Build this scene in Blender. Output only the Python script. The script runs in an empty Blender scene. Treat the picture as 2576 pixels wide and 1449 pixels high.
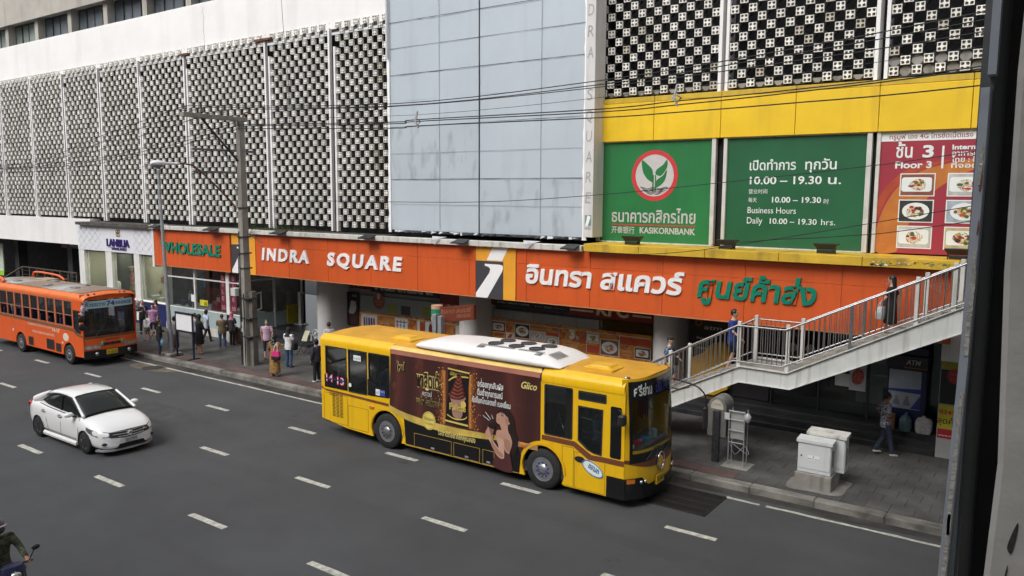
import bpy, bmesh, math, random
from math import sin, cos, pi, radians, sqrt
from mathutils import Vector, Matrix
from mathutils.geometry import tessellate_polygon

random.seed(7)
scene = bpy.context.scene
COL = scene.collection

# ---------------------------------------------------------------- camera
cam_d = bpy.data.cameras.new('camera')
cam = bpy.data.objects.new('camera', cam_d)
COL.objects.link(cam)
YAW, PITCH, ROLL = radians(-35.42), radians(-6.695), radians(0.331)
fw = Vector((sin(YAW) * cos(PITCH), cos(YAW) * cos(PITCH), sin(PITCH)))
rt = Vector((cos(YAW), -sin(YAW), 0))
up = rt.cross(fw)
rt2 = rt * cos(ROLL) + up * sin(ROLL)
up2 = -rt * sin(ROLL) + up * cos(ROLL)
cam.matrix_world = Matrix(((rt2.x, up2.x, -fw.x, 0), (rt2.y, up2.y, -fw.y, 0), (rt2.z, up2.z, -fw.z, 7.1), (0, 0, 0, 1)))
cam_d.sensor_width = 36
cam_d.lens = 2000 / 2576 * 36
cam_d.clip_start = 0.05
cam_d.clip_end = 2000
scene.camera = cam

# ---------------------------------------------------------------- world, sun, exposure
SUN_EL, SUN_AZ = radians(47), radians(188)      # azimuth clockwise from +Y
w = bpy.data.worlds.new('World')
scene.world = w
w.use_nodes = True
nt = w.node_tree
nt.nodes.clear()
sky = nt.nodes.new('ShaderNodeTexSky')
sky.sky_type = 'NISHITA'
sky.sun_disc = False
sky.sun_elevation = SUN_EL
sky.sun_rotation = SUN_AZ
sky.air_density = 1.0
sky.dust_density = 4.0
sky.ozone_density = 1.0
hsv = nt.nodes.new('ShaderNodeHueSaturation')   # an overcast sky is nearly grey
hsv.inputs['Saturation'].default_value = 0.18
bg = nt.nodes.new('ShaderNodeBackground')
bg.inputs['Strength'].default_value = 0.13
out = nt.nodes.new('ShaderNodeOutputWorld')
nt.links.new(sky.outputs[0], hsv.inputs['Color'])
nt.links.new(hsv.outputs[0], bg.inputs['Color'])
nt.links.new(bg.outputs[0], out.inputs['Surface'])
sun_d = bpy.data.lights.new('sun', 'SUN')
sun_d.energy = 0.8
sun_d.angle = radians(32)
sun_d.color = (1.0, 0.975, 0.94)
sun = bpy.data.objects.new('sun', sun_d)
COL.objects.link(sun)
sd = Vector((sin(SUN_AZ) * cos(SUN_EL), cos(SUN_AZ) * cos(SUN_EL), sin(SUN_EL)))
sun.rotation_euler = sd.to_track_quat('Z', 'Y').to_euler()
scene.view_settings.view_transform = 'Standard'
scene.view_settings.look = 'None'
scene.view_settings.gamma = 1
scene.view_settings.exposure = 0.68
scene.view_settings.use_curve_mapping = False

# ---------------------------------------------------------------- materials
MATS = {}

def M(key, rgb=None, rough=0.6, var=0.12, scale=2.5, bump=0.0, bscale=None, streak=0.0, scol=(0.05, 0.045, 0.04),
      metal=0.0, spec=0.5, coat=0.0, detail=6, var2=0.0, trans=0.0, alpha=1.0, emis=None, sscale=(6, 6, 0.35), world=False):
    """a procedural material: two scales of tone variation, optional run-down streaks of grime, grain bump"""
    if key in MATS:
        return MATS[key]
    m = bpy.data.materials.new(key)
    m.use_nodes = True
    t = m.node_tree
    b = t.nodes['Principled BSDF']
    L = t.links.new
    tc = t.nodes.new('ShaderNodeTexCoord')
    CO = tc.outputs['Object']
    if world:                        # one continuous pattern over many small pieces
        CO = t.nodes.new('ShaderNodeNewGeometry').outputs['Position']
    n = t.nodes.new('ShaderNodeTexNoise')
    n.inputs['Scale'].default_value = scale
    n.inputs['Detail'].default_value = detail
    n.inputs['Roughness'].default_value = 0.6
    L(CO, n.inputs['Vector'])
    r = t.nodes.new('ShaderNodeValToRGB')
    lo = [max(0, c * (1 - var * 1.6)) for c in rgb]
    hi = [min(1, c * (1 + var)) for c in rgb]
    r.color_ramp.elements[0].position = 0.3
    r.color_ramp.elements[0].color = (*lo, 1)
    r.color_ramp.elements[1].position = 0.7
    r.color_ramp.elements[1].color = (*hi, 1)
    L(n.outputs[0], r.inputs[0])
    col = r.outputs[0]
    if streak > 0:
        mp = t.nodes.new('ShaderNodeMapping')
        mp.inputs['Scale'].default_value = sscale
        L(CO, mp.inputs['Vector'])
        n2 = t.nodes.new('ShaderNodeTexNoise')
        n2.inputs['Scale'].default_value = 1.0
        n2.inputs['Detail'].default_value = 5
        L(mp.outputs[0], n2.inputs['Vector'])
        r2 = t.nodes.new('ShaderNodeValToRGB')
        r2.color_ramp.elements[0].position = 0.52
        r2.color_ramp.elements[0].color = (0, 0, 0, 1)
        r2.color_ramp.elements[1].position = 0.75
        r2.color_ramp.elements[1].color = (streak,) * 3 + (1,)
        L(n2.outputs[0], r2.inputs[0])
        mx = t.nodes.new('ShaderNodeMixRGB')
        mx.inputs[2].default_value = (*scol, 1)
        L(r2.outputs[0], mx.inputs[0])
        L(col, mx.inputs[1])
        col = mx.outputs[0]
    L(col, b.inputs['Base Color'])
    b.inputs['Roughness'].default_value = rough
    b.inputs['Metallic'].default_value = metal
    b.inputs['Specular IOR Level'].default_value = spec
    b.inputs['Coat Weight'].default_value = coat
    b.inputs['Transmission Weight'].default_value = trans
    b.inputs['Alpha'].default_value = alpha
    if emis:
        b.inputs['Emission Color'].default_value = (*emis[:3], 1)
        b.inputs['Emission Strength'].default_value = emis[3]
    if bump > 0:
        n3 = t.nodes.new('ShaderNodeTexNoise')
        n3.inputs['Scale'].default_value = bscale or scale * 8
        n3.inputs['Detail'].default_value = 4
        L(CO, n3.inputs['Vector'])
        bp = t.nodes.new('ShaderNodeBump')
        bp.inputs['Strength'].default_value = bump
        bp.inputs['Distance'].default_value = 0.02
        L(n3.outputs[0], bp.inputs['Height'])
        L(bp.outputs[0], b.inputs['Normal'])
    MATS[key] = m
    return m

def M_spots(key, cols, scale=12, rough=0.8, stretch=(1, 1, 1), kind='noise', coat=0.0):
    """cloth or print in hard-edged patches of several colours (camouflage, batik, floral, food photographs)"""
    if key in MATS:
        return MATS[key]
    m = bpy.data.materials.new(key)
    m.use_nodes = True
    t = m.node_tree
    b = t.nodes['Principled BSDF']
    L = t.links.new
    tc = t.nodes.new('ShaderNodeTexCoord')
    mp = t.nodes.new('ShaderNodeMapping')
    mp.inputs['Scale'].default_value = stretch
    L(tc.outputs['Object'], mp.inputs['Vector'])
    if kind == 'noise':
        n = t.nodes.new('ShaderNodeTexNoise')
        n.inputs['Scale'].default_value = scale
        n.inputs['Detail'].default_value = 3
        o = n.outputs[0]
    elif kind == 'wave':
        n = t.nodes.new('ShaderNodeTexWave')
        n.inputs['Scale'].default_value = scale
        n.inputs['Distortion'].default_value = 9
        n.inputs['Detail'].default_value = 2
        n.inputs['Detail Scale'].default_value = 0.7
        o = n.outputs['Fac']
    else:
        n = t.nodes.new('ShaderNodeTexVoronoi')
        n.inputs['Scale'].default_value = scale
        sp = t.nodes.new('ShaderNodeSeparateColor')
        L(n.outputs['Color'], sp.inputs[0])
        o = sp.outputs[0]
    L(mp.outputs[0], n.inputs['Vector'])
    r = t.nodes.new('ShaderNodeValToRGB')
    r.color_ramp.interpolation = 'LINEAR' if kind == 'wave' else 'CONSTANT'
    k = len(cols)
    lo_, hi_ = (0.36, 0.64) if kind == 'noise' else (0.0, 1.0)
    while len(r.color_ramp.elements) < k:
        r.color_ramp.elements.new(0.5)
    for i, c in enumerate(cols):
        r.color_ramp.elements[i].position = lo_ + (hi_ - lo_) * i / k if i else 0
        r.color_ramp.elements[i].color = (*c, 1)
    L(o, r.inputs[0])
    L(r.outputs[0], b.inputs['Base Color'])
    b.inputs['Roughness'].default_value = rough
    b.inputs['Coat Weight'].default_value = coat
    MATS[key] = m
    return m

def glass(key, tint=(0.8, 0.85, 0.83), alpha=0.25, rough=0.03):
    """window glass: a thin tinted pane that reflects and lets part of what lies behind show"""
    if key in MATS:
        return MATS[key]
    m = bpy.data.materials.new(key)
    m.use_nodes = True
    t = m.node_tree
    t.nodes.clear()
    L = t.links.new
    o = t.nodes.new('ShaderNodeOutputMaterial')
    g = t.nodes.new('ShaderNodeBsdfGlossy')
    g.inputs['Roughness'].default_value = rough
    g.inputs['Color'].default_value = (0.9, 0.93, 0.95, 1)
    tr = t.nodes.new('ShaderNodeBsdfTransparent')
    tr.inputs['Color'].default_value = (*tint, 1)
    df = t.nodes.new('ShaderNodeBsdfDiffuse')
    nz = t.nodes.new('ShaderNodeTexNoise')
    nz.inputs['Scale'].default_value = 1.7
    rp = t.nodes.new('ShaderNodeValToRGB')
    rp.color_ramp.elements[0].color = (0.02, 0.022, 0.024, 1)
    rp.color_ramp.elements[1].color = (0.06, 0.062, 0.065, 1)
    L(nz.outputs[0], rp.inputs[0])
    L(rp.outputs[0], df.inputs[0])
    m1 = t.nodes.new('ShaderNodeMixShader')
    m1.inputs[0].default_value = alpha
    L(tr.outputs[0], m1.inputs[1])
    L(df.outputs[0], m1.inputs[2])
    fr = t.nodes.new('ShaderNodeFresnel')
    ge = t.nodes.new('ShaderNodeNewGeometry')
    mt = t.nodes.new('ShaderNodeMath')
    mt.operation = 'MULTIPLY_ADD'
    mt.inputs[1].default_value = -0.8333
    mt.inputs[2].default_value = 1.5
    L(ge.outputs['Backfacing'], mt.inputs[0])
    L(mt.outputs[0], fr.inputs[0])
    m2 = t.nodes.new('ShaderNodeMixShader')
    L(fr.outputs[0], m2.inputs[0])
    L(m1.outputs[0], m2.inputs[1])
    L(g.outputs[0], m2.inputs[2])
    L(m2.outputs[0], o.inputs[0])
    MATS[key] = m
    return m

# ---------------------------------------------------------------- mesh helpers
def catmull(pts, n=6, closed=True):
    out_ = []
    k = len(pts)
    rng = range(k) if closed else range(k - 1)
    for i in rng:
        p0 = pts[(i - 1) % k] if closed or i > 0 else pts[0]
        p1, p2 = pts[i], pts[(i + 1) % k]
        p3 = pts[(i + 2) % k] if closed or i + 2 < k else pts[-1]
        for j in range(n):
            t_ = j / n
            out_.append(tuple(0.5 * (2 * b_ + (c_ - a_) * t_ + (2 * a_ - 5 * b_ + 4 * c_ - d_) * t_ ** 2 + (3 * b_ - a_ - 3 * c_ + d_) * t_ ** 3)
                              for a_, b_, c_, d_ in zip(p0, p1, p2, p3)))
    if not closed:
        out_.append(tuple(pts[-1]))
    return out_

class MB:
    def __init__(s):
        s.v, s.f, s.m, s.sm = [], [], [], []

    def add(s, vs, fs, mi=0, smooth=False):
        k = len(s.v)
        s.v += [tuple(p) for p in vs]
        for f in fs:
            s.f.append(tuple(i + k for i in f))
            s.m.append(mi)
            s.sm.append(smooth)
        return s

    def box(s, x0, x1, y0, y1, z0, z1, mi=0):
        return s.add([(x0, y0, z0), (x1, y0, z0), (x1, y1, z0), (x0, y1, z0), (x0, y0, z1), (x1, y0, z1), (x1, y1, z1), (x0, y1, z1)],
                     [(0, 3, 2, 1), (4, 5, 6, 7), (0, 1, 5, 4), (1, 2, 6, 5), (2, 3, 7, 6), (3, 0, 4, 7)], mi)

    def bbox(s, x0, x1, y0, y1, z0, z1, r=0.02, mi=0):
        """box with chamfered edges"""
        vs, idx = [], {}
        X, Y, Z = (x0, x1), (y0, y1), (z0, z1)
        for i in (0, 1):
            for j in (0, 1):
                for k in (0, 1):
                    sx, sy, sz = (1 - 2 * i), (1 - 2 * j), (1 - 2 * k)
                    for a in range(3):
                        d = [r * sx, r * sy, r * sz]
                        d[a] = 0
                        idx[(i, j, k, a)] = len(vs)
                        vs.append((X[i] + d[0], Y[j] + d[1], Z[k] + d[2]))
        fs = []
        for i in (0, 1):
            q = [idx[(i, 0, 0, 0)], idx[(i, 1, 0, 0)], idx[(i, 1, 1, 0)], idx[(i, 0, 1, 0)]]
            fs.append(q if i else q[::-1])
            q = [idx[(0, i, 0, 1)], idx[(0, i, 1, 1)], idx[(1, i, 1, 1)], idx[(1, i, 0, 1)]]
            fs.append(q if i else q[::-1])
            q = [idx[(0, 0, i, 2)], idx[(1, 0, i, 2)], idx[(1, 1, i, 2)], idx[(0, 1, i, 2)]]
            fs.append(q if i else q[::-1])
        for i in (0, 1):
            for j in (0, 1):
                fs.append([idx[(i, j, 0, 0)], idx[(i, j, 1, 0)], idx[(i, j, 1, 1)], idx[(i, j, 0, 1)]])
                fs.append([idx[(i, 0, j, 0)], idx[(i, 1, j, 0)], idx[(i, 1, j, 2)], idx[(i, 0, j, 2)]])
                fs.append([idx[(0, i, j, 1)], idx[(1, i, j, 1)], idx[(1, i, j, 2)], idx[(0, i, j, 2)]])
                for k in (0, 1):
                    fs.append([idx[(i, j, k, 0)], idx[(i, j, k, 1)], idx[(i, j, k, 2)]])
        return s.add(vs, fs, mi)

    def cyl(s, p0, p1, r0, r1=None, n=12, mi=0, caps=True, smooth=True):
        r1 = r0 if r1 is None else r1
        p0, p1 = Vector(p0), Vector(p1)
        d = (p1 - p0)
        q = d.to_track_quat('Z', 'Y')
        vs = []
        for p, r in ((p0, r0), (p1, r1)):
            for i in range(n):
                a = 2 * pi * i / n
                vs.append(p + q @ Vector((r * cos(a), r * sin(a), 0)))
        s.add(vs, [(i, (i + 1) % n, n + (i + 1) % n, n + i) for i in range(n)], mi, smooth)
        if caps:
            s.add(vs[:n], [tuple(range(n))[::-1]], mi)
            s.add(vs[n:], [tuple(range(n))], mi)
        return s

    def tube(s, pts, r, n=8, mi=0):
        pts = [Vector(p) for p in pts]
        rs = r if isinstance(r, (list, tuple)) else [r] * len(pts)
        vs = []
        for i, p in enumerate(pts):
            d = (pts[min(i + 1, len(pts) - 1)] - pts[max(i - 1, 0)]).normalized()
            up_ = Vector((0, 0, 1)) if abs(d.z) < 0.95 else Vector((0, 1, 0))
            a = d.cross(up_).normalized()
            b = d.cross(a).normalized()
            for k in range(n):
                t_ = 2 * pi * k / n
                vs.append(p + a * (rs[i] * cos(t_)) + b * (rs[i] * sin(t_)))
        fs = []
        for i in range(len(pts) - 1):
            for k in range(n):
                fs.append((i * n + k, i * n + (k + 1) % n, (i + 1) * n + (k + 1) % n, (i + 1) * n + k))
        s.add(vs, fs, mi, True)
        s.add(vs[:n], [tuple(range(n))], mi)
        s.add(vs[-n:], [tuple(range(n))[::-1]], mi)
        return s

    def loft(s, rings, mi=0, caps=True, smooth=True, closed=True):
        n = len(rings[0])
        vs = [p for r in rings for p in r]
        fs = []
        for i in range(len(rings) - 1):
            for k in range(n if closed else n - 1):
                fs.append((i * n + k, i * n + (k + 1) % n, (i + 1) * n + (k + 1) % n, (i + 1) * n + k))
        s.add(vs, fs, mi, smooth)
        if caps:
            s.add(rings[0], [tuple(range(n))[::-1]], mi)
            s.add(rings[-1], [tuple(range(n))], mi)
        return s

    def ell(s, c, rx, ry, rz, n=12, m=8, mi=0, rot=None):
        rings = []
        c = Vector(c)
        vs = []
        for i in range(m + 1):
            ph = pi * i / m - pi / 2
            rr = max(cos(ph), 0.02)
            ring = []
            for k in range(n):
                t_ = 2 * pi * k / n
                p = Vector((rx * rr * cos(t_), ry * rr * sin(t_), rz * sin(ph)))
                if rot:
                    p = rot @ p
                ring.append(c + p)
            rings.append(ring)
        return s.loft(rings, mi)

    def plate(s, loops, f, d, mi=0, mi_side=None):
        """flat plate with holes: loops of (a, b); f(a, b, t) places a point, t = 0 front, d thickness behind"""
        tri = tessellate_polygon([[Vector((a, b, 0)) for a, b in lp] for lp in loops])
        flat = [p for lp in loops for p in lp]
        n = len(flat)
        vs = [f(a, b, 0) for a, b in flat]
        # orientation: front must face -t direction
        fr = []
        nrm = (Vector(f(flat[0][0], flat[0][1], 0)) - Vector(f(flat[0][0], flat[0][1], 1))).normalized()
        for t_ in tri:
            a, b, c = [Vector(vs[i]) for i in t_]
            nn = (b - a).cross(c - a)
            if nn.length < 1e-12:
                continue
            fr.append(tuple(t_) if nn.dot(nrm) > 0 else tuple(t_)[::-1])
        s.add(vs, fr, mi)
        if d > 0:
            vb = [f(a, b, d) for a, b in flat]
            s.add(vb, [t_[::-1] for t_ in fr], mi)
            k = 0
            for lp in loops:
                m_ = len(lp)
                vv = vs[k:k + m_] + vb[k:k + m_]
                s.add(vv, [(i, (i + 1) % m_, m_ + (i + 1) % m_, m_ + i) for i in range(m_)], mi if mi_side is None else mi_side)
                k += m_
        return s

    def mesh(s, name, mats, off=(0, 0, 0)):
        me = bpy.data.meshes.new(name)
        ox, oy, oz = off
        me.from_pydata([(x - ox, y - oy, z - oz) for x, y, z in s.v], [], s.f)
        me.polygons.foreach_set('material_index', s.m)
        me.polygons.foreach_set('use_smooth', s.sm)
        for m_ in (mats if isinstance(mats, (list, tuple)) else [mats]):
            me.materials.append(m_)
        me.update()
        return me

def base_of(o):
    while o.parent:
        o = o.parent
    return tuple(o.location)

def ob(name, mb, mats, parent=None, kind=None, label=None, cat=None, group=None, base=None, local=False, fix=False):
    """link the collected shapes as ONE mesh object; world coordinates are re-based on the thing's base"""
    if parent is not None:
        off = (0, 0, 0) if local else base_of(parent)
    else:
        off = base or (0, 0, 0)
    me = mb.mesh(name, mats, off)
    if fix:
        bm = bmesh.new()
        bm.from_mesh(me)
        bmesh.ops.recalc_face_normals(bm, faces=bm.faces)
        bm.to_mesh(me)
        bm.free()
    o = bpy.data.objects.new(name, me)
    COL.objects.link(o)
    if parent is not None:
        o.parent = parent
    else:
        o.location = off
    tag(o, label, cat, group, kind)
    return o

def tag(o, label=None, cat=None, group=None, kind=None):
    if label: o['label'] = label
    if cat: o['category'] = cat
    if group: o['group'] = group
    if kind: o['kind'] = kind
    return o

def thing(name, loc, label, cat, group=None, rz=0.0):
    o = bpy.data.objects.new(name, None)
    o.empty_display_size = 0.2
    COL.objects.link(o)
    o.location = loc
    o.rotation_euler = (0, 0, rz)
    return tag(o, label, cat, group)

def inst(me, name, loc, parent=None, rot=None, scale=None):
    o = bpy.data.objects.new(name, me)
    COL.objects.link(o)
    if parent is not None:
        o.parent = parent
        b = base_of(parent)
        loc = (loc[0] - b[0], loc[1] - b[1], loc[2] - b[2])
    o.location = loc
    if rot: o.rotation_euler = rot
    if scale: o.scale = scale
    return o

_tcache = {}
def text_mesh(body, bold=0.0, shear=0.0, extrude=0.0, bevel=0.0, spacing=1.0):
    """lettering as triangles (x right, y up); every facet gets its own vertices and a hair's offset so that
    overlapping strokes of a glyph never lie in one plane"""
    key = (body, bold, shear, extrude, bevel, spacing)
    if key in _tcache:
        return _tcache[key]
    c = bpy.data.curves.new('lettering', 'FONT')
    c.body = body
    c.size = 1
    c.offset = bold
    c.shear = shear
    c.extrude = extrude
    c.bevel_depth = bevel
    c.bevel_resolution = 0
    c.resolution_u = 3
    c.space_character = spacing
    o = bpy.data.objects.new('lettering', c)
    COL.objects.link(o)
    dg = bpy.context.evaluated_depsgraph_get()
    me = bpy.data.meshes.new_from_object(o.evaluated_get(dg))
    vs, fs = [], []
    for i, p in enumerate(me.polygons):
        if extrude == 0 and p.normal.z < 0.5 and False:
            continue
        j = (i * 7 % 11) * 0.0007
        cap = abs(p.normal.z) > 0.9
        k = len(vs)
        for vi in p.vertices:
            co = me.vertices[vi].co
            vs.append((co.x, co.y, co.z, (i * 7 % 11) * 0.0003 if cap else 0))
        fs.append(tuple(range(k, k + len(p.vertices))))
    bpy.data.objects.remove(o)
    bpy.data.meshes.remove(me)
    bpy.data.curves.remove(c)
    _tcache[key] = (vs, fs)
    return vs, fs

def text(mb, body, f, x0, x1, z0, h, bold=0.0, shear=0.0, depth=0.0, mi=0, k=0.7, spacing=1.0):
    """add lettering to mb: left edge x0, right edge x1 (None keeps proportions), baseline z0, letter height h; f(a, b, t) places it"""
    vs, fs = text_mesh(body, bold, shear, 1.0 if depth else 0.0, 0.0, spacing)
    if not vs:
        return
    xa, xb = min(v[0] for v in vs), max(v[0] for v in vs)
    sz = h / k
    sx = sz if x1 is None else (x1 - x0) / (xb - xa)
    pts = []
    for x, y, z, j in vs:
        t_ = -((z + 1) * 0.5 * depth) - j if depth else -j * 0.7
        pts.append(f(x0 + (x - xa) * sx, z0 + y * sz, t_))
    mb.add(pts, fs, mi)

def FY(y, d=0.004):
    """placer on a wall that faces -Y at depth y"""
    return lambda a, b, t: (a, y - d + t, b)

def FX(x, d=0.004):
    """placer on a face that faces +X; a runs along +Y"""
    return lambda a, b, t: (x + d - t, a, b)

def FZ(z):
    return lambda a, b, t: (a, b, z - t)

def rect(a0, a1, b0, b1):
    return [(a0, b0), (a1, b0), (a1, b1), (a0, b1)]

def circ(a, b, r, n=20, ry=None):
    return [(a + r * cos(2 * pi * i / n), b + (ry or r) * sin(2 * pi * i / n)) for i in range(n)]

def rrect(a0, a1, b0, b1, r, n=4):
    o = []
    for cx, cy, s0 in ((a1 - r, b1 - r, 0), (a0 + r, b1 - r, 90), (a0 + r, b0 + r, 180), (a1 - r, b0 + r, 270)):
        for i in range(n + 1):
            t_ = radians(s0 + 90 * i / n)
            o.append((cx + r * cos(t_), cy + r * sin(t_)))
    return o
# ================================================================= palette
asphalt = M('asphalt', (0.063, 0.065, 0.069), 0.9, 0.16, 0.35, bump=0.5, bscale=90, detail=12, streak=.45, scol=(.045, .045, .047), sscale=(.05, 1.1, 1))
paint = M('road_paint', (0.50, 0.49, 0.43), 0.8, 0.30, 7, bump=0.2)
paving = M('paving', (0.084, 0.082, 0.078), 0.85, 0.34, 0.9, bump=0.3, bscale=30, detail=9, streak=.5, scol=(.045, .044, .042), sscale=(.9, 1.3, 1), world=True)
paving_joint = M('paving_joint', (0.066, 0.064, 0.061), 0.95, 0.2, 5)
red_paving = M('red_paving', (0.105, 0.066, 0.060), 0.85, 0.35, 1.2, bump=0.2, streak=.6, scol=(.06, .055, .05), sscale=(.9, 1.3, 1), world=True)
kerbstone = M('kerbstone', (0.21, 0.20, 0.178), 0.9, 0.35, 1.6, bump=0.5, bscale=20, streak=0.85, scol=(0.05, 0.048, 0.042), sscale=(1.4, 3, 3), world=True)
concrete = M('concrete', (0.27, 0.255, 0.23), 0.9, 0.22, 1.5, bump=0.35, streak=0.6, scol=(0.09, 0.085, 0.075))
white_wall = M('white_wall', (0.80, 0.79, 0.78), 0.75, 0.035, 0.6, streak=0.22, scol=(0.42, 0.41, 0.39), sscale=(1.2, 1.2, 0.12))
white_paint = M('white_paint', (0.72, 0.72, 0.70), 0.6, 0.06, 2, streak=0.35, scol=(0.3, 0.28, 0.25))
grimy_white = M('grimy_white', (0.58, 0.57, 0.53), 0.7, 0.12, 2, streak=0.7, scol=(0.16, 0.14, 0.11))
block_mat = M('block_white', (0.82, 0.81, 0.76), 0.8, 0.16, 0.9, world=True, streak=0.25, scol=(0.3, 0.27, 0.22))
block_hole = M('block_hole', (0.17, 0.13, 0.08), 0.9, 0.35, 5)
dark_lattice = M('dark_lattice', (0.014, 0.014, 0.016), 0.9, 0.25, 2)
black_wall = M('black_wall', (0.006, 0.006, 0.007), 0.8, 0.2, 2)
beige = M('beige_spandrel', (0.40, 0.375, 0.335), 0.8, 0.1, 0.7, streak=0.6, scol=(0.2, 0.18, 0.15), sscale=(1.5, 1.5, 0.2))
orange = M('orange_panel', (0.62, 0.100, 0.020), 0.42, 0.05, 0.8, streak=0.45, scol=(0.36, 0.07, 0.025), sscale=(3.5, 2.5, 0.3))
orange_edge = M('orange_trim', (0.55, 0.2, 0.08), 0.5, 0.1)
amber = M('amber_panel', (0.80, 0.36, 0.035), 0.42, 0.05, 1)
charcoal = M('charcoal_panel', (0.05, 0.05, 0.058), 0.5, 0.1, 1)
yellow_panel = M('yellow_panel', (0.80, 0.52, 0.018), 0.4, 0.07, 0.7, streak=0.45, scol=(0.5, 0.3, 0.03), sscale=(2.2, 2.2, 0.2))
ledge_yellow = M('ledge_yellow', (0.62, 0.40, 0.03), 0.55, 0.16, 1.2, streak=0.8, scol=(0.2, 0.13, 0.03), sscale=(2, 2, 0.7))
letter_white = M('letter_white', (0.86, 0.86, 0.86), 0.4, 0.02)
letter_green = M('letter_green', (0.0, 0.21, 0.13), 0.4, 0.05)
letter_side = M('letter_side', (0.4, 0.42, 0.45), 0.5, 0.05)
print_white = M('print_white', (0.74, 0.78, 0.76), 0.5, 0.03)
k_green = M('board_green', (0.025, 0.175, 0.055), 0.35, 0.1, 0.5, streak=0.25, scol=(0.06, 0.2, 0.09), sscale=(4, 4, 0.1))
k_green2 = M('board_green_dark', (0.022, 0.115, 0.05), 0.35, 0.12, 0.5)
k_red = M('print_red', (0.55, 0.035, 0.04), 0.5, 0.05)
print_grey = M('print_grey', (0.52, 0.5, 0.49), 0.5, 0.05)
black_metal = M('black_metal', (0.018, 0.018, 0.02), 0.45, 0.2, 5)
dark_metal = M('dark_metal', (0.07, 0.075, 0.085), 0.5, 0.2, 5, metal=0.4)
steel = M('brushed_steel', (0.62, 0.62, 0.63), 0.26, 0.1, 8, metal=0.95)
galv = M('galvanised', (0.36, 0.38, 0.40), 0.5, 0.15, 4, metal=0.5, streak=0.3, scol=(0.2, 0.19, 0.18))
rust = M('rust', (0.16, 0.06, 0.035), 0.85, 0.4, 7, bump=0.3)
rubber = M('rubber', (0.018, 0.018, 0.019), 0.85, 0.25, 6)
alu = M('alloy', (0.42, 0.43, 0.44), 0.38, 0.15, 6, metal=0.8)
grey_panel = M('grey_panel', (0.30, 0.31, 0.30), 0.6, 0.1, 1.2, streak=0.4, scol=(0.15, 0.15, 0.14))
pale_panel = M('pale_panel', (0.36, 0.44, 0.44), 0.35, 0.08, 1.0, streak=0.25, scol=(0.24, 0.28, 0.27))
plaster = M('pillar_plaster', (0.58, 0.56, 0.55), 0.7, 0.06, 1, streak=0.25, scol=(0.35, 0.33, 0.31))
shop_glass = glass('shop_glass', (0.72, 0.76, 0.75), 0.12)
dark_tile = M('dark_tile', (0.03, 0.032, 0.035), 0.3, 0.3, 1.5, streak=0.2)
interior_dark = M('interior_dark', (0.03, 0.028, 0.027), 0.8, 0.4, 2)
cream_int = M('cream_interior', (0.44, 0.44, 0.35), 0.7, 0.1, 1)
navy = M('navy_panel', (0.014, 0.02, 0.10), 0.3, 0.1, 1)

# ================================================================= ground, road, pavement
KX0, KX1 = -140, 40
g = MB().add([(-900, -900, -0.03), (900, -900, -0.03), (900, 900, -0.03), (-900, 900, -0.03)], [(0, 1, 2, 3)])
ob('ground', g, asphalt, kind='structure')
g = MB().add([(KX0, -12, 0), (KX1, -12, 0), (KX1, 18.35, 0), (KX0, 18.35, 0)], [(0, 1, 2, 3)])
road = ob('road', g, asphalt, kind='structure')
# worn tar, patches and damp by the kerb: real surface stains
gut = M('gutter_grime', (0.045, 0.042, 0.038), 0.9, 0.45, 1.3, bump=0.6, bscale=25)
g = MB()
pts = [(KX0, 17.98)]
x = -60.0
while x < 4:
    pts.append((x, 17.93 + random.uniform(-0.07, 0.10)))
    x += random.uniform(0.3, 0.9)
pts += [(KX1, 17.95), (KX1, 18.32), (KX0, 18.32)]
g.plate([pts], FZ(0.004), 0)
ob('gutter', g, gut, parent=road)
tar = M('tar_patch', (0.04, 0.04, 0.04), 0.8, 0.25, 3)
tan_patch = M('worn_patch', (0.135, 0.115, 0.085), 0.9, 0.3, 2, bump=0.3)
crk = MB()
for x, y, n in ((-24, 13.9, 30), (-9, 14.2, 22), (-17, 11.2, 26), (-11, 9.2, 20), (-33, 16.2, 20), (-20.5, 8.2, 18)):
    a = [(x, y)]
    for _ in range(n):
        a.append((a[-1][0] + random.uniform(.05, .22), a[-1][1] + random.uniform(-.07, .07)))
    crk.plate([a + [(p[0], p[1] + random.uniform(.006, .016)) for p in a[::-1]]], FZ(0.003), 0)
for i in range(70):
    x, y = random.uniform(-45, -3), random.uniform(6, 17.6)
    r_ = random.uniform(.015, .05) * (3 if i % 14 == 0 else 1)
    crk.plate([catmull([(x + r_ * random.uniform(.6, 1.6) * 1.6 * cos(k), y + r_ * random.uniform(.5, 1.2) * sin(k)) for k in (0, 1.2, 2.5, 3.8, 5.1)], 3)], FZ(0.003 + i * .00002), 0)
ob('cracks_and_stains', crk, tar, parent=road, kind='stuff')
for pts in ([(-25.5, 13.2), (-22.4, 13.15), (-22.3, 14.5), (-25.4, 14.6)], [(-20.2, 15.7), (-18.2, 15.75), (-18.3, 17.4), (-20.3, 17.3)]):
    ob('asphalt_patch', MB().plate([pts], FZ(0.0035), 0), M('asphalt_new', (.058, .058, .060), .9, .15, 2, bump=.5, bscale=70), parent=road)
dd = MB()
dd.plate([catmull([(-31.6, 17.15), (-30.4, 17.0), (-29.3, 17.25), (-29.0, 17.7), (-29.7, 17.88), (-31.4, 17.85)], 5)], FZ(0.005), 0)
ob('patch', dd, tan_patch, parent=road)

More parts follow.
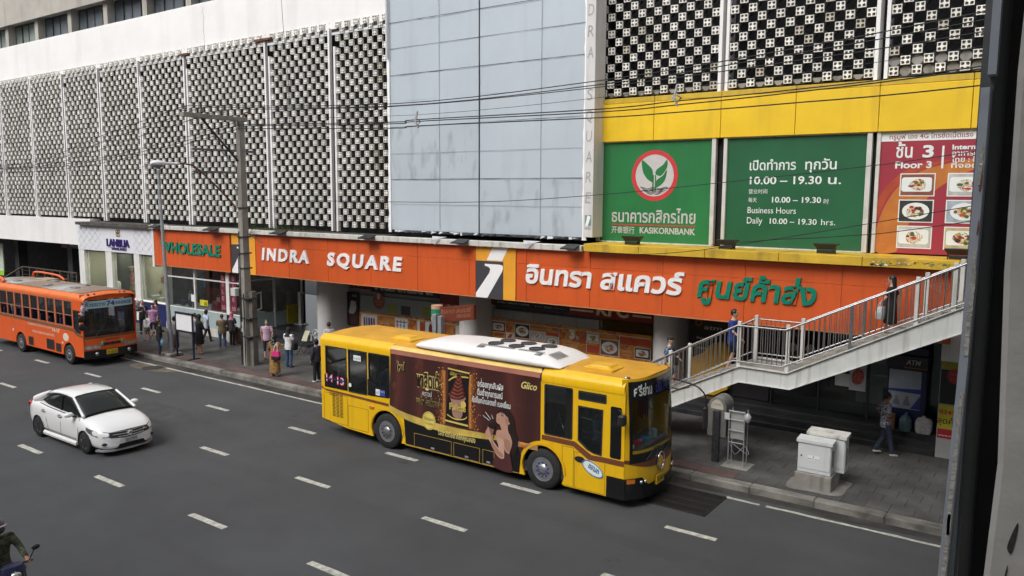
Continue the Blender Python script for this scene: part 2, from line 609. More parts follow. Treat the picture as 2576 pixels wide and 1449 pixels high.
def dash(xc, yc, L_, wd_=0.16, z=0.006):
    m_ = MB()
    a, b_ = [], []
    n = 7
    for i in range(n + 1):
        xx = xc - L_ / 2 + L_ * i / n
        a.append((xx + random.uniform(-0.012, 0.012) * (i in (0, n)), yc - wd_ / 2 + random.uniform(-0.006, 0.006)))
        b_.append((xx, yc + wd_ / 2 + random.uniform(-0.006, 0.006)))
    m_.plate([a + b_[::-1]], FZ(z), 0)
    return m_
DASH = [
    # lane 1 (by the bus), lane 2, lane 3, and the one nearest
    *[(x_, 15.34, 1.15) for x_ in (-6.24, -10.62, -14.57, -18.65, -22.9, -26.9, -31.0, -35.2, -39.6, -44.0, -48.3)],
    *[(x_, 12.62, 1.2) for x_ in (-6.25, -10.75, -15.0, -19.05, -23.2, -27.3, -31.8, -36.2, -40.5)],
    *[(x_, 9.70, 1.25) for x_ in (-6.9, -11.05, -15.0, -19.1, -23.3, -27.5, -31.7)],
]
for xd, yd, ld in DASH:
    ob('lane_dash', dash(xd, yd, ld), paint, parent=road)
for x0, x1 in ((-29.9, -19.4), (-33.6, -30.6), (-6.35, -5.56), (-5.41, 1.5)):
    m_ = MB()
    a, b_, n = [], [], int((x1 - x0) / 0.25) + 2
    for i in range(n + 1):
        xx = x0 + (x1 - x0) * i / n
        a.append((xx, 17.70 + random.uniform(-0.012, 0.012)))
        b_.append((xx, 17.80 + random.uniform(-0.02, 0.02)))
    m_.plate([a + b_[::-1]], FZ(0.009), 0)
    ob('edge_line', m_, paint, parent=road)

# kerb, in cast lengths
kerb = ob('kerb_bed', MB().box(KX0, KX1, 18.40, 18.62, -0.1, 0.12), kerbstone, kind='structure')
kerb.name = 'kerb'
for i in range(42):
    x0 = -60 + i * 1.5
    y_ = 18.31 + random.uniform(-0.005, 0.005)
    m_ = MB().bbox(x0 + 0.003, x0 + 1.497, y_, 18.60, -0.02, 0.178 + random.uniform(-0.006, 0.006), 0.022)
    ob('kerbstone', m_, kerbstone, parent=kerb)
pave = ob('pavement', MB().box(KX0, KX1, 18.60, 34, -0.1, 0.165), paving_joint, kind='structure')
# paving slabs: the 300 largest in view are objects, the rest one piece
slabs = []
SL = 0.5
y = 18.62
row = 0
while y < 26.0:
    x = -66.0 + (row % 2) * 0.25
    while x < 6:
        slabs.append((x + SL / 2, y + SL / 2, row))
        x += SL
    y += SL
    row += 1
def seen(s):
    x_, y_, _ = s
    return sqrt(x_ * x_ + y_ * y_ + 48) + (200 if (x_ > -1.5 or -18.6 < x_ < -7.7 and y_ > 17 and y_ < 22) else 0) + (60 if y_ > 23.4 else 0)
slabs.sort(key=seen)
sm = [MB().bbox(-SL / 2 + .003, SL / 2 - .003, -SL / 2 + .003, SL / 2 - .003, -0.03, 0, 0.003).mesh('slab', m_) for m_ in
      (paving, M('paving_dark', (0.079, 0.077, 0.073), 0.85, 0.34, 0.9, bump=0.3, bscale=30, detail=9, streak=.5, scol=(.045, .044, .042), sscale=(.9, 1.3, 1), world=True), red_paving)]
rest, restr = MB(), MB()
for k, (x_, y_, row) in enumerate(slabs):
    z_ = 0.18 + random.uniform(-0.0015, 0.0015)
    red = row == 0 and x_ < -6.5
    if k < 290:
        inst(sm[2 if red else (0 if random.random() < 0.6 else 1)], 'slab', (x_, y_, z_), pave)
    else:
        (restr if red else rest).add([(x_ - .244, y_ - .244, z_), (x_ + .244, y_ - .244, z_), (x_ + .244, y_ + .244, z_), (x_ - .244, y_ + .244, z_)], [(0, 1, 2, 3)])
tag(ob('slabs_beyond', rest, paving, parent=pave), kind='stuff')
tag(ob('red_slabs_beyond', restr, red_paving, parent=pave), kind='stuff')

# manhole cover and drain grate set in the road
mh = thing('manhole_cover', (-30.4, 17.45, 0.0), 'round dark manhole cover in the tan road patch beside the orange bus', 'manhole cover')
ob('cover', MB().plate([circ(-30.35, 17.42, 0.42, 28)], FZ(0.012), 0), M('cast_iron', (0.035, 0.033, 0.032), 0.7, 0.3, 20, bump=0.8, bscale=60), parent=mh)
m_ = MB()
for i in range(-3, 4):
    m_.box(-30.65, -30.05, 17.42 + i * 0.09 - .02, 17.42 + i * 0.09 + .02, 0.012, 0.018)
ob('ribs', m_, M('cast_iron2', (0.05, 0.047, 0.045), 0.7, 0.3, 20), parent=mh)
gr = thing('drain_grate', (-7.2, 17.0, 0), 'large black slotted drain grating in the road in front of the yellow bus', 'drain grate')
gm = M('grate_iron', (0.022, 0.021, 0.021), 0.6, 0.3, 12)
ob('pit', MB().add([(-8.1, 16.34, .004), (-6.34, 16.34, .004), (-6.34, 17.72, .004), (-8.1, 17.72, .004)], [(0, 1, 2, 3)]), M('pit_black', (0.006, 0.006, 0.006), 1.0), parent=gr)
fr_ = MB()
for x_ in (-8.1, -6.36): fr_.box(x_, x_ + .03, 16.34, 17.72, 0.0, 0.03)
for y_ in (16.34, 16.69, 17.03, 17.37, 17.69): fr_.box(-8.1, -6.33, y_, y_ + .03, 0.0, 0.028)
ob('frame', fr_, gm, parent=gr)
bar = MB().box(-.011, .011, 0, .30, -0.02, 0.022).mesh('bar', gm)
for j in range(4):
    for i in range(44):
        inst(bar, 'bar', (-8.04 + i * 0.0392, 16.375 + j * 0.343, 0), gr)
slots = [M('grate_iron')]

# ================================================================= the building
bld = thing('department_store', (-30, 25, 0), 'white shopping building with pierced breeze-block screens above the shops', 'building')
YB = 23.5
m_ = MB()
m_.box(-75, -22.4, 23.62, 24.1, 13.95, 16.15)
ob('parapet_wall', m_, white_wall, parent=bld)
m_ = MB().box(-75, -22.4, 23.72, 24.3, 16.15, 16.25)
ob('parapet_cap', m_, white_paint, parent=bld)
m_ = MB()
# hairline crack and a fine cable down the white wall
ck = [(-35.2, 16.0)]
while ck[-1][1] > 14.0:
    ck.append((ck[-1][0] + random.uniform(-0.10, 0.07), ck[-1][1] - random.uniform(.08, .2)))
m_.tube([(a, 23.615, b) for a, b in ck], 0.006, 4)
m_.tube([(-29.0, 23.3, 16.2), (-28.9, 23.3, 14.5), (-28.7, 23.35, 12.0), (-28.75, 23.4, 10.2)], 0.012, 5)
ob('crack', m_, M('crack_grey', (0.2, 0.2, 0.2), .9), parent=bld)
# lower white beam at far left and the wall behind everything
ob('lower_beam', MB().box(-75, -46.4, 23.3, 23.9, 4.02, 5.55), white_wall, parent=bld)
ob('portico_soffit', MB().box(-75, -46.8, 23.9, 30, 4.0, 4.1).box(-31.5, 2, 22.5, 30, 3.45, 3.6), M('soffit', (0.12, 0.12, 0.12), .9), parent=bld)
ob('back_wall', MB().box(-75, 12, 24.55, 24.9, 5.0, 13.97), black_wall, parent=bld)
ob('dirt_ledge', MB().box(-46.4, -22.6, 22.45, 23.9, 5.28, 5.44), M('dirty_ledge', (0.09, 0.085, 0.075), .95, .4, 3, bump=.5), parent=bld)

def block_mesh(d=.10):
    """one projecting breeze block: square frame front with four rounded openings round a star, seamed sides"""
    b = MB()
    s = 0.114
    holes = []
    for sx in (-1, 1):
        for sz in (-1, 1):
            q = [(.017, .044), (.017, .086), (.028, .096), (.086, .096), (.096, .086), (.096, .028), (.086, .017), (.046, .017)]
            q = [(sx * a, sz * c) for a, c in q]
            holes.append(q if sx * sz > 0 else q[::-1])
    f = lambda a, c, t: (a, t, c)
    b.plate([rect(-s, s, -s, s)] + holes, f, 0.0, 0)
    for h in holes:
        n = len(h)
        vs = [(a, 0, c) for a, c in h] + [(a * .96, .05, c * .96) for a, c in h]
        b.add(vs, [(i, n + i, n + (i + 1) % n, (i + 1) % n) for i in range(n)], 0)
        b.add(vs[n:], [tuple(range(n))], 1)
    for z0, z1 in ((-s, -.004), (.004, s)):      # two courses with an open joint
        for sx in (-1, 1):
            b.add([(sx * s, 0, z0), (sx * s, d, z0), (sx * s, d, z1), (sx * s, 0, z1)], [(0, 1, 2, 3)], 0)
    b.box(-s + .006, s - .006, .004, d, -.006, .006, 1)
    b.add([(-s, 0, s), (s, 0, s), (s, d, s), (-s, d, s)], [(0, 1, 2, 3)], 0)
    b.add([(-s, 0, -s), (s, 0, -s), (s, d, -s), (-s, d, -s)], [(3, 2, 1, 0)], 0)
    return b
def block_far():
    b = MB()
    s, d = 0.112, 0.09
    b.box(-s, s, 0, d, -s, s, 0)
    for sx in (-1, 1):
        for sz in (-1, 1):
            q = [(.024, .05), (.024, .086), (.086, .086), (.086, .024), (.05, .024)]
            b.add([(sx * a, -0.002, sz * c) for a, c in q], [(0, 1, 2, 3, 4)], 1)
    return b
BAYS = [(-61.6, -57.6), (-57.25, -53.4), (-53.1, -49.3), (-48.95, -45.2), (-44.85, -41.05), (-40.75, -36.85), (-36.5, -30.52), (-30.12, -26.28), (-25.85, -22.6),
        (-13.22, -9.16), (-8.85, -4.81), (-4.46, -0.3), (0.0, 4.0)]
blocks, cells = [], []
for x0, x1 in BAYS:
    right = x0 > -14
    n = int(round((x1 - x0 - 0.27) / 0.27))
    stp = (x1 - x0 - 0.27) / n
    zt = 14.07 if not right else 14.15
    k = 0
    zb = (5.60 if x0 > -47 else 5.62) if not right else 10.3
    while zt - k * 0.2665 > zb:
        z = zt - k * 0.2665
        for i in range(n + 1):
            x = x0 + 0.135 + i * stp
            if (i + k) % 2 == 0:
                blocks.append((x, z, stp))
            else:
                cells.append((x, z, stp))
        k += 1
blocks.sort(key=lambda b: (b[0] ** 2 + YB ** 2 + (b[1] - 7.1) ** 2) + (900 if b[0] > -1.6 or (b[0] > -14 and b[1] > 13.6) else 0))
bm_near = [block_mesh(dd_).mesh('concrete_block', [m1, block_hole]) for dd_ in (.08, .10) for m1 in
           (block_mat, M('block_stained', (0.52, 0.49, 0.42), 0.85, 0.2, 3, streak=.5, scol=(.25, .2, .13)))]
far = MB()
fb = block_far()
fbv, fbf, fbm = fb.v, fb.f, fb.m
nb = block_mesh()
for k, (x, z, stp) in enumerate(blocks):
    dx, dz = random.uniform(-.006, .006), random.uniform(-.005, .005)
    dy = random.uniform(-.015, .015)
    if k < 298:
        inst(bm_near[(0 if random.random() < .85 else 1) + (0 if x > -14 else 2)], 'concrete_block', (x + dx, YB + dy, z + dz), bld)
    else:
        src = nb if x > -36 else fb
        kk = len(far.v)
        far.v += [(x + dx + a, YB + dy + b, z + dz + c) for a, b, c in src.v]
        far.f += [tuple(i + kk for i in f) for f in src.f]
        far.m += src.m
        far.sm += src.sm
tag(ob('concrete_blocks_beyond', far, [block_mat, block_hole], parent=bld), kind='stuff')
lat = MB()
for x, z, stp in cells:                    # octagonal lattice behind the blocks
    h, c, w_ = stp / 2, (0.080 if x > -14 else 0.025), 0.132
    for sx in (-1, 1):
        for sz in (-1, 1):
            y0 = YB + (.07 if x > -14 else .09)
            lat.add([(x + sx * h, y0, z + sz * w_), (x + sx * (h - c), y0, z + sz * w_), (x + sx * h, y0, z + sz * (w_ - c)),
                     (x + sx * (h - c), y0 + .14, z + sz * w_), (x + sx * h, y0 + .14, z + sz * (w_ - c))],
                    [(0, 1, 2) if sx * sz > 0 else (0, 2, 1), (1, 3, 4, 2)])
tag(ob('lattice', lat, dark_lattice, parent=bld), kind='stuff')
# solid plaster in the lowest cells of the right bays
for x, z, stp in cells:
    if x > -14 and z < 10.75 - (0 if x > -4.6 else .25):
        ob('infill', MB().box(x - stp / 2, x + stp / 2, YB + .1, YB + .3, z - .13, z + (.13 if x > -4.6 else .0)), concrete, parent=bld)
# white fins either side of the dark expansion gaps
fin = MB()
gaps = [(-57.6, -57.25), (-53.4, -53.1), (-49.3, -48.95), (-45.2, -44.85), (-41.05, -40.75), (-36.85, -36.5), (-30.52, -30.12), (-26.28, -25.85)]
for a, b in gaps:
    m1 = MB().box(a - 0.0, a + .10, YB - .02, YB + .13, 5.5, 13.98)
    ob('fin', m1, white_wall, parent=bld)
    m1 = MB().box(b - .10, b, YB - .02, YB + .13, 5.5, 13.2 if a > -50 else 13.9)
    ob('fin', m1, white_wall, parent=bld)
for a, b in ((-9.16, -8.85), (-4.81, -4.46)):
    for x0, x1 in ((a, a + .1), (b - .09, b)):
        ob('fin', MB().box(x0, x1, YB - .03, YB + .45, 10.15, 15.2), white_wall, parent=bld)
ob('fin', MB().box(-13.34, -13.24, YB - .03, YB + .4, 10.15, 15.2), white_wall, parent=bld)
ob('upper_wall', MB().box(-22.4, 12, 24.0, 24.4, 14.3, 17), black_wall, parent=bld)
for a in ((-31.1, -29.9, 13.9), (-36.95, -36.35, 13.83)):
    ob('rusty_bracket', MB().box(a[0], a[1], 23.4, 23.6, a[2], a[2] + .1), rust, parent=bld)

# upper storey set back behind the parapet
YT = 25.0
ob('spandrel', MB().box(-80, -20, YT - .75, YT + 1, 17.93, 22).box(-80, -20, YT - .75, YT - .70, 17.78, 17.93), beige, parent=bld)
ob('tower_wall', MB().box(-80, -20, YT + .5, YT + 1, 15.5, 18), M('tower_back', (0.1, 0.1, 0.1), .9), parent=bld)
blind = M('window_blind', (0.10, 0.12, 0.14), 0.35, 0.2, 1.5, streak=.5, scol=(.05, .06, .07), sscale=(5, 5, .15))
blind2 = M('window_blind_green', (0.22, 0.27, 0.24), 0.35, 0.15, 1.5, streak=.5, scol=(.12, .15, .14), sscale=(5, 5, .15))
colx = [-66.4, -62.3, -58.3, -54.2, -50.0, -45.9, -41.85, -37.8, -33.7, -29.6, -25.5]
for i, x in enumerate(colx):
    ob('column', MB().box(x - .22, x + .22, YT - .45, YT + .5, 16.15, 17.93), beige, parent=bld)
    if i + 1 < len(colx):
        x1 = colx[i + 1] - .22
        x0 = x + .22
        wn = ob('window', MB().box(x0, x1, YT, YT + .08, 16.2, 16.3).box(x0, x1, YT, YT + .08, 17.8, 17.9), dark_metal, parent=bld)
        for j in range(4):
            a = x0 + (x1 - x0) * j / 4
            ob('pane', MB().box(a + .03, a + (x1 - x0) / 4 - .03, YT + .02 + .03 * (j % 2), YT + .06 + .03 * (j % 2), 16.3, 17.8), blind2 if i in (1, 2) and j < 4 else blind, parent=wn)
            ob('sash', MB().box(a - .03, a + .03, YT - .01, YT + .09, 16.3, 17.8), dark_metal, parent=wn)

# portico: floor, steps, pillars, walls
FZ0 = 0.63
ob('portico_floor', MB().box(-75, 6, 24.3, 34, 0.0, FZ0), dark_tile, parent=bld)
for k in range(3):
    ob('step', MB().bbox(-31.2, -27.9, 23.45 + .28 * k, 24.4, 0.1, .18 + .15 * (k + 1), .012), dark_tile, parent=bld)
    ob('step', MB().bbox(-10.4, -2.75, 23.4 + .3 * k, 24.4, 0.1, .18 + .15 * (k + 1), .012), dark_tile, parent=bld)
ob('plinth', MB().box(-27.9, -10.4, 23.75, 24.4, 0.1, .64), concrete, parent=bld)
for cx in (-27.3, -19.08, -10.83):
    pts = [(cx + .41 * cos(radians(a)), 24.0 + .41 * sin(radians(a))) for a in range(180, 361, 12)]
    pts = pts + [(cx + .41, 25.2), (cx - .41, 25.2)]
    rings = [[(a, b, z) for a, b in pts] for z in (0.15, 3.5)]
    p_ = ob('pillar', MB().loft(rings, smooth=False), plaster, parent=bld)
ob('shop_wall', MB().box(-26.9, -19.5, 24.98, 25.2, .6, 3.5).box(-18.7, -11.2, 24.98, 25.2, .6, 3.5), grey_panel, parent=bld)
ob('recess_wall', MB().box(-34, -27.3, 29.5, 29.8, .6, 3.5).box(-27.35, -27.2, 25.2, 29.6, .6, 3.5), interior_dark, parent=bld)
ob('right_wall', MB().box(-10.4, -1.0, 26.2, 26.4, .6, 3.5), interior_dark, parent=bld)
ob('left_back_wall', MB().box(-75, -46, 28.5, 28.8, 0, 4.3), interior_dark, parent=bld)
for i, x in enumerate((-60.6, -53.0)):
    ob('square_column', MB().box(x - .3, x + .3, 25.2, 25.8, .1, 4.1), M('dark_column', (.045, .045, .05), .6), parent=bld)
# tiled wall pier at far right, with its posters
pier = ob('pier', MB().box(-2.72, 1.5, 23.45, 24.9, 0.1, 3.4), M('pier_tile', (.33, .33, .33), .35, .06, 1), parent=bld)
ob('pier', MB().box(-2.60, 1.5, 22.35, 23.4, 3.0, 5.2), white_paint, parent=bld)

# plants rooted on the dirty ledge
veg = M('ledge_weeds', (0.055, 0.095, 0.02), 0.8, 0.5, 9)
veg2 = M('dry_weeds', (0.10, 0.075, 0.035), 0.9, 0.4, 9)
m_ = MB()
for i in range(2600):
    x = random.choice((random.gauss(-31.2, .35), random.gauss(-29.2, .8), random.gauss(-28.3, .7), random.gauss(-30.2, 1.2), random.gauss(-27, 1.2)))
    hgt = max(.03, random.gauss(.17, .1)) * (1.0 if x < -27 else .45)
    y = 23.0 + random.uniform(-.45, .45)
    z = 5.44 + random.uniform(0, hgt)
    a = random.uniform(0, 2 * pi)
    l = random.uniform(.02, .055)
    tx, ty = cos(a) * l, sin(a) * l
    m_.add([(x - ty * .4, y + tx * .4, z), (x + tx, y + ty, z + random.uniform(-.03, .04)), (x + ty * .4, y - tx * .4, z)], [(0, 1, 2)], 0 if random.random() < (.8 if x < -27.6 else .3) else 1)
tag(ob('ledge_weeds', m_, [veg, veg2]), 'green and dry weeds growing along the ledge above the sign by the concrete pole', 'weeds', kind='stuff')
m_ = MB()
for i in range(16):
    a = random.uniform(-.6, .9)
    l = random.uniform(.3, .9)
    m_.tube([(-26.9, 19.75, 5.5), (-26.9 + l * .5, 19.75, 5.5 + a * l * .6), (-26.9 + l, 19.75 + random.uniform(-.1, .1), 5.5 + a * l * .6 - l * .25)], .006, 4)
loose = m_
# ================================================================= signs and boards on the building
YS = 22.3
def fascia(x0, x1, seams, label, extra_left=False):
    t = thing('fascia_sign', (x0, YS, 3.5), label, 'shop sign', 'orange fascia signs over the shops')
    xs = [x0] + [s for s in seams if x0 < s < x1] + [x1]
    for a, b in zip(xs[:-1], xs[1:]):
        for z0, z1 in ((3.49, 4.757), (4.763, 5.27)):
            ob('panel', MB().bbox(a + .006, b - .006, YS + random.uniform(-.004, .004), YS + .1, z0, z1, .006), orange, parent=t)
    ob('backing', MB().box(x0, x1, YS + .03, YS + .12, 3.5, 5.26), orange_edge, parent=t)
    ob('lower_trim', MB().box(x0, x1, YS - .012, YS + .14, 3.445, 3.485), orange_edge, parent=t)
    return t
def letters(parent, body, x0, x1, z0, h, mat_, bold=.02, shear=0.0, k=.7, spacing=1.0, depth=.055, y=YS):
    m_ = MB()
    text(m_, body, FY(y, 0.002), x0, x1, z0, h, bold, shear, depth, 0, k, spacing)
    return ob('lettering', m_, mat_, parent=parent)
SEAMS = [-40 + 0.0, -36.1, -33.95, -27.68, -25.2, -22.72, -20.24, -17.76, -15.26, -12.77, -10.23, -7.68, -5.05, -2.6]
f1 = fascia(-38.12, -31.84, SEAMS, 'orange fascia sign reading WHOLESALE in green letters, left end of the row')
ob('side_trim', MB().box(-38.3, -38.12, YS - .03, YS + .75, 3.36, 5.5), white_paint, parent=f1)
letters(f1, 'WHOLESALE', -37.52, -32.52, 4.16, .50, letter_green, .035, spacing=1.05)
f2 = fascia(-29.94, -17.46, SEAMS, 'long orange fascia sign reading INDRA SQUARE in white letters')
letters(f2, 'INDRA', -29.47, -26.36, 4.18, .50, letter_white, .04, .12, spacing=1.3)
letters(f2, 'SQUARE', -25.22, -20.98, 4.17, .51, letter_white, .04, .12, spacing=1.3)
f3 = fascia(-15.68, -2.42, SEAMS, 'orange fascia sign with white and green Thai lettering behind the footbridge stairs')
letters(f3, 'อินทรา', -15.25, -12.68, 4.13, .52, letter_white, .03, .12, k=.6)
letters(f3, 'สแควร์', -12.36, -9.5, 4.14, .52, letter_white, .03, .12, k=.6)
letters(f3, 'ศูนย์ค้าส่ง', -9.1, -5.68, 4.15, .5, letter_green, .03, .15, k=.6)
# chalked graffiti at the right end of the sign
m_ = MB()
for i in range(9):
    x = -4.0 + i * .17
    pts = [(x + random.uniform(-.14, .16), YS - .008, 4.72 + random.uniform(-.05, .28)) for _ in range(5)]
    m_.tube(catmull(pts, 4, False), .005, 3)
ob('graffiti', m_, M('chalk', (.62, .36, .28), .9), parent=f3)

def logo(x0, x1, label, cut=False):
    """amber and charcoal panel with the white slanted mark"""
    t = thing('logo_panel', (x0, YS, 3.5), label, 'logo sign', 'amber and charcoal logo panels')
    wd = x1 - x0
    fy = FY(YS - .015, 0)
    ob('panel', MB().bbox(x0 + .005, x1 - .005, YS - .015, YS + .1, 3.44, 5.28, .006), amber, parent=t)
    q = x0 + wd * .70
    ob('dark_field', MB().plate([rect(x0 + .01, q, 3.45, 4.77)], FY(YS - .015, .004), .002), charcoal, parent=t)
    m_ = MB()
    a = x0
    body = [(a + .42, 4.67), (a + 1.08, 4.67), (a + 1.2, 4.64), (a + 1.22, 4.55), (a + 1.17, 4.42), (a + .53, 3.46), (a + .02, 3.46), (a + .02, 3.6), (a + .62, 4.36),
            (a + .66, 4.5), (a + .58, 4.57), (a + .42, 4.6)]
    dot = [(a + .77, 5.27), (a + 1.44, 5.27), (a + 1.17, 4.80), (a + .5, 4.80)]
    if cut:
        pass
    m_.plate([body], FY(YS - .015, .008), .003)
    m_.plate([dot], FY(YS - .015, .008), .003)
    ob('mark', m_, letter_white, parent=t)
    return t
logo(-31.70, -29.96, 'amber and charcoal logo panel partly hidden behind the concrete power pole')
logo(-17.45, -15.70, 'amber and charcoal logo panel between INDRA SQUARE and the Thai lettering')
cop = thing('sign_coping', (-38.3, 22.1, 5.28), 'long white coping along the top of the orange signs', 'coping')
xs = [-38.3, -34.2, -30.2, -26.4, -22.3, -19.8, -17.2, -13.0]
for a, b in zip(xs[:-1], xs[1:]):
    ob('coping_length', MB().bbox(a + .004, b - .004, 22.12, 22.5, 5.285, 5.47 + random.uniform(-.006, .006), .012), grimy_white, parent=cop)

# yellow ledge and yellow band at the right
led = thing('yellow_ledge', (-12.85, 22.0, 5.32), 'grimy yellow metal ledge under the bank windows, with stickers at its right end', 'ledge')
xs = [-12.86, -10.92, -8.80, -6.67, -4.52, -2.3, 0.5]
for i, (a, b) in enumerate(zip(xs[:-1], xs[1:])):
    ob('panel', MB().bbox(a + .006, b - .006, 22.0, 23.5, 5.31, 5.56, .012), ledge_yellow, parent=led)
m_ = MB()
for i in range(26):
    x = random.uniform(-4.3, -2.0)
    z = random.uniform(5.36, 5.5)
    s_ = random.uniform(.02, .06)
    r_ = random.uniform(-.6, .6)
    m_.plate([[(x + s_ * cos(r_ + q), z + s_ * .7 * sin(r_ + q)) for q in (.6, 2.5, 3.8, 5.7)]], FY(22.0, .004 + i * .0004), 0, i % 4)
ob('sticker', m_, [print_white, black_metal, print_grey, M('sticker_green', (.05, .25, .16))], parent=led, kind='stuff')
m_ = MB()
text(m_, 'DEMO', FY(22.0, .02), -2.45, -2.2, 5.35, .06, .03)
for i in range(10):
    x = -4.1 + i * .17
    m_.tube(catmull([(x + random.uniform(-.1, .12), 21.992, 5.43 + random.uniform(-.07, .08)) for _ in range(4)], 4, False), .004, 3)
ob('tag_scrawl', m_, M('scrawl_dark', (.12, .09, .04), .9), parent=led)
band = thing('yellow_band', (-13.1, 23.1, 8.83), 'bright yellow panelled band between the breeze blocks and the bank windows', 'cladding band')
def bz(x): return 0
xs = [-13.12, -11.14, -8.96, -6.77, -4.58, -2.41, -.2, 2]
for a, b in zip(xs[:-1], xs[1:]):
    ob('panel', MB().bbox(a + .007, b - .007, 23.3, 23.8, 8.83, 10.03, .01), yellow_panel, parent=band)
    ob('top_panel', MB().bbox(a + .007, b - .007, 23.32, 23.8, 10.04, 10.2, .01), M('yellow_top', (.56, .38, .03), .5, .12, 1.5, streak=.4, scol=(.3, .2, .03)), parent=band)

def board(x0, x1, mat_, label, name='window_board', frame=True):
    t = thing(name, (x0, 23.4, 5.56), label, 'window board')
    ob('board', MB().box(x0, x1, 23.42, 23.5, 5.6, 8.83), mat_, parent=t)
    if frame:
        for a, b in ((x0 - .11, x0), (x1, x1 + .13)):
            ob('frame', MB().bbox(a, b, 23.34, 23.52, 5.57, 8.83, .008), grimy_white, parent=t)
        ob('frame', MB().bbox(x0, x1, 23.36, 23.52, 5.56, 5.60, .005), grimy_white, parent=t)
        ob('frame', MB().bbox(x0, x1, 23.36, 23.52, 8.80, 8.84, .005), grimy_white, parent=t)
    return t
fb_ = FY(23.42, .004)
k1 = board(-13.06, -9.22, k_green, 'green bank window board with the round leaf logo and KASIKORNBANK lettering')
m_ = MB()
c0 = (-11.12, 7.73)
m_.plate([circ(*c0, .80, 40), circ(*c0, .66, 40)], fb_, 0, 1)
m_.plate([circ(*c0, .66, 40)], FY(23.42, .006), 0, 0)
def leaf(pts): m_.plate([catmull(pts, 6)], FY(23.42, .010), 0, 2)
leaf([(-11.56, 8.22), (-11.38, 8.10), (-11.20, 7.92), (-11.17, 7.70), (-11.17, 7.52), (-11.36, 7.62), (-11.50, 7.80), (-11.56, 8.02)])
leaf([(-10.70, 8.22), (-10.84, 8.06), (-11.04, 7.92), (-11.08, 7.78), (-10.90, 7.72), (-10.74, 7.90), (-10.68, 8.04)])
leaf([(-10.70, 7.90), (-10.84, 7.72), (-11.02, 7.60), (-11.07, 7.46), (-11.05, 7.36), (-10.88, 7.44), (-10.74, 7.62)])
m_.plate([rect(-11.19, -11.135, 7.2, 7.75)], FY(23.42, .008), 0, 2)
m_.plate([rect(-11.10, -11.055, 7.2, 7.75)], FY(23.42, .009), 0, 2)
for j in range(5):
    z0 = 7.34 - j * .045
    hw = sqrt(max(.01, .62 ** 2 - (z0 - 7.73) ** 2))
    pts = [(-11.12 - hw + 2 * hw * i / 16, FY(23.42, .012 + j * .001)(0, 0, 0)[1], z0 + .025 * sin(i * .9 + 1)) for i in range(17)]
    m_.tube(pts, .010, 4, 3)
ob('logo', m_, [print_grey, k_red, k_green, M('print_dark_grey', (.12, .13, .12))], parent=k1)
m_ = MB()
text(m_, 'ธนาคารกสิกรไทย', fb_, -12.62, -9.70, 6.24, .34, .015, k=.62)
text(m_, '开泰银行', fb_, -12.62, -11.78, 5.88, .2, 0.01, k=.8)
text(m_, 'KASIKORNBANK', fb_, -11.59, -9.69, 5.89, .19, .025)
m_.plate([rect(-12.61, -9.70, 6.13, 6.165)], FY(23.42, .006), 0, 1)
ob('lettering', m_, [print_grey, k_red], parent=k1)
k2 = board(-8.74, -4.84, k_green2, 'dark green window board printed with the daily opening hours 10.00 to 19.30')
m_ = MB()
text(m_, 'เปิดทำการ', fb_, -8.06, -6.72, 7.86, .24, .015, k=.62)
text(m_, 'ทุกวัน', fb_, -6.46, -5.61, 7.86, .24, .015, k=.62)
text(m_, '10.00 – 19.30', fb_, -8.04, -5.99, 7.45, .22, .015)
text(m_, 'น.', fb_, -5.82, -5.47, 7.45, .2, .015, k=.62)
text(m_, '营业时间', fb_, -8.06, -7.51, 7.18, .12, .0, k=.8)
text(m_, '每天', fb_, -8.06, -7.81, 6.93, .12, .0, k=.8)
text(m_, '10.00 – 19.30', fb_, -7.36, -5.98, 6.92, .16, .015)
text(m_, '时', fb_, -5.91, -5.77, 6.90, .13, .0, k=.8)
text(m_, 'Business Hours', fb_, -8.07, -6.66, 6.60, .18, .0)
text(m_, 'Daily', fb_, -8.08, -7.62, 6.29, .19, .0)
text(m_, '10.00 – 19.30', fb_, -7.40, -6.07, 6.30, .16, .01)
text(m_, 'hrs.', fb_, -5.95, -5.57, 6.30, .17, .0)
ob('lettering', m_, print_white, parent=k2)
crim = M('poster_crimson', (.33, .035, .055), .4, .08, .6)
k3 = board(-4.5, -1.0, crim, 'red restaurant poster window reading Floor 3 with food photographs, beside the steel post', frame=False)
ob('frame', MB().bbox(-4.60, -4.5, 23.36, 23.52, 5.57, 8.9, .01), grimy_white, parent=k3)
m_ = MB()
m_.plate([catmull([(-4.5, 6.2), (-4.3, 6.9), (-3.9, 7.5), (-3.3, 7.85), (-2.2, 8.1), (-1.6, 8.15), (-2.4, 7.75), (-3.1, 7.3), (-3.6, 6.6), (-3.9, 5.9), (-4.0, 5.62), (-4.5, 5.62)], 4)], FY(23.42, .002), 0, 1)
m_.plate([catmull([(-4.5, 7.0), (-4.35, 7.3), (-4.0, 7.7), (-3.5, 7.95), (-2.8, 8.05), (-3.6, 7.75), (-4.2, 7.2), (-4.5, 6.5)], 4)], FY(23.42, .003), 0, 2)
m_.plate([rect(-4.5, -1.0, 8.57, 8.87)], FY(23.42, .004), 0, 0)
m_.plate([rect(-3.03, -2.98, 7.84, 8.42)], FY(23.42, .004), 0, 0)
text(m_, 'ชั้น', FY(23.42, .006), -4.12, -3.72, 8.14, .3, .02, k=.62)
text(m_, '3', FY(23.42, .006), -3.48, -3.22, 8.14, .3, .03)
text(m_, 'Floor 3', FY(23.42, .006), -4.12, -3.25, 7.86, .17, .03)
text(m_, 'International', FY(23.42, .006), -2.80, -1.7, 8.32, .12, .03)
text(m_, 'อาหารนานาชาติ', FY(23.42, .006), -2.80, -1.6, 8.16, .11, .02, k=.62)
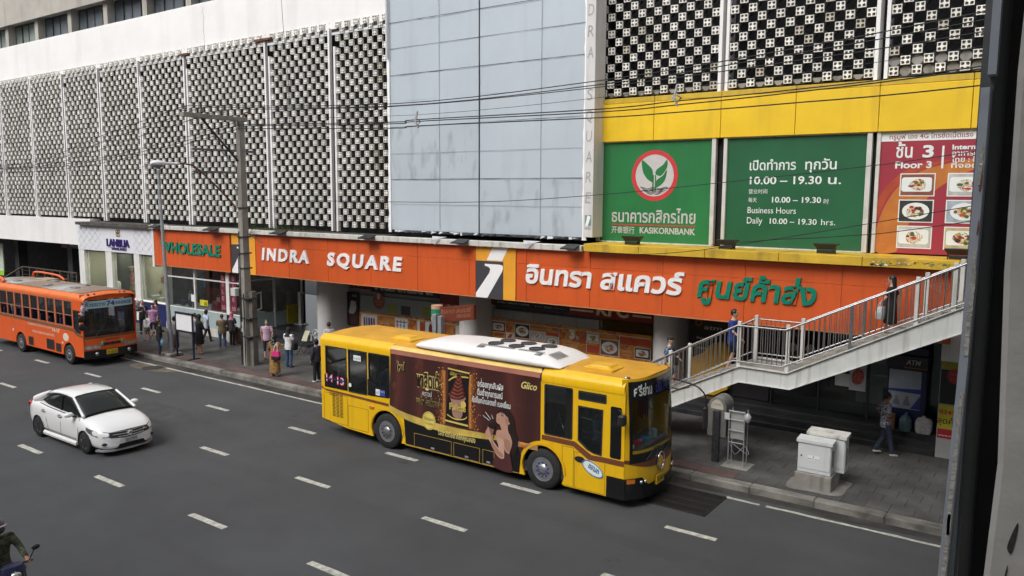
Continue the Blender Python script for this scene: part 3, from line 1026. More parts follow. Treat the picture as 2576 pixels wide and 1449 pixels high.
text(m_, 'ไทย : อินเดีย', FY(23.42, .006), -2.80, -1.8, 8.0, .11, .02, k=.62)
text(m_, 'ที่จอดรถ', FY(23.42, .006), -2.80, -1.9, 7.85, .11, .02, k=.62)
text(m_, 'ทรูมูฟ เอช 4G โทรชัดเน็ตแรง', FY(23.42, .006), -4.3, -2.35, 8.63, .10, .012, k=.62, mi=3)
ob('print', m_, [print_white, M('poster_orange', (.50, .17, .035), .4), M('poster_rust', (.42, .07, .03), .4), crim], parent=k3)
foods = [M_spots('food_a', [(.5, .45, .35), (.75, .7, .6), (.4, .1, .03), (.55, .35, .08), (.08, .12, .03)], 7, .4),
         M_spots('food_b', [(.03, .03, .03), (.5, .1, .04), (.7, .68, .6), (.12, .25, .04), (.6, .3, .08)], 6, .4),
         M_spots('food_c', [(.7, .7, .68), (.55, .28, .08), (.72, .7, .62), (.4, .15, .05), (.75, .73, .7)], 6, .4)]
def photo(parent, x0, x1, z0, z1, y, i, name='photo', plate_=True):
    """a printed food photograph: white rim, plate and the dish on it"""
    q = MB()
    q.plate([rect(x0, x1, z0, z1)], FY(y, .004), 0, 0)
    b_ = .03 * min(1, (x1 - x0))
    q.plate([rect(x0 + b_, x1 - b_, z0 + b_, z1 - b_)], FY(y, .007), 0, 1)
    cx, cz, r_ = (x0 + x1) / 2, (z0 + z1) / 2, min(x1 - x0, (z1 - z0) * 1.3) * .42
    if plate_:
        q.plate([circ(cx, cz, r_, 20, r_ * .68) if i % 2 else rrect(cx - r_ * 1.15, cx + r_ * 1.05, cz - r_ * .55, cz + r_ * .6, r_ * .2)], FY(y, .010), 0, 0)
    pts = [(cx + r_ * .72 * random.uniform(.7, 1.1) * cos(a * .785), cz + r_ * .5 * random.uniform(.7, 1.1) * sin(a * .785)) for a in range(8)]
    q.plate([catmull(pts, 3)], FY(y, .013), 0, 2)
    for k in range(7):
        a_ = random.uniform(0, 6.28); d_ = r_ * random.uniform(.1, .62)
        q.plate([circ(cx + d_ * cos(a_) * (1 if plate_ else 1.5), cz + d_ * .66 * sin(a_), r_ * random.uniform(.1, .24), 7, r_ * random.uniform(.06, .16))], FY(y, .015 + .001 * k), 0, 3 + (k + i) % 4)
    base_ = [(.25, .08, .05), (.03, .035, .03), (.5, .5, .48), (.35, .42, .5), (.5, .42, .25)][i % 5]
    return ob(name, q, [print_white, M('photo_ground_%d' % (i % 5), base_, .5, .2, 4), foods[i % 3], M('herb', (.06, .14, .03), .5), M('meat', (.22, .06, .03), .5, .3, 20), M('rice', (.62, .58, .45), .5), M('chilli', (.45, .06, .03), .5)], parent=parent)
for i, z0 in enumerate((7.12, 6.43, 5.74)):
    photo(k3, -3.98, -3.14, z0, z0 + .60, 23.42, i)
    photo(k3, -2.86, -2.0, z0, z0 + .60, 23.42, i + 2)
for a, b in ((-9.07, -8.86), (-4.70, -4.61)):
    ob('shadow_gap', MB().box(a, b, 23.55, 23.6, 5.56, 8.83), black_wall, parent=bld)

# floodlights on the ledge, flat lamps on the coping
def flood(x0, x1, y, z, label):
    t = thing('floodlight', ((x0 + x1) / 2, y, z), label, 'floodlight', 'black floodlights along the yellow ledge')
    c = (x0 + x1) / 2
    h_ = MB()
    q = lambda xa, xb, ya, yb, z_: [(xa, ya, z_), (xb, ya, z_), (xb, yb, z_), (xa, yb, z_)]
    h_.loft([q(x0, x1, y - .16, y + .16, z + .27), q(x0, x1, y - .16, y + .16, z + .24), q(x0 + .09, x1 - .09, y - .08, y + .1, z + .12)], smooth=False)
    ob('lamp_housing', h_, black_metal, parent=t, fix=True)
    ob('ballast_box', MB().bbox(x0 + .1, x1 - .1, y - .1, y + .08, z + .02, z + .10, .015), black_metal, parent=t)
    for x_ in (x0 + .07, x1 - .07):
        ob('bracket', MB().box(x_ - .012, x_ + .012, y - .03, y + .03, z, z + .2), black_metal, parent=t)
flood(-11.69, -11.07, 22.5, 5.56, 'black floodlight on the yellow ledge below the KASIKORNBANK lettering')
flood(-8.62, -8.02, 22.5, 5.56, 'black floodlight on the yellow ledge between the two green boards')
flood(-5.85, -5.24, 22.5, 5.56, 'black floodlight on the yellow ledge under the opening hours board')
flood(-2.7, -2.1, 22.5, 5.56, 'black floodlight on the yellow ledge under the food poster')
for (x0, x1), lb in zip(((-37.9, -37.1), (-33.2, -32.35), (-28.3, -27.55), (-22.9, -22.25), (-18.2, -17.6), (-13.6, -13.05)),
                        ('left end of the WHOLESALE sign', 'right end of the WHOLESALE sign', 'letters INDR', 'word SQUARE, right half', 'logo panel below the grey banner', 'Thai lettering by the ledge')):
    t = thing('flat_lamp', ((x0 + x1) / 2, 21.9, 5.42), 'flat black lamp leaning out from the coping above the ' + lb, 'lamp', 'flat lamps on the white coping')
    q = MB().loft([[(x0, 21.78, 5.36), (x1, 21.78, 5.36), (x1, 21.78, 5.40), (x0, 21.78, 5.40)], [(x0 + .04, 22.2, 5.44), (x1 - .04, 22.2, 5.44), (x1 - .04, 22.2, 5.52), (x0 + .04, 22.2, 5.52)]], smooth=False)
    ob('lamp_housing', q, black_metal, parent=t, fix=True)
    ob('arm', MB().box((x0 + x1) / 2 - .03, (x0 + x1) / 2 + .03, 22.1, 22.4, 5.44, 5.49), black_metal, parent=t)

# ================================================================= blank grey-blue banner
bn = thing('billboard', (-17.8, 22.95, 5.7), 'huge blank pale blue vinyl billboard, patched and torn along its lower edge', 'billboard')
vinyl = M('vinyl_blue', (0.45, 0.51, 0.56), .55, .04, .35, streak=.3, scol=(.33, .37, .41), sscale=(1.7, 1.7, .25), bump=.12, bscale=.7)
vinyl2 = M('vinyl_blue_stained', (0.43, 0.485, 0.53), .55, .05, .35, streak=.7, scol=(.22, .24, .27), sscale=(2.6, 2.6, .9), bump=.12, bscale=.9)
zs = [5.70, 6.71, 7.67, 8.66, 9.68, 10.65, 11.65, 12.65, 13.62, 14.6, 15.6]
for (xa, xb) in ((-22.2, -17.83), (-17.80, -13.45)):
    for i, (z0, z1) in enumerate(zip(zs[:-1], zs[1:])):
        n = 14
        m_ = MB()
        rows = []
        for j in range(5):
            r_ = []
            for q in range(n + 1):
                x = xa + (xb - xa) * q / n
                zz = z0 + (z1 - z0) * j / 4
                e = 0
                r_.append((x, 22.98 - .008 * sin(x * 1.7 + z0) - .004 * sin(zz * 2.2), zz + (e * random.uniform(-1, 1) * .6)))
            rows.append(r_)
        for j in range(4):
            m_.add(rows[j] + rows[j + 1], [(q, q + 1, n + 2 + q, n + 1 + q) for q in range(n)], 0, True)
        st = (i in (2, 3) and xa < -18) or (i in (0, 1) and xa > -18)
        ob('vinyl_sheet', m_, vinyl2 if st else vinyl, parent=bn)
        # dark sagging seam under each sheet
        if i:
            s_ = MB()
            a_, b_ = [], []
            thick = {1: .012, 2: .022, 3: .012, 4: .012, 6: .022, 7: .010, 8: .022}.get(i, .02)
            if i == 5: continue
            smat = M('seam_faint', (.30, .33, .36), .7) if i in (1, 3) else M('seam_dark', (.06, .065, .07), .9)
            for q in range(n + 1):
                x = xa + (xb - xa) * q / n
                a_.append((x, z0 - thick * random.uniform(.2, .9)))
                b_.append((x, z0 + .006))
            s_.plate([a_ + b_[::-1]], FY(22.955, .004), 0)
            ob('seam', s_, smat, parent=bn)
m_ = MB().box(-17.83, -17.80, 22.94, 22.97, 5.7, 15.6)
ob('joint', m_, M('seam_dark', (.06, .065, .07), .9), parent=bn)
for x_ in (-19.69, -15.16):
    ob('weld_line', MB().box(x_ - .006, x_ + .006, 22.945, 22.96, 5.8, 15.6), M('weld', (.36, .42, .46), .6), parent=bn)
ob('frame', MB().box(-22.25, -13.4, 23.05, 23.2, 5.6, 15.6), dark_metal, parent=bn)
edge = MB()
a_, b_ = [], []
z = 5.6
while z < 15.6:
    a_.append((-22.32 + random.uniform(-.03, .03), z)); b_.append((-22.2, z)); z += .25
edge.plate([a_ + b_[::-1]], FY(22.93, 0), .05)
ob('edge_hem', edge, letter_white, parent=bn)
edge = MB()
a_, b_ = [], []
z = 5.6
while z < 15.6:
    a_.append((-13.47 + random.uniform(-.02, .02), z)); b_.append((-13.33 + random.uniform(-.04, .03), z)); z += .25
edge.plate([a_ + b_[::-1]], FY(22.93, 0), .05)
ob('edge_hem', edge, letter_white, parent=bn)
rag = MB()
for i in range(34):
    x0 = -22.0 + i * .25 + random.uniform(-.1, .1)
    wd_ = random.uniform(.15, .5)
    z1 = 5.70
    pts = [(x0, 22.9, z1), (x0 + wd_, 22.9, z1 - .02), (x0 + wd_ * .9, 22.75 - random.uniform(0, .2), z1 - random.uniform(.03, .09)), (x0 + wd_ * .3, 22.8 - random.uniform(0, .1), z1 - random.uniform(.02, .12))]
    rag.add(pts, [(0, 3, 2, 1)], 0 if random.random() < .3 else 1)
for cx, dz in ((-19.2, .3), (-15.1, .28)):
    rag.add([(cx - .3, 22.3, 5.56), (cx + .42, 22.3, 5.55), (cx + .25, 22.1, 5.50), (cx + .02, 22.07, 5.56 - dz), (cx - .12, 22.08, 5.44)], [(0, 4, 3, 2, 1)], 0)
ob('torn_edge', rag, [M('torn_vinyl', (.5, .5, .5), .6, .2, 5), black_metal], parent=bn, kind='stuff')
flap = MB().loft([[(-22.3 + .12 * sin(j), 22.85 + .05 * cos(j), z) for j in (0, 1.4, 2.8)] for z in (12.3, 12.8, 13.4, 14.1, 14.6)], caps=False, closed=False)
ob('flap', flap, letter_white, parent=bn)
# narrow upright sign at the banner's right edge
vs_ = thing('upright_sign', (-13.1, 22.8, 5.6), 'narrow white upright sign with black vertical letters beside the blue billboard', 'sign')
ob('panel', MB().bbox(-13.30, -12.95, 22.72, 23.4, 5.72, 15.2, .01), M('faded_white', (.62, .61, .6), .6, .05, 1, streak=.4, scol=(.3, .3, .3)), parent=vs_)
m_ = MB()
zz = 14.35
for ch in 'INDRA SQUARE':
    if ch != ' ':
        text(m_, ch, FY(22.72, .006), -13.24, -13.02 if ch != 'I' else -13.18, zz - .25, .36, .0, .1)
    zz -= .66
m_.plate([rect(-13.24, -13.0, 6.1, 6.45)], FY(22.72, .006), 0, 1)
m_.plate([[(-13.22, 6.1), (-13.12, 6.1), (-13.02, 6.4), (-13.14, 6.44)]], FY(22.72, .009), 0, 2)
text(m_, 'INDRA', FY(22.72, .006), -13.25, -13.0, 5.98, .08, .02)
ob('lettering', m_, [M('ink_grey', (.36, .36, .37), .6), M('faded_teal', (.16, .28, .27), .6), letter_white], parent=vs_)

# ================================================================= shopfronts
lb = thing('boutique_shopfront', (-46.7, 22.7, .18), 'white boutique shopfront with LANBUA THAILAND sign and tall display windows', 'shopfront')
YL = 22.7
ob('sign_panel', MB().bbox(-46.72, -39.0, YL, YL + .35, 3.86, 5.32, .015), M('boutique_white', (.74, .75, .79), .4, .03), parent=lb)
m_ = MB()
for (xa, xb) in ((-46.6, -44.1), (-40.8, -38.45)):
    n = 4
    st = (xb - xa) / n
    for i in range(n):
        for s_ in (-1, 1):
            pts = []
            for j in range(7):
                zz = 3.95 + j * .22
                ph = (zz - 3.95) / .44
                pts.append((xa + st * (i + .5) + s_ * st * .48 * cos(ph * pi), YL - .006, zz))
            m_.tube(pts, .006, 3)
ob('trellis_print', m_, M('trellis_grey', (.42, .42, .46), .6), parent=lb)
m_ = MB()
text(m_, 'LANBUA', FY(YL, .004), -43.46, -41.16, 4.18, .40, .02, depth=.06)
text(m_, 'THAILAND', FY(YL, .004), -43.05, -41.5, 3.99, .13, .03, depth=.03)
ob('lettering', m_, M('letter_purple', (.03, .012, .16), .4), parent=lb)
m_ = MB()
for sx in (-1, 1):
    for dz in (0, .18):
        m_.plate([circ(-42.3 + sx * .1, 4.82 + dz, .12, 14, .11), circ(-42.3 + sx * .1, 4.82 + dz, .07, 14, .06)], FY(YL, .02), .02)
m_.plate([circ(-42.3, 4.93, .07, 10)], FY(YL, .03), .02)
ob('emblem', m_, M('gold', (.35, .22, .05), .4, metal=.6), parent=lb)
for x0, x1, zb in ((-46.72, -46.1, .3), (-43.78, -43.15, .3), (-40.88, -40.35, .3), (-38.0, -37.8, .3)):
    ob('post', MB().bbox(x0, x1, YL + .02, YL + .3, zb, 3.86, .01), white_paint, parent=lb)
ob('base', MB().bbox(-46.7, -37.85, YL + .03, YL + .3, .18, 1.35, .01), navy, parent=lb)
ob('sill', MB().bbox(-46.7, -37.9, YL - .02, YL + .32, 1.36, 1.42, .01), white_paint, parent=lb)
for x0, x1 in ((-46.1, -43.78), (-43.15, -40.88), (-40.35, -38.0)):
    ob('glass_pane', MB().box(x0, x1, YL + .16, YL + .175, 1.42, 3.86), shop_glass, parent=lb)
ob('room', MB().box(-46.7, -46.6, YL + .3, 26, .2, 4).box(-46.6, -37.9, 25.2, 25.4, .2, 4), cream_int, parent=lb)
ob('room_floor', MB().box(-46.6, -37.9, YL + .3, 25.2, .2, 1.0), grey_panel, parent=lb)
ob('added_screen', MB().box(-46.5, -44.3, 24.5, 24.55, 1.0, 3.7), M('added_screen_grey', (.06, .065, .06), .7, .3, 2), parent=lb)  # made-up dark panel, added so the first window reads dark
ob('ceiling', MB().box(-46.6, -31.9, YL + .3, 25.3, 3.75, 3.85), M('ceiling_pale', (.5, .5, .46), .8), parent=lb)
for x_ in (-45.2, -43.0, -40.6, -38.8):       # lit ceiling lamps inside the boutique
    ob('ceiling_lamp', MB().box(x_ - .5, x_ + .5, 23.6, 24.2, 3.70, 3.74), M('lit_lamp', (.9, .85, .7), .5, 0.01, emis=(1, .9, .7, 20.0)), parent=lb)

wh = thing('corner_shopfront', (-37.9, 22.9, .18), 'corner shopfront with pale blue base panels and SALE posters under the WHOLESALE sign', 'shopfront')
YW = 22.65
for x0, x1, z0, z1 in ((-37.85, -37.7, .5, 3.44), (-35.36, -35.26, 1.35, 3.44), (-32.75, -32.5, .55, 3.44)):
    ob('mullion', MB().bbox(x0, x1, YW - .02, YW + .1, z0, z1, .006), white_paint, parent=wh)
ob('transom', MB().bbox(-37.7, -32.75, YW - .01, YW + .08, 2.87, 2.93, .005), white_paint, parent=wh)
ob('transom', MB().bbox(-32.5, -31.62, YW - .01, YW + .08, 2.87, 2.93, .005), white_paint, parent=wh)
ob('counter_edge', MB().bbox(-37.7, -31.65, YW - .03, YW + .5, 1.36, 1.40, .008), white_paint, parent=wh)
for x0, x1 in ((-37.7, -36.25), (-36.23, -34.7), (-34.68, -33.2), (-33.18, -31.66)):
    ob('base_panel', MB().bbox(x0, x1, YW - .02, YW + .05, .56, 1.35, .005), pale_panel, parent=wh)
ob('base_plinth', MB().bbox(-37.85, -31.62, YW - .06, YW + .3, .15, .55, .01), M('plinth_cream', (.52, .50, .45), .7, .12, 2, streak=.4, scol=(.25, .23, .2)), parent=wh)
for x0, x1 in ((-37.7, -35.36), (-35.26, -32.75), (-32.5, -31.66)):
    ob('glass_pane', MB().box(x0, x1, YW + .03, YW + .045, 1.4, 2.87), shop_glass, parent=wh)
    ob('glass_pane', MB().box(x0, x1, YW + .03, YW + .045, 2.93, 3.44), shop_glass, parent=wh)
# the side of the shop that turns back into the entrance
ob('side_panel', MB().bbox(-31.68, -31.60, YW + .1, 26.3, .66, 1.36, .005), pale_panel, parent=wh)
ob('side_base', MB().bbox(-31.70, -31.58, YW - .05, 26.4, .15, .62, .01), concrete, parent=wh)
for y_ in (YW, 24.5, 26.2):
    ob('mullion', MB().bbox(-31.70, -31.58, y_, y_ + .09, .6, 3.44, .006), white_paint, parent=wh)
ob('glass_pane', MB().box(-31.65, -31.635, YW + .1, 24.5, 1.36, 3.44), shop_glass, parent=wh)
ob('glass_pane', MB().box(-31.65, -31.635, 24.6, 26.2, 1.36, 3.44), shop_glass, parent=wh)
ob('transom', MB().bbox(-31.70, -31.58, YW + .1, 26.2, 2.97, 3.02, .005), white_paint, parent=wh)
for x_ in (-36.6, -34.0):
    ob('ceiling_lamp', MB().box(x_ - .5, x_ + .5, 24.0, 24.5, 3.52, 3.56), M('lit_lamp_dim', (.9, .85, .8), .5, 0.01, emis=(1, .92, .85, 7.0)), parent=wh)
ob('shop_back', MB().box(-37.9, -31.7, 26.3, 26.5, .2, 3.6).box(-38.0, -37.9, YW + .2, 26.3, .2, 3.6), M('shop_back', (.09, .075, .075), .8, .4, 2), parent=wh)
ob('display_shelf', MB().box(-37.7, -31.8, YW + .2, 24.4, .9, 1.34), M('shelf_grey', (.3, .32, .32), .6), parent=wh)
sale = M('sale_maroon', (.13, .018, .035), .5, .15, 2)
for x0, x1, y_ in ((-33.18, -32.78, YW), (-32.42, -31.95, YW)):
    q = MB().plate([rect(x0, x1, 1.46, 3.30)], FY(y_, .008), .002, 0)
    cx = (x0 + x1) / 2
    for i, ch in enumerate('SALE'):
        text(q, ch, FY(y_, .014), cx - .08, cx + .09, 3.0 - i * .33, .2, .01, mi=1)
    text(q, '30', FY(y_, .014), cx - .14, cx + .15, 1.58, .2, .01, mi=1)
    ob('sale_poster', q, [sale, M('sale_pink', (.50, .26, .28), .6)], parent=wh)
q = MB().plate([rect(-34.9, -34.25, 1.62, 1.90)], FY(YW, .008), .002, 0)
text(q, 'SALE', FY(YW, .014), -34.55, -34.3, 1.67, .15, .03, mi=1)
ob('notice', q, [M('notice_yellow', (.62, .55, .03), .5), black_metal], parent=wh)
ob('notice', MB().plate([rect(-35.62, -35.30, 1.75, 2.1)], FY(YW, .008), .002), print_white, parent=wh)

# goods in the windows
def handbag(x, y, z, s, mat_, label, group='handbags in the shop windows'):
    t = thing('handbag', (x, y, z), label, 'handbag', group)
    a = [[(x + s * c[0] * (1 - .18 * k), y + s * .28 * c[1] * (1 - .3 * k), z + s * .8 * k) for c in circ(0, 0, .5, 14)] for k in (0, .15, .5, .85, 1)]
    ob('pouch', MB().loft(a), mat_, parent=t)
    hp = [(x + s * .28 * cos(radians(d_)), y, z + s * .78 + s * .42 * sin(radians(d_))) for d_ in range(0, 181, 20)]
    ob('handle', MB().tube(hp, s * .03, 5), mat_, parent=t)
bagc = [((.45, .23, .12), 'tan'), ((.55, .33, .25), 'rose beige'), ((.1, .3, .5), 'sky blue'), ((.55, .08, .1), 'red'), ((.5, .25, .3), 'dusty pink'), ((.5, .5, .47), 'white'),
        ((.35, .27, .1), 'ochre'), ((.04, .05, .09), 'navy'), ((.18, .2, .2), 'grey')]
spots = [(-41.9, 23.5, 1.9, .45, 0, 'on a tall white stool in the middle boutique window'), (-41.3, 23.4, 2.1, .42, 0, 'on the right-hand stool of the middle boutique window'), (-42.3, 23.4, 1.75, .38, 1, 'low in the middle boutique window'),
         (-39.5, 23.5, 2.3, .5, 1, 'hung in the third boutique window'), (-38.7, 23.6, 2.25, .5, 4, 'at the right edge of the third boutique window'), (-39.3, 23.2, 1.75, .34, 1, 'beside a white stool in the third boutique window'),
         (-36.1, 23.6, 2.35, .52, 2, 'hung high in the left corner-shop window'), (-36.4, 23.1, 1.7, .45, 5, 'with a red print, below the blue bag'), (-37.0, 23.7, 2.3, .4, 4, 'hung near the left edge of the corner-shop window'),
         (-33.9, 23.6, 2.3, .5, 2, 'hung high in the right corner-shop window'), (-33.3, 23.7, 2.2, .6, 4, 'hung next to the maroon SALE poster'), (-34.2, 23.2, 1.75, .35, 5, 'small, above the yellow notice at its right'),
         (-33.8, 23.2, 1.75, .35, 5, 'small, left of the ochre bag'), (-33.3, 23.3, 1.65, .5, 6, 'near the maroon SALE poster, low down'), (-36.9, 23.0, 1.4, .4, 7, 'standing on the counter at far left'), (-36.3, 23.0, 1.4, .35, 7, 'standing on the counter second from left'),
         (-35.9, 23.0, 1.4, .4, 8, 'standing on the counter by the middle mullion'), (-34.3, 23.0, 1.4, .45, 8, 'standing on the counter below the yellow notice')]
for x, y, z, s, c, lb_ in spots:
    handbag(x, y, z, s * .9, M('bag_' + bagc[c][1].replace(' ', '_'), bagc[c][0], .6, .1), bagc[c][1] + ' handbag ' + lb_)
bk = thing('shopping_basket', (-33.95, 23.0, 1.4), 'red plastic shopping basket on the counter of the corner shop', 'basket')
redp = M('red_plastic', (.5, .02, .03), .4)
for k in range(5):
    ob('rim', MB().loft([[(-33.95 + c[0] * (.9 + .05 * k), 23.0 + c[1] * .6, 1.42 + .09 * k) for c in rrect(-.26, .26, -.2, .2, .05)], [(-33.95 + c[0] * (.92 + .05 * k), 23.0 + c[1] * .6, 1.46 + .09 * k) for c in rrect(-.26, .26, -.2, .2, .05)]]), redp, parent=bk)
for i, (x, y, h_) in enumerate(((-42.0, 23.5, .85), (-41.4, 23.4, 1.05), (-39.9, 23.3, .65), (-39.1, 23.2, .6), (-38.5, 23.2, .55), (-44.5, 23.4, .6))):
    t = thing('display_stool', (x, y, 1.0), 'white display stool in the boutique, %s' % ('left of the pair in its middle window', 'taller of the pair in its middle window', 'leftmost in its third window', 'middle one in its third window', 'rightmost in its third window', 'in its first window by the armchair')[i], 'stool', 'white display stools')
    ob('seat', MB().bbox(x - .17, x + .17, y - .17, y + .17, 1.0 + h_ - .05, 1.0 + h_, .01), white_paint, parent=t)
    for sx in (-.14, .14):
        for sy in (-.14, .14):
            ob('leg', MB().box(x + sx - .015, x + sx + .015, y + sy - .015, y + sy + .015, 1.0, .95 + h_), white_paint, parent=t)
t = thing('armchair', (-45.2, 23.6, 1.0), 'white rounded armchair in the first boutique window', 'armchair')
ob('back', MB().bbox(-45.7, -44.8, 23.9, 24.1, 1.0, 2.0, .06), white_paint, parent=t)
ob('seat', MB().bbox(-45.7, -44.8, 23.4, 23.9, 1.0, 1.45, .05), white_paint, parent=t)
for x_ in (-45.7, -44.92):
    ob('arm', MB().bbox(x_, x_ + .12, 23.35, 23.9, 1.0, 1.7, .04), white_paint, parent=t)
def mannequin(x, y, z, ct, cb, label):
    t = thing('mannequin', (x, y, z), label, 'mannequin')
    q = MB()
    for zz, rx, ry in ((0, 0, 0),): pass
    prof = [(1.0, .03, .03), (1.06, .05, .05), (1.18, .16, .09), (1.3, .17, .10), (1.5, .12, .08), (1.7, .16, .11)]
    q.loft([[(x + c[0] * rx, y + c[1] * ry, z + 1.75 - (zz - 1.0)) for c in circ(0, 0, 1, 14)] for zz, rx, ry in prof][::-1])
    ob('top', q, ct, parent=t)
    ob('skirt', MB().loft([[(x + c[0] * rx, y + c[1] * ry, z + zz) for c in circ(0, 0, 1, 14)] for zz, rx, ry in ((.15, .24, .18), (.6, .2, .15), (1.08, .15, .1))]), cb, parent=t)
    ob('head', MB().ell((x, y, z + 1.88), .08, .09, .12), M('mannequin_cream', (.5, .42, .33), .5), parent=t)
    ob('hat', MB().ell((x, y, z + 1.98), .14, .14, .05), M('straw', (.4, .3, .18), .8), parent=t)
    ob('stand', MB().cyl((x, y, z), (x, y, z + .2), .02).cyl((x, y, z), (x, y, z + .02), .14), steel, parent=t)
mannequin(-42.55, 23.5, 1.0, M_spots('print_coral', [(.5, .1, .08), (.6, .4, .3), (.45, .05, .06)], 10), M_spots('print_green', [(.05, .2, .08), (.2, .35, .12)], 8), 'headless mannequin in coral print top and green skirt in the boutique window')

# dark portico at far left
rl = thing('portico_railing', (-58, 24.4, .63), 'brown timber and wire railing of the dark terrace behind the orange bus', 'railing')
wood = M('dark_wood', (.10, .075, .055), .7, .25, 3)
for i in range(8):
    x = -58 + i * 1.05
    ob('post', MB().box(x - .05, x + .05, 24.4, 24.5, .4, 2.08), wood, parent=rl)
ob('top_rail', MB().box(-58, -50.6, 24.37, 24.53, 2.06, 2.12), wood, parent=rl)
for j in range(4):
    ob('wire', MB().box(-58, -50.6, 24.44, 24.46, 1.05 + j * .26, 1.08 + j * .26), dark_metal, parent=rl)
ob('ramp_rail', MB().tube([(-58, 24.45, 2.08), (-60.6, 23.9, .95)], .05, 6), wood, parent=rl)
for i, (x, y) in enumerate(((-54.5, 25.6), (-51.5, 25.4))):
    t = thing('terrace_table', (x, y, .63), 'wooden table on the dark terrace, %s' % ('by the man in blue' if i == 0 else 'nearest the boutique'), 'table', 'terrace tables')
    ob('top', MB().bbox(x - .5, x + .5, y - .4, y + .4, 1.34, 1.4, .01), M('table_wood', (.3, .15, .07), .5), parent=t)
    ob('leg', MB().cyl((x, y, .63), (x, y, 1.34), .04), dark_metal, parent=t)
gp = thing('menu_panel', (-63, 24.6, 1), 'bright yellow-green menu panel at the far left edge', 'menu board')
ob('panel', MB().bbox(-63.0, -61.3, 24.6, 24.7, 1.4, 3.5, .02), M('menu_pale', (.55, .6, .5), .5), parent=gp)
ob('frame', MB().bbox(-63.1, -61.2, 24.55, 24.59, 1.25, 1.6, .01), M('menu_lime', (.3, .6, .05), .5), parent=gp)
pr = thing('poster_stand', (-49.3, 24.2, .6), 'red advertising panel beside the boutique at the edge of the terrace', 'advertising panel')
ob('panel', MB().bbox(-49.3, -48.95, 24.2, 24.3, .7, 2.9, .01), M('ad_red', (.4, .02, .06), .5, .3, 3), parent=pr)
q = MB().box(-53.4, -52.6, 24.9, 25.0, 3.55, 3.95)
mcs = thing('restaurant_sign', (-53, 24.9, 3.6), 'dim red and grey restaurant sign in the dark terrace', 'sign')
ob('logo_box', q, M('dim_red', (.25, .01, .01), .5), parent=mcs)
q = MB().box(-52.6, -49, 24.92, 25.0, 3.55, 3.95)
ob('panel', q, black_metal, parent=mcs)
q = MB(); text(q, "McDonald's", FY(24.92, .004), -52.3, -49.9, 3.66, .25, .02)
ob('lettering', q, M('dim_grey', (.3, .3, .3), .5), parent=mcs)

# ================================================================= under the sign: restaurants and promotion boards
YR = 24.9
fr = FY(YR, .004)
mc = thing('restaurant_sign', (-26.6, YR, 2.8), "black McDonald's restaurant sign half hidden under the orange fascia", 'sign')
ob('panel', MB().bbox(-25.35, -21.4, YR - .05, YR + .02, 2.80, 3.40, .01), black_metal, parent=mc)
ob('logo_box', MB().bbox(-26.65, -25.37, YR - .07, YR + .02, 2.88, 3.42, .01), M('mc_red', (.17, .012, .01), .5), parent=mc)
q = MB()
text(q, "McDonald's.", FY(YR - .05, .004), -25.05, -21.7, 2.93, .42, .035, depth=.03)
ob('lettering', q, print_grey, parent=mc)
q = MB()
for a in (-26.25, -25.95):
    q.tube([(a + .13 * cos(radians(t_)), YR - .08, 2.96 + .42 * sin(radians(t_))) for t_ in range(0, 181, 18)], .035, 5)
ob('arches', q, M('mc_yellow', (.4, .22, .01), .5), parent=mc)
rl2 = thing('restaurant_sign', (-21.3, YR, 2.8), 'dull red sign box beside the right end of the black restaurant sign', 'sign')
ob('panel', MB().bbox(-21.35, -20.0, YR - .06, YR + .02, 2.62, 3.15, .01), M('mc_red', (.17, .012, .01), .5), parent=rl2)
can = thing('coffee_poster', (-26.5, YR, 1.15), 'tall black coffee poster panel beside the first round pillar', 'poster')
ob('panel', MB().bbox(-26.86, -26.14, YR - .06, YR, 1.15, 2.68, .01), M('poster_black', (.03, .02, .022), .4), parent=can)
q = MB()
q.plate([catmull([(-26.75, 1.75), (-26.68, 2.0), (-26.6, 2.28), (-26.45, 2.3), (-26.3, 2.25), (-26.28, 1.95), (-26.4, 1.75), (-26.6, 1.7)], 4)], FY(YR - .06, .004), 0, 0)
q.plate([catmull([(-26.68, 1.3), (-26.7, 1.7), (-26.5, 1.75), (-26.3, 1.7), (-26.32, 1.3), (-26.5, 1.25)], 4)], FY(YR - .06, .003), 0, 1)
text(q, 'BLACK', FY(YR - .06, .004), -26.5, -26.22, 2.5, .09, .03, mi=0)
ob('print', q, [print_grey, M('cola', (.09, .03, .04), .4)], parent=can)
rs_ = thing('glass_screen', (-24, YR, 1.9), 'pale grey glass screen with square green stickers above the clothing posters', 'glass screen')
ob('screen', MB().bbox(-26.05, -19.5, YR - .02, YR + .06, 1.9, 2.62, .005), M('frosted', (.25, .28, .27), .3, .06, 1), parent=rs_)
q = MB().plate([circ(-24.88, 2.43, .36, 28, .38)], FY(YR - .02, .005), .01, 0)
text(q, '1', FY(YR - .02, .012), -24.98, -24.8, 2.5, .24, .03, mi=1)
text(q, 'WHOLESALE', FY(YR - .02, .012), -25.12, -24.64, 2.36, .06, 0, mi=1)
text(q, 'PLAZA', FY(YR - .02, .012), -25.0, -24.76, 2.24, .06, 0, mi=1)
ob('round_sticker', q, [M('sticker_brick', (.33, .09, .05), .5), print_grey], parent=rs_)
q = MB().plate([circ(-20.9, 2.60, .30, 24, .3)], FY(YR - .02, .005), .01, 0)
text(q, '2', FY(YR - .02, .012), -20.98, -20.78, 2.55, .22, .03, mi=1)
ob('round_sticker', q, [M('sticker_brick', (.33, .09, .05), .5), print_grey], parent=rs_)
lime = M('sticker_lime', (.26, .30, .05), .5, .08)
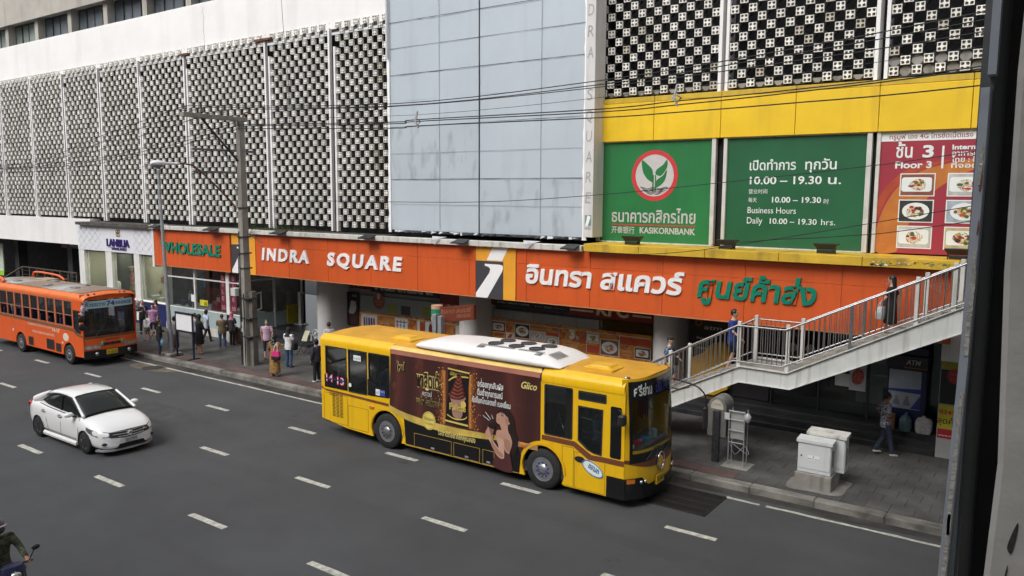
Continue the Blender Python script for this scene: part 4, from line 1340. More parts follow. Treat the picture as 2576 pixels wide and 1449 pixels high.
for x0, x1, z0, z1, mm in ((-24.36, -23.82, 1.95, 2.34, lime), (-23.55, -23.02, 1.93, 2.32, M('sticker_grey', (.06, .055, .055), .5)), (-22.34, -21.8, 1.98, 2.38, lime)):
    ob('square_sticker', MB().plate([rect(x0, x1, z0, z1)], FY(YR - .02, .006), .004), mm, parent=rs_)

def promo(x0, x1, z0, z1, label):
    t = thing('promotion_board', (x0, YR, z0), label, 'promotion board', 'orange promotion boards under the signs')
    om = M_spots('promo_orange', [(.50, .17, .035), (.58, .24, .05), (.62, .30, .06), (.45, .10, .03), (.5, .2, .05)], 1.1, .4, (1, 1, 1.6))
    ob('board', MB().bbox(x0, x1, YR - .05, YR + .02, z0, z1, .006), om, parent=t)
    return t
pb1 = promo(-26.1, -19.5, 1.0, 1.9, 'orange promotion board with clothes and watches, behind the yellow bus roof')
q = MB()
q.plate([rect(-26.1, -19.5, 1.79, 1.81)], FY(YR - .05, .006), 0, 0)
for x0, x1 in ((-25.96, -24.97), (-23.9, -23.15), (-22.6, -22.45), (-22.14, -21.5), (-20.5, -20.0)):
    q.plate([rect(x0, x1, 1.1, 1.77)], FY(YR - .05, .004), 0, 0)
for i, c in enumerate((1, 1, 2, 3, 4)):
    x = -25.82 + i * .15
    q.plate([[(x, 1.62), (x + .1, 1.62), (x + .12, 1.2), (x - .01, 1.2)]], FY(YR - .05, .007), 0, 1 + i % 4)
for i in range(3):
    x = -23.75 + i * .2
    q.plate([rect(x - .02, x + .02, 1.2, 1.7), circ(x, 1.45, .018, 6)], FY(YR - .05, .007), 0, 1 + i)
    q.plate([circ(x, 1.46, .05, 12)], FY(YR - .05, .009), 0, 1 + i)
q.plate([rect(-23.85, -23.2, 1.60, 1.64)], FY(YR - .05, .008), 0, 1)
q.plate([rect(-23.85, -23.2, 1.28, 1.32)], FY(YR - .05, .008), 0, 3)
q.plate([catmull([(-21.85, 1.72), (-21.78, 1.66), (-21.72, 1.5), (-21.72, 1.3), (-21.75, 1.12), (-21.9, 1.12), (-21.93, 1.3), (-21.95, 1.5), (-21.9, 1.66)], 3)], FY(YR - .05, .007), 0, 4)
q.plate([rect(-22.45, -22.18, 1.15, 1.7)], FY(YR - .05, .005), 0, 5)
q.plate([rect(-21.45, -21.0, 1.3, 1.75)], FY(YR - .05, .005), 0, 5)
q.plate([rect(-20.3, -19.7, 1.95, 2.2)], FY(YR - .05, .03), 0, 1)
text(q, 'APPLIED', FY(YR - .05, .008), -24.7, -24.2, 1.42, .08, 0, mi=0)
ob('print', q, [print_white, M('magenta', (.4, .03, .12), .5), M('teal', (.08, .3, .3), .5), M('blue', (.02, .08, .3), .5), M('maroon', (.2, .02, .03), .5), M('promo_red', (.5, .07, .03), .5)], parent=pb1)
pb2 = promo(-18.66, -11.75, 1.28, 2.28, 'orange promotion board with food photographs and a large 3, between two round pillars')
FP = YR - .05
for i, (x0, x1, z0, z1) in enumerate(((-18.64, -17.96, 1.72, 2.16), (-17.53, -16.82, 1.60, 2.17), (-16.78, -16.1, 1.6, 1.95), (-16.06, -15.52, 1.42, 1.82), (-14.3, -13.8, 1.78, 2.15), (-13.76, -13.0, 1.38, 1.98), (-12.38, -11.77, 1.42, 1.82))):
    photo(pb2, x0, x1, z0, z1, FP, i, plate_=i not in (2,))
q = MB()
q.plate([rect(-18.64, -11.8, 2.165, 2.18)], FY(FP, .005), 0, 0)
for x_ in (-15.51, -14.32, -12.98):
    q.plate([rect(x_ - .008, x_ + .008, 1.38, 2.165)], FY(FP, .006), 0, 0)
q.plate([rect(-14.30, -13.8, 1.42, 1.68)], FY(FP, .005), 0, 1)
q.plate([rect(-12.95, -11.78, 1.88, 2.12)], FY(FP, .005), 0, 1)
q.plate([rect(-16.06, -15.52, 1.85, 1.96)], FY(FP, .005), 0, 1)
q.plate([rect(-17.94, -17.56, 1.42, 1.76)], FY(FP, .005), 0, 0)
q.plate([[(-17.88, 1.55), (-17.72, 1.55), (-17.6, 1.72), (-17.76, 1.72)]], FY(FP, .009), 0, 1)
text(q, 'INDRA', FY(FP, .009), -17.9, -17.6, 1.46, .06, .02, mi=2)
text(q, '3', FY(FP, .008), -15.06, -14.82, 1.86, .3, .06, mi=0)
text(q, 'fl', FY(FP, .008), -14.76, -14.66, 1.82, .13, .0, mi=0)
text(q, 'INTERNATIONAL', FY(FP, .008), -15.25, -14.62, 1.68, .08, .0, mi=3)
text(q, 'FOOD SQUARE', FY(FP, .008), -15.2, -14.68, 1.54, .08, .0, mi=3)
text(q, 'MORE THAN THOUSANDS OF INTERNATIONAL FOOD', FY(FP, .008), -16.75, -15.55, 2.02, .04, .0, mi=3)
text(q, 'THAI', FY(FP, .008), -12.8, -12.6, 1.72, .05, 0, mi=3)
text(q, 'JAPANESE', FY(FP, .008), -12.85, -12.5, 1.6, .05, 0, mi=3)
text(q, 'CHINESE', FY(FP, .008), -12.85, -12.5, 1.48, .05, 0, mi=3)
ob('print', q, [print_white, M('promo_red', (.5, .07, .03), .5), black_metal, M('pale_orange', (.7, .5, .35), .5)], parent=pb2)
bc = thing('restaurant_sign', (-18.9, YR, 2.8), 'black coffee restaurant sign with gold lettering under the orange fascia', 'sign')
ob('panel', MB().bbox(-18.95, -15.1, YR - .07, YR, 2.80, 3.42, .01), black_metal, parent=bc)
q = MB()
text(q, 'BLACK CANYON COFFEE', FY(YR - .07, .006), -18.35, -15.25, 3.03, .25, .0)
ob('gold_lettering', q, M('sign_gold', (.35, .25, .08), .5), parent=bc)
q = MB()
text(q, '& International Cuisine', FY(YR - .07, .006), -18.35, -16.85, 2.90, .085, .02)
text(q, 'タイで一番美味しいコーヒー', FY(YR - .07, .006), -16.6, -15.25, 2.87, .07, .0, k=.8)
ob('lettering', q, print_grey, parent=bc)
ob('emblem', MB().plate([rrect(-18.85, -18.48, 2.86, 3.2, .08)], FY(YR - .07, .01), .01), M('mc_red', (.2, .025, .02), .5), parent=bc)
kf = thing('restaurant_sign', (-15.05, YR, 2.78), 'dark red KFC sign with cream lettering and bars under the orange fascia', 'sign')
ob('panel', MB().bbox(-15.07, -11.7, YR - .10, YR, 2.72, 3.5, .01), M('kfc_red', (.22, .012, .02), .4), parent=kf)
q = MB()
text(q, 'KFC', FY(YR - .10, .006), -13.9, -12.58, 2.84, .46, .03, .12, depth=.03)
ob('lettering', q, M('cream_letter', (.80, .72, .45), .5), parent=kf)
for x0, x1 in ((-15.0, -14.03), (-12.46, -11.75)):
    ob('bar', MB().bbox(x0, x1, YR - .13, YR - .10, 2.90, 2.97, .004), M('cream_letter', (.80, .72, .45), .5), parent=kf)
ws_ = thing('glass_screen', (-18.5, YR, 2.3), 'grey blank panels between the KFC sign and the food promotion board', 'screen')
for i in range(5):
    ob('panel', MB().bbox(-18.58 + i * .95, -17.64 + i * .95, YR - .03, YR + .05, 2.28, 2.63, .004), grey_panel, parent=ws_)
ob('dark_window', MB().bbox(-13.7, -11.75, YR - .02, YR + .05, 2.2, 2.78, .004), M('dark_glass', (.01, .012, .012), .1), parent=ws_)
ob('bracket_row', MB().box(-18.5, -13.7, YR - .04, YR + .02, 2.66, 2.69).box(-18.5, -13.7, YR - .0, YR + .03, 2.63, 2.82), dark_metal, parent=ws_)

# right of the last pillar: kiosks, glass shop, cash machine
ab = thing('kiosk_banner', (-9.2, 24.4, 1.0), 'black banner reading atm Make Life Simple behind the stairs', 'banner')
ob('panel', MB().bbox(-10.3, -7.6, 24.7, 24.78, .65, 3.4, .01), M('kiosk_black', (.012, .01, .012), .5), parent=ab)
q = MB()
text(q, 'atm', FY(24.7, .006), -9.8, -9.2, 2.75, .14, .01)
for i, s_ in enumerate(('Make', 'Life', 'Simple')):
    text(q, s_, FY(24.7, .006), -10.05, None, 2.4 - i * .16, .09, .01)
ob('lettering', q, print_grey, parent=ab)
ob('emblem', MB().plate([circ(-10.0, 2.95, .13, 16), circ(-10.0, 2.95, .06, 10)], FY(24.7, .006), .004), M('emblem_brown', (.25, .08, .02), .5), parent=ab)
yk = thing('bank_kiosk', (-9.0, 24.4, .6), 'yellow curved bank kiosk behind the stairs', 'kiosk')
ob('shell', MB().loft([[(c[0], y_, c[1]) for c in [(-10.09, .65), (-10.1, 1.8), (-9.92, 1.9), (-9.7, 2.02), (-9.55, 2.22), (-9.37, 2.36), (-9.1, 2.42), (-8.91, 2.36), (-8.85, 2.1), (-8.85, .92), (-9.0, .84), (-9.28, .66)]] for y_ in (24.42, 24.69)], smooth=False), M('kiosk_yellow', (.62, .33, .01), .4), parent=yk, fix=True)
gs = thing('glass_shopfront', (-7.4, 24.5, .63), 'dark reflecting glass shopfront under the stair landing', 'shopfront')
for a, b in ((-7.5, -6.1), (-6.08, -4.75), (-4.68, -4.15), (-3.2, -2.75)):
    ob('glass_pane', MB().box(a, b, 24.6, 24.62, .68, 3.4), shop_glass, parent=gs)
for x_ in (-7.52, -6.1, -4.72):
    ob('mullion', MB().box(x_, x_ + .05, 24.55, 24.66, .63, 3.42), black_metal, parent=gs)
ob('curtain', MB().box(-5.1, -4.2, 25.0, 25.03, 1.0, 3.2).box(-3.1, -2.75, 25.0, 25.03, .9, 3.2), M('pale_curtain', (.20, .24, .22), .6), parent=gs)
for x0, x1, z0, z1, mm in ((-5.62, -5.22, 1.5, 1.88, M('white_notice', (.42, .45, .44), .5)), (-5.22, -4.76, 1.42, 2.2, M('pale_poster', (.34, .34, .36), .5))):
    ob('poster', MB().plate([rect(x0, x1, z0, z1)], FY(24.6, .006), .004), mm, parent=gs)
ob('poster_food', MB().plate([catmull([(-5.15, 1.8), (-5.1, 2.0), (-4.95, 2.1), (-4.82, 1.95), (-4.85, 1.7), (-5.0, 1.6), (-5.12, 1.65)], 4)], FY(24.6, .012), 0), M_spots('food_red', [(.2, .02, .02), (.35, .1, .05), (.25, .04, .05)], 12, .4), parent=gs)
for i in range(5):
    q = MB().plate([circ(-6.9 + i * .52, 2.5, .14, 14)], FY(24.6, .006), .004)
    ob('disc_sticker', q, print_grey, parent=gs)
at = thing('cash_machine', (-3.7, 24.2, .63), 'dark blue cash machine with ATM sign beside the tiled pier', 'cash machine')
ob('body', MB().bbox(-4.12, -3.1, 24.22, 24.9, .64, 2.95, .03), M('atm_navy', (.012, .018, .075), .35, .1), parent=at)
ob('header', MB().bbox(-4.14, -3.08, 24.12, 24.5, 2.30, 2.72, .03), M('atm_black', (.012, .012, .014), .3), parent=at)
q = MB(); text(q, 'ATM', FY(24.12, .006), -3.66, -3.28, 2.47, .13, .03, .2)
ob('lettering', q, print_grey, parent=at)
ob('orange_stripe', MB().plate([rect(-3.7, -3.12, 2.36, 2.39)], FY(24.12, .006), .003), M('stripe_orange', (.4, .08, .02), .5), parent=at)
q = MB().plate([rect(-4.08, -3.26, 1.18, 2.28)], FY(24.22, .006), .004, 0)
q.plate([[(-4.08, 1.72), (-3.26, 1.78), (-3.26, 1.64), (-4.08, 1.66)]], FY(24.22, .010), 0, 1)
q.plate([[(-3.5, 1.2), (-3.26, 1.2), (-3.26, 1.6)]], FY(24.22, .010), 0, 1)
for x_ in (-3.86, -3.6):
    q.plate([circ(x_, 1.5, .05, 10)], FY(24.22, .013), 0, 2)
    q.plate([[(x_ - .1, 1.28), (x_ + .1, 1.28), (x_ + .05, 1.45), (x_ - .05, 1.45)]], FY(24.22, .011), 0, 3)
ob('screen_poster', q, [M('atm_poster', (.34, .38, .44), .4), M('atm_blue', (.03, .06, .25), .4), M('atm_skin', (.3, .2, .16), .5), M('atm_cloth', (.2, .2, .22), .5)], parent=at)
q = MB().plate([rect(-2.70, -2.0, 1.66, 2.9)], FY(23.45, .006), .004, 0)
q.plate([rect(-2.70, -2.0, 2.58, 2.9)], FY(23.45, .009), 0, 1)
q.plate([circ(-2.36, 2.42, .2, 18)], FY(23.45, .012), 0, 2)
text(q, 'GRAND', FY(23.45, .016), -2.5, -2.22, 2.44, .07, .01, mi=4)
text(q, 'SALE', FY(23.45, .016), -2.48, -2.24, 2.32, .07, .01, mi=4)
q.plate([rect(-2.70, -2.0, .98, 1.63)], FY(23.45, .006), .004, 3)
q.plate([rect(-2.70, -2.0, .72, .97)], FY(23.45, .006), .004, 2)
text(q, '0345', FY(23.45, .012), -2.68, -2.3, 1.38, .11, .02, mi=2)
text(q, 'สุดคุ้ม', FY(23.45, .012), -2.72, -2.2, 1.12, .14, .01, k=.62, mi=0)
text(q, 'www.indra', FY(23.45, .012), -2.68, -2.2, .78, .05, .01, mi=5)
pp = thing('pier_poster', (-2.7, 23.45, .7), 'yellow and black GRAND SALE posters stacked on the tiled pier', 'poster')
ob('print', q, [M('pp_black', (.012, .012, .015), .4), M('pp_yellow_dim', (.4, .36, .02), .4), M('pp_red', (.45, .02, .03), .4), M('pp_yellow', (.58, .50, .03), .4), M('pp_pink', (.4, .15, .12), .4), print_white], parent=pp)
t = thing('carton', (-3.95, 23.95, .63), 'brown cardboard carton standing by the cash machine', 'carton')
ob('box', MB().bbox(-4.08, -3.82, 23.9, 24.1, .63, 1.05, .008), M('cardboard', (.22, .10, .04), .8, .15, 4), parent=t)
ob('tape', MB().box(-3.97, -3.93, 23.893, 24.11, .7, 1.055), M('tape', (.3, .17, .08), .4), parent=t)
t = thing('water_bag', (-3.55, 23.95, .63), 'blue knotted plastic bag on the step by the cash machine', 'bag')
ob('bag', MB().loft([[(-3.55 + c[0] * r_, 23.95 + c[1] * r_, z) for c in circ(0, 0, 1, 14)] for z, r_ in ((.63, .14), (.75, .17), (.95, .16), (1.05, .1), (1.08, .03), (1.14, .05))]), M('blue_film', (.10, .16, .20), .2, .3, 6), parent=t)
t = thing('white_sack', (-3.1, 23.95, .63), 'white stuffed sack on the step beside the blue bag', 'sack')
ob('sack', MB().loft([[(-3.1 + c[0] * r_ * (1 + .1 * sin(c[0] * 9)), 23.95 + c[1] * r_ * .7, z) for c in rrect(-1, 1, -1, 1, .5)] for z, r_ in ((.63, .17), (.72, .21), (.95, .21), (1.05, .16), (1.08, .04), (1.12, .05))]), M('white_film', (.55, .55, .54), .45, .2, 12, bump=.6, bscale=15), parent=t)
# ================================================================= vehicles
bus_yellow = M('bus_yellow', (0.80, 0.47, 0.006), 0.32, 0.04, 1.2, coat=.4, streak=.3, scol=(.46, .26, .03))
roof_yellow = M('bus_roof_yellow', (0.60, 0.30, 0.022), 0.6, 0.12, 1.6, streak=.3, scol=(.35, .2, .03), sscale=(1.5, 3, 1))
roof_white = M('aircon_white', (0.80, 0.78, 0.76), 0.35, 0.03, 1)
bus_glass = glass('bus_glass', (0.62, 0.66, 0.66), 0.12)
dark_glass = M('black_glass', (0.008, 0.009, 0.010), 0.06, 0.2, 2)
brown_band = M('bus_brown', (0.17, 0.055, 0.025), 0.4, 0.1)
black_gloss = M('black_gloss', (0.01, 0.01, 0.011), 0.25, 0.1)
choc = M_spots('ad_chocolate', [(.045, .016, .014), (.065, .020, .017), (.075, .023, .018), (.10, .03, .022), (.07, .021, .017), (.05, .017, .015)], .16, .3, (1.0, 1, .6), 'wave', coat=.3)
gold = M('ad_gold', (.62, .45, .10), .35, .25, 1.5)
amber_lens = M('amber_lens', (.6, .18, .02), .2, .05)
seat_blue = M('bus_seat', (.05, .10, .16), .6, .1)
seat_pale = M('bus_seat_pale', (.40, .42, .43), .5, .1)
chrome = M('chrome', (.7, .7, .72), .12, .03, metal=1)

def wheel(parent, x, y, r, wd_, side=-1, style='bus', nut=None):
    """tyre, rim, hub and nuts; y is the outer face"""
    yi = y - side * wd_
    prof = [(.58, 0), (.60, .0), (.93, -.0), (.985, -.12), (1.0, -.25), (1.0, -.8), (.97, -.95), (.6, -1)]
    rings = []
    for rr, d in prof:
        rings.append([(x + r * rr * cos(2 * pi * i / 28), y + side * d * wd_, r + r * rr * sin(2 * pi * i / 28)) for i in range(28)])
    t = ob('wheel', MB().loft(rings, caps=False), rubber, parent=parent, fix=True)
    q = MB()
    if style == 'bus':
        pr = [(.60, .0), (.57, .02), (.54, -.10), (.50, -.16), (.30, -.12), (.28, .02), (.0, .04)]
    else:
        pr = [(.60, -.0), (.55, -.05), (.52, -.3), (.3, -.35), (.05, -.35)]
    rings = [[(x + r * max(rr, .01) * cos(2 * pi * i / 24), y + side * d * wd_, r + r * max(rr, .01) * sin(2 * pi * i / 24)) for i in range(24)] for rr, d in pr]
    q.loft(rings, caps=True)
    rim = ob('rim', q, alu if style == 'bus' else M('black_alloy', (.04, .04, .045), .3, .1, metal=.5), parent=t, fix=True)
    if style == 'bus':
        h_ = MB()
        for i in range(10):
            a = 2 * pi * i / 10
            h_.cyl((x + r * .42 * cos(a), y + side * (-.13) * wd_, r + r * .42 * sin(a)), (x + r * .42 * cos(a), y + side * (-.10) * wd_ , r + r * .42 * sin(a)), r * .045, n=10)
        ob('hand_hole', h_, black_metal, parent=t, kind='stuff')
        h_ = MB()
        for i in range(10):
            a = 2 * pi * (i + .5) / 10
            h_.cyl((x + r * .34 * cos(a), y - side * .12 * wd_, r + r * .34 * sin(a)), (x + r * .34 * cos(a), y + side * .10 * wd_, r + r * .34 * sin(a)), r * .045, n=8)
        ob('wheel_nuts', h_, nut or dark_metal, parent=t, kind='stuff')
    else:
        for i in range(5):
            a = 2 * pi * i / 5 + .3
            h_ = MB()
            ca, sa = cos(a), sin(a)
            for s_ in (-1, 1):
                p0 = (x + r * .12 * ca, y - side * .25 * wd_, r + r * .12 * sa)
                p1 = (x + r * .55 * cos(a + s_ * .16), y - side * .02 * wd_, r + r * .55 * sin(a + s_ * .16))
                h_.cyl(p0, p1, r * .055, r * .04, n=5)
            ob('spoke', h_, M('spoke_dark', (.5, .5, .52), .3, .1, metal=.6), parent=t)
    return t

def arch(cx, r, z0, n=14):
    a0 = math.asin(max(-1, min(1, (z0 - r * .0 - .5) / r)))
    return [(cx - r * cos(t_), .5 + r * sin(t_)) for t_ in [a0 + (pi - 2 * a0) * i / n for i in range(n + 1)]]

def seat(parent, x, y, z, mm, w_=.42, name='seat'):
    q = MB().bbox(x - .22, x + .22, y - w_ / 2, y + w_ / 2, z + .38, z + .48, .03)
    q.bbox(x - .26, x - .17, y - w_ / 2, y + w_ / 2, z + .45, z + 1.1, .03)
    return ob(name, q, mm, parent=parent)

# ---------------------------------------------------------------- the yellow city bus
BY, BF = 15.62, 18.02
XR, XF = -18.05, -7.98
yb = thing('city_bus', (-13, BY, 0), 'bright yellow city bus with a brown chocolate ice cream advertisement along its side', 'bus')
rw, fw_ = -15.37, -10.16
outer = [(XR, .45), (-16.95, .30), (rw - .60, .26)] + arch(rw, .60, .26) + [(rw + .60, .26), (fw_ - .60, .24)] + arch(fw_, .60, .24) + [(fw_ + .60, .22), (XF, .22), (XF, 2.72), (XR, 2.72)]
wins = [rrect(-17.86, -16.95, 1.44, 2.66, .05), rrect(-16.90, -16.12, 1.40, 2.66, .03), rrect(-16.08, -15.24, 1.46, 2.66, .05),
        rrect(-10.14, -9.34, 1.38, 2.62, .05), rrect(-9.20, -8.45, 2.38, 2.60, .03),
        [(-9.20, 2.24), (-9.20, 1.40), (-8.95, 1.22), (-8.78, 1.16), (-8.55, 1.14), (-8.53, 2.24)]]
wins = [w_ if sum((w_[i][0] - w_[i - 1][0]) * (w_[i][1] + w_[i - 1][1]) for i in range(len(w_))) > 0 else w_[::-1] for w_ in wins]
fy0 = lambda a, b, t: (a, BY + t, b)
ob('side_panel', MB().plate([outer] + wins, fy0, .05), bus_yellow, parent=yb)
far_ = lambda a, b, t: (a, BF - t, b)
fwin = [[(a, b) for a, b in rrect(x0, x1, 1.45, 2.6, .05)][::-1] for x0, x1 in ((-17.8, -16.3), (-16.1, -14.5), (-14.3, -12.7), (-12.5, -10.9), (-10.6, -9.3))]
ob('side_panel', MB().plate([[(XR, .45), (-16.95, .30), (rw - .6, .26), (rw + .6, .26), (XF, .22), (XF, 2.72), (XR, 2.72)]] + fwin, far_, .05), bus_yellow, parent=yb)
for x0, x1 in ((-17.8, -16.3), (-16.1, -14.5), (-14.3, -12.7), (-12.5, -10.9), (-10.6, -9.3)):
    ob('window', MB().box(x0, x1, BF - .03, BF - .02, 1.45, 2.6), bus_glass, parent=yb)
# window panes and their black borders
for i, w_ in enumerate(wins):
    p_ = ob('window', MB().plate([w_], lambda a, b, t: (a, BY + .02 + t, b), .008), bus_glass if i != 1 else M('door_glass', (.012, .014, .015), .08), parent=yb)
    cxm = sum(a for a, b in w_) / len(w_); czm = sum(b for a, b in w_) / len(w_)
    inn = [(a + (.035 if a < cxm else -.035), b + (.035 if b < czm else -.035)) for a, b in w_]
    ob('rubber_seal', MB().plate([w_, inn], lambda a, b, t: (a, BY - .004 + t, b), .014), rubber, parent=p_)
# black lower half of the rear windows, the number and stickers
q = MB().plate([rect(-17.90, -16.93, 1.42, 1.80)], FY(BY, .010), .004)
ob('black_film', q, black_gloss, parent=yb)
q = MB()
q.plate([[(-15.28, 1.46), (-16.10, 1.42), (-16.10, 1.9), (-15.7, 1.75), (-15.28, 1.80)][::-1]], FY(BY, .010), .004)
ob('black_film', q, black_gloss, parent=yb)
q = MB()
text(q, '14', FY(BY, .016), -17.83, -17.52, 1.60, .23, .05, mi=0)
text(q, '13', FY(BY, .016), -17.36, -17.05, 1.56, .23, .05, mi=0)
text(q, '14', FY(BY, .022), -17.81, -17.54, 1.62, .19, .0, mi=1)
text(q, '13', FY(BY, .022), -17.34, -17.07, 1.58, .19, .0, mi=1)
q.plate([rect(-17.48, -17.40, 1.68, 1.71)], FY(BY, .016), 0, 2)
for a, b in ((-17.82, -17.53), (-17.35, -17.06)):
    q.plate([rect(a, b, 1.66, 1.71)], FY(BY, .026), 0, 2)
ob('fleet_number', q, [M('number_red', (.55, .02, .06), .4), print_white, M('number_blue', (.03, .03, .25), .4)], parent=yb)
q = MB().plate([rect(-16.66, -16.36, 2.36, 2.52)], FY(BY, .012), 0, 0)
text(q, 'ประตูฉุกเฉิน', FY(BY, .016), -16.64, -16.38, 2.41, .05, .0, k=.62, mi=1)
ob('sticker', q, [print_white, black_metal, M('sticker_blue', (.04, .06, .35), .5)], parent=yb)
q = MB()
q.plate([rect(-15.78, -15.62, 1.48, 1.66)], FY(BY, .016), 0, 0)
q.plate([rect(-15.60, -15.42, 1.48, 1.66)], FY(BY, .016), 0, 2)
text(q, 'AC', FY(BY, .02), -15.76, -15.64, 1.52, .08, .0, mi=2)
text(q, '902-71', FY(BY, .02), -15.59, -15.43, 1.58, .05, .0, mi=0)
ob('sticker', q, [print_white, black_metal, M('sticker_blue', (.04, .06, .35), .5)], parent=yb)
q = MB()
q.plate([circ(-16.80, 1.62, .06, 14)], FY(BY, .03), 0, 0)
ob('sticker', q, [print_white, black_metal, M('sticker_blue', (.04, .06, .35), .5)], parent=yb)
# brown band under the windows
q = MB()
q.plate([[(-18.04, 1.44), (-17.95, 1.36), (-15.3, 1.30), (-15.28, 1.22), (-17.85, 1.30), (-18.04, 1.36)]], FY(BY, .004), .003)
ob('brown_stripe', q, brown_band, parent=yb)
q = MB()
q.plate([[(-10.2, 1.36), (-9.28, 1.36), (-8.82, 1.12), (-8.4, 1.13), (XF, 1.13), (XF, 1.0), (-8.5, 1.0), (-8.9, .99), (-9.32, 1.23), (-10.2, 1.24)][::-1]], FY(BY, .004), .003)
ob('brown_stripe', q, brown_band, parent=yb)
# chocolate advertisement
FB = lambda d: FY(BY, d)
wrap = [(-15.26, 1.12), (-15.0, 1.14)] + [(-14.75, 1.05)] + [(-14.70, .95), (-14.66, .28), (-10.86, .24)] + [(fw_ - .70 * cos(t_), .5 + .70 * sin(t_)) for t_ in [.1 + i * .13 for i in range(11)]] + [(-10.24, 1.2), (-10.24, 2.80), (-15.2, 2.80)]
ob('advertisement', MB().plate([wrap], FB(.006), .004), choc, parent=yb)
ob('wrap_top_strip', MB().box(-15.2, -10.24, BY - .014, BY - .002, 2.74, 2.86), M('copper_strip', (.42, .17, .12), .4, .15, 1), parent=yb)
blk = [(-14.72, 1.0), (-14.0, .93), (-13.0, .88), (-12.0, .90), (-10.9, .9), (-10.80, .75), (-10.86, .25), (-14.66, .29)]
ob('ad_black_field', MB().plate([blk], FB(.010), .003), M('ad_black', (.010, .009, .010), .3, .1), parent=yb)
gb = catmull([(-15.26, 1.28), (-14.9, 1.19), (-14.4, 1.12), (-13.6, 1.06), (-12.8, 1.05), (-12.0, 1.07), (-11.5, 1.1)], 5, False) + catmull([(-11.5, .97), (-12.0, .92), (-12.8, .87), (-13.6, .87), (-14.4, .93), (-14.9, 1.02), (-15.26, 1.12)], 5, False)
ob('gold_ribbon', MB().plate([gb], FB(.014), .003), gold, parent=yb)
q = MB()
q.plate([circ(-13.80, 1.08, .235, 28, .25)], FB(.019), .002, 0)
q.plate([circ(-13.80, 1.08, .215, 28, .23), circ(-13.80, 1.08, .205, 28, .22)], FB(.024), 0, 1)
text(q, 'Belgian', FB(.024), -13.96, -13.64, 1.09, .09, 0, .25, mi=1)
text(q, 'Chocolate', FB(.024), -13.96, -13.64, .97, .08, 0, .25, mi=1)
ob('round_seal', q, [M('seal_gold', (.72, .58, .14), .35), M('seal_ink', (.30, .2, .03), .5)], parent=yb)
# glow and sparks printed round the pack
q = MB()
glow = [M('ad_glow_%d' % i, c, .4, .1) for i, c in enumerate(((.13, .035, .012), (.24, .075, .02), (.42, .17, .04)))]
for gx, sgn in ((-13.28, -1), (-12.38, 1)):
    for i in range(3):
        pts = [(gx + sgn * (.02 + .16 * (2 - i) / 2 * (.6 + .4 * sin(j * .9 + 1))), 1.12 + j * .155) for j in range(10)]
        pts += [(gx - sgn * .06, 1.12 + j * .155) for j in range(9, -1, -1)]
        q.plate([catmull(pts, 2)], FB(.012 + .001 * i), 0, i)
    ob('ad_glow', q, glow, parent=yb)
    q = MB()
q = MB()
for i in range(240):
    s_ = random.choice((-1, 1))
    x = (-13.26 - abs(random.gauss(0, .12))) if s_ < 0 else (-12.40 + abs(random.gauss(0, .12)) + (.1 if random.random() < .3 else 0))
    z = random.uniform(1.05, 2.6)
    r_ = random.uniform(.005, .016)
    q.plate([circ(x, z, r_, 6)], FB(.017 + i * .00001), 0)
ob('ad_sparks', q, M('spark', (.72, .38, .12), .4), parent=yb, kind='stuff')
# the ice cream pack
q = MB()
pk = [(-13.13, 2.62), (-12.41, 2.58), (-12.44, 2.2), (-12.50, 1.6), (-12.46, 1.12), (-13.24, 1.14), (-13.18, 1.5), (-13.12, 2.1)]
q.plate([pk], FB(.020), .004, 0)
q.plate([[(-13.13, 2.62), (-12.41, 2.58), (-12.41, 2.54), (-13.13, 2.58)]], FB(.024), 0, 1)
q.plate([[(-13.23, 1.22), (-12.46, 1.20), (-12.46, 1.15), (-13.24, 1.17)]], FB(.024), 0, 1)
q.plate([catmull([(-13.10, 2.30), (-12.9, 2.42), (-12.6, 2.46), (-12.44, 2.46)], 4, False) + catmull([(-12.44, 2.43), (-12.6, 2.42), (-12.9, 2.38), (-13.10, 2.26)], 4, False)], FB(.025), 0, 1)
q.plate([catmull([(-13.16, 1.38), (-12.9, 1.30), (-12.6, 1.34), (-12.49, 1.42)], 4, False) + catmull([(-12.49, 1.39), (-12.6, 1.31), (-12.9, 1.27), (-13.16, 1.35)], 4, False)], FB(.026), 0, 1)
q.plate([catmull([(-13.08, 1.95), (-13.02, 1.75), (-12.95, 1.35), (-12.68, 1.35), (-12.60, 1.75), (-12.56, 1.92)], 4)], FB(.024), 0, 2)
sw = [(-13.10, 1.95, .26), (-13.06, 2.05, .25), (-13.0, 2.15, .22), (-12.95, 2.25, .18), (-12.88, 2.33, .12)]
for i in range(6):
    z = 1.88 + i * .095
    w_ = .27 - i * .037
    cx = -12.82 + .015 * i
    q.plate([catmull([(cx - w_, z - .03), (cx - w_ * .5, z - .075), (cx + w_ * .4, z - .05), (cx + w_, z + .03), (cx + w_ * .85, z + .09), (cx - w_ * .2, z + .10), (cx - w_ * .9, z + .07)], 4)], FB(.027 + .001 * i), 0, 3)
    q.plate([catmull([(cx - w_ * .8, z), (cx, z - .035), (cx + w_ * .8, z + .05), (cx + w_ * .7, z + .065), (cx, z - .01), (cx - w_ * .7, z + .03)], 4)], FB(.034 + .001 * i), 0, 4)
text(q, 'Palitte', FB(.042), -13.06, -12.52, 1.53, .17, .02, mi=1)
text(q, 'Glico', FB(.030), -13.05, -12.83, 2.44, .09, .01, .3, mi=1)
text(q, 'ブラックチョコレート', FB(.030), -12.95, -12.5, 2.49, .04, 0, k=.8, mi=1)
q.plate([circ(-12.60, 1.72, .09, 16)], FB(.041), 0, 1)
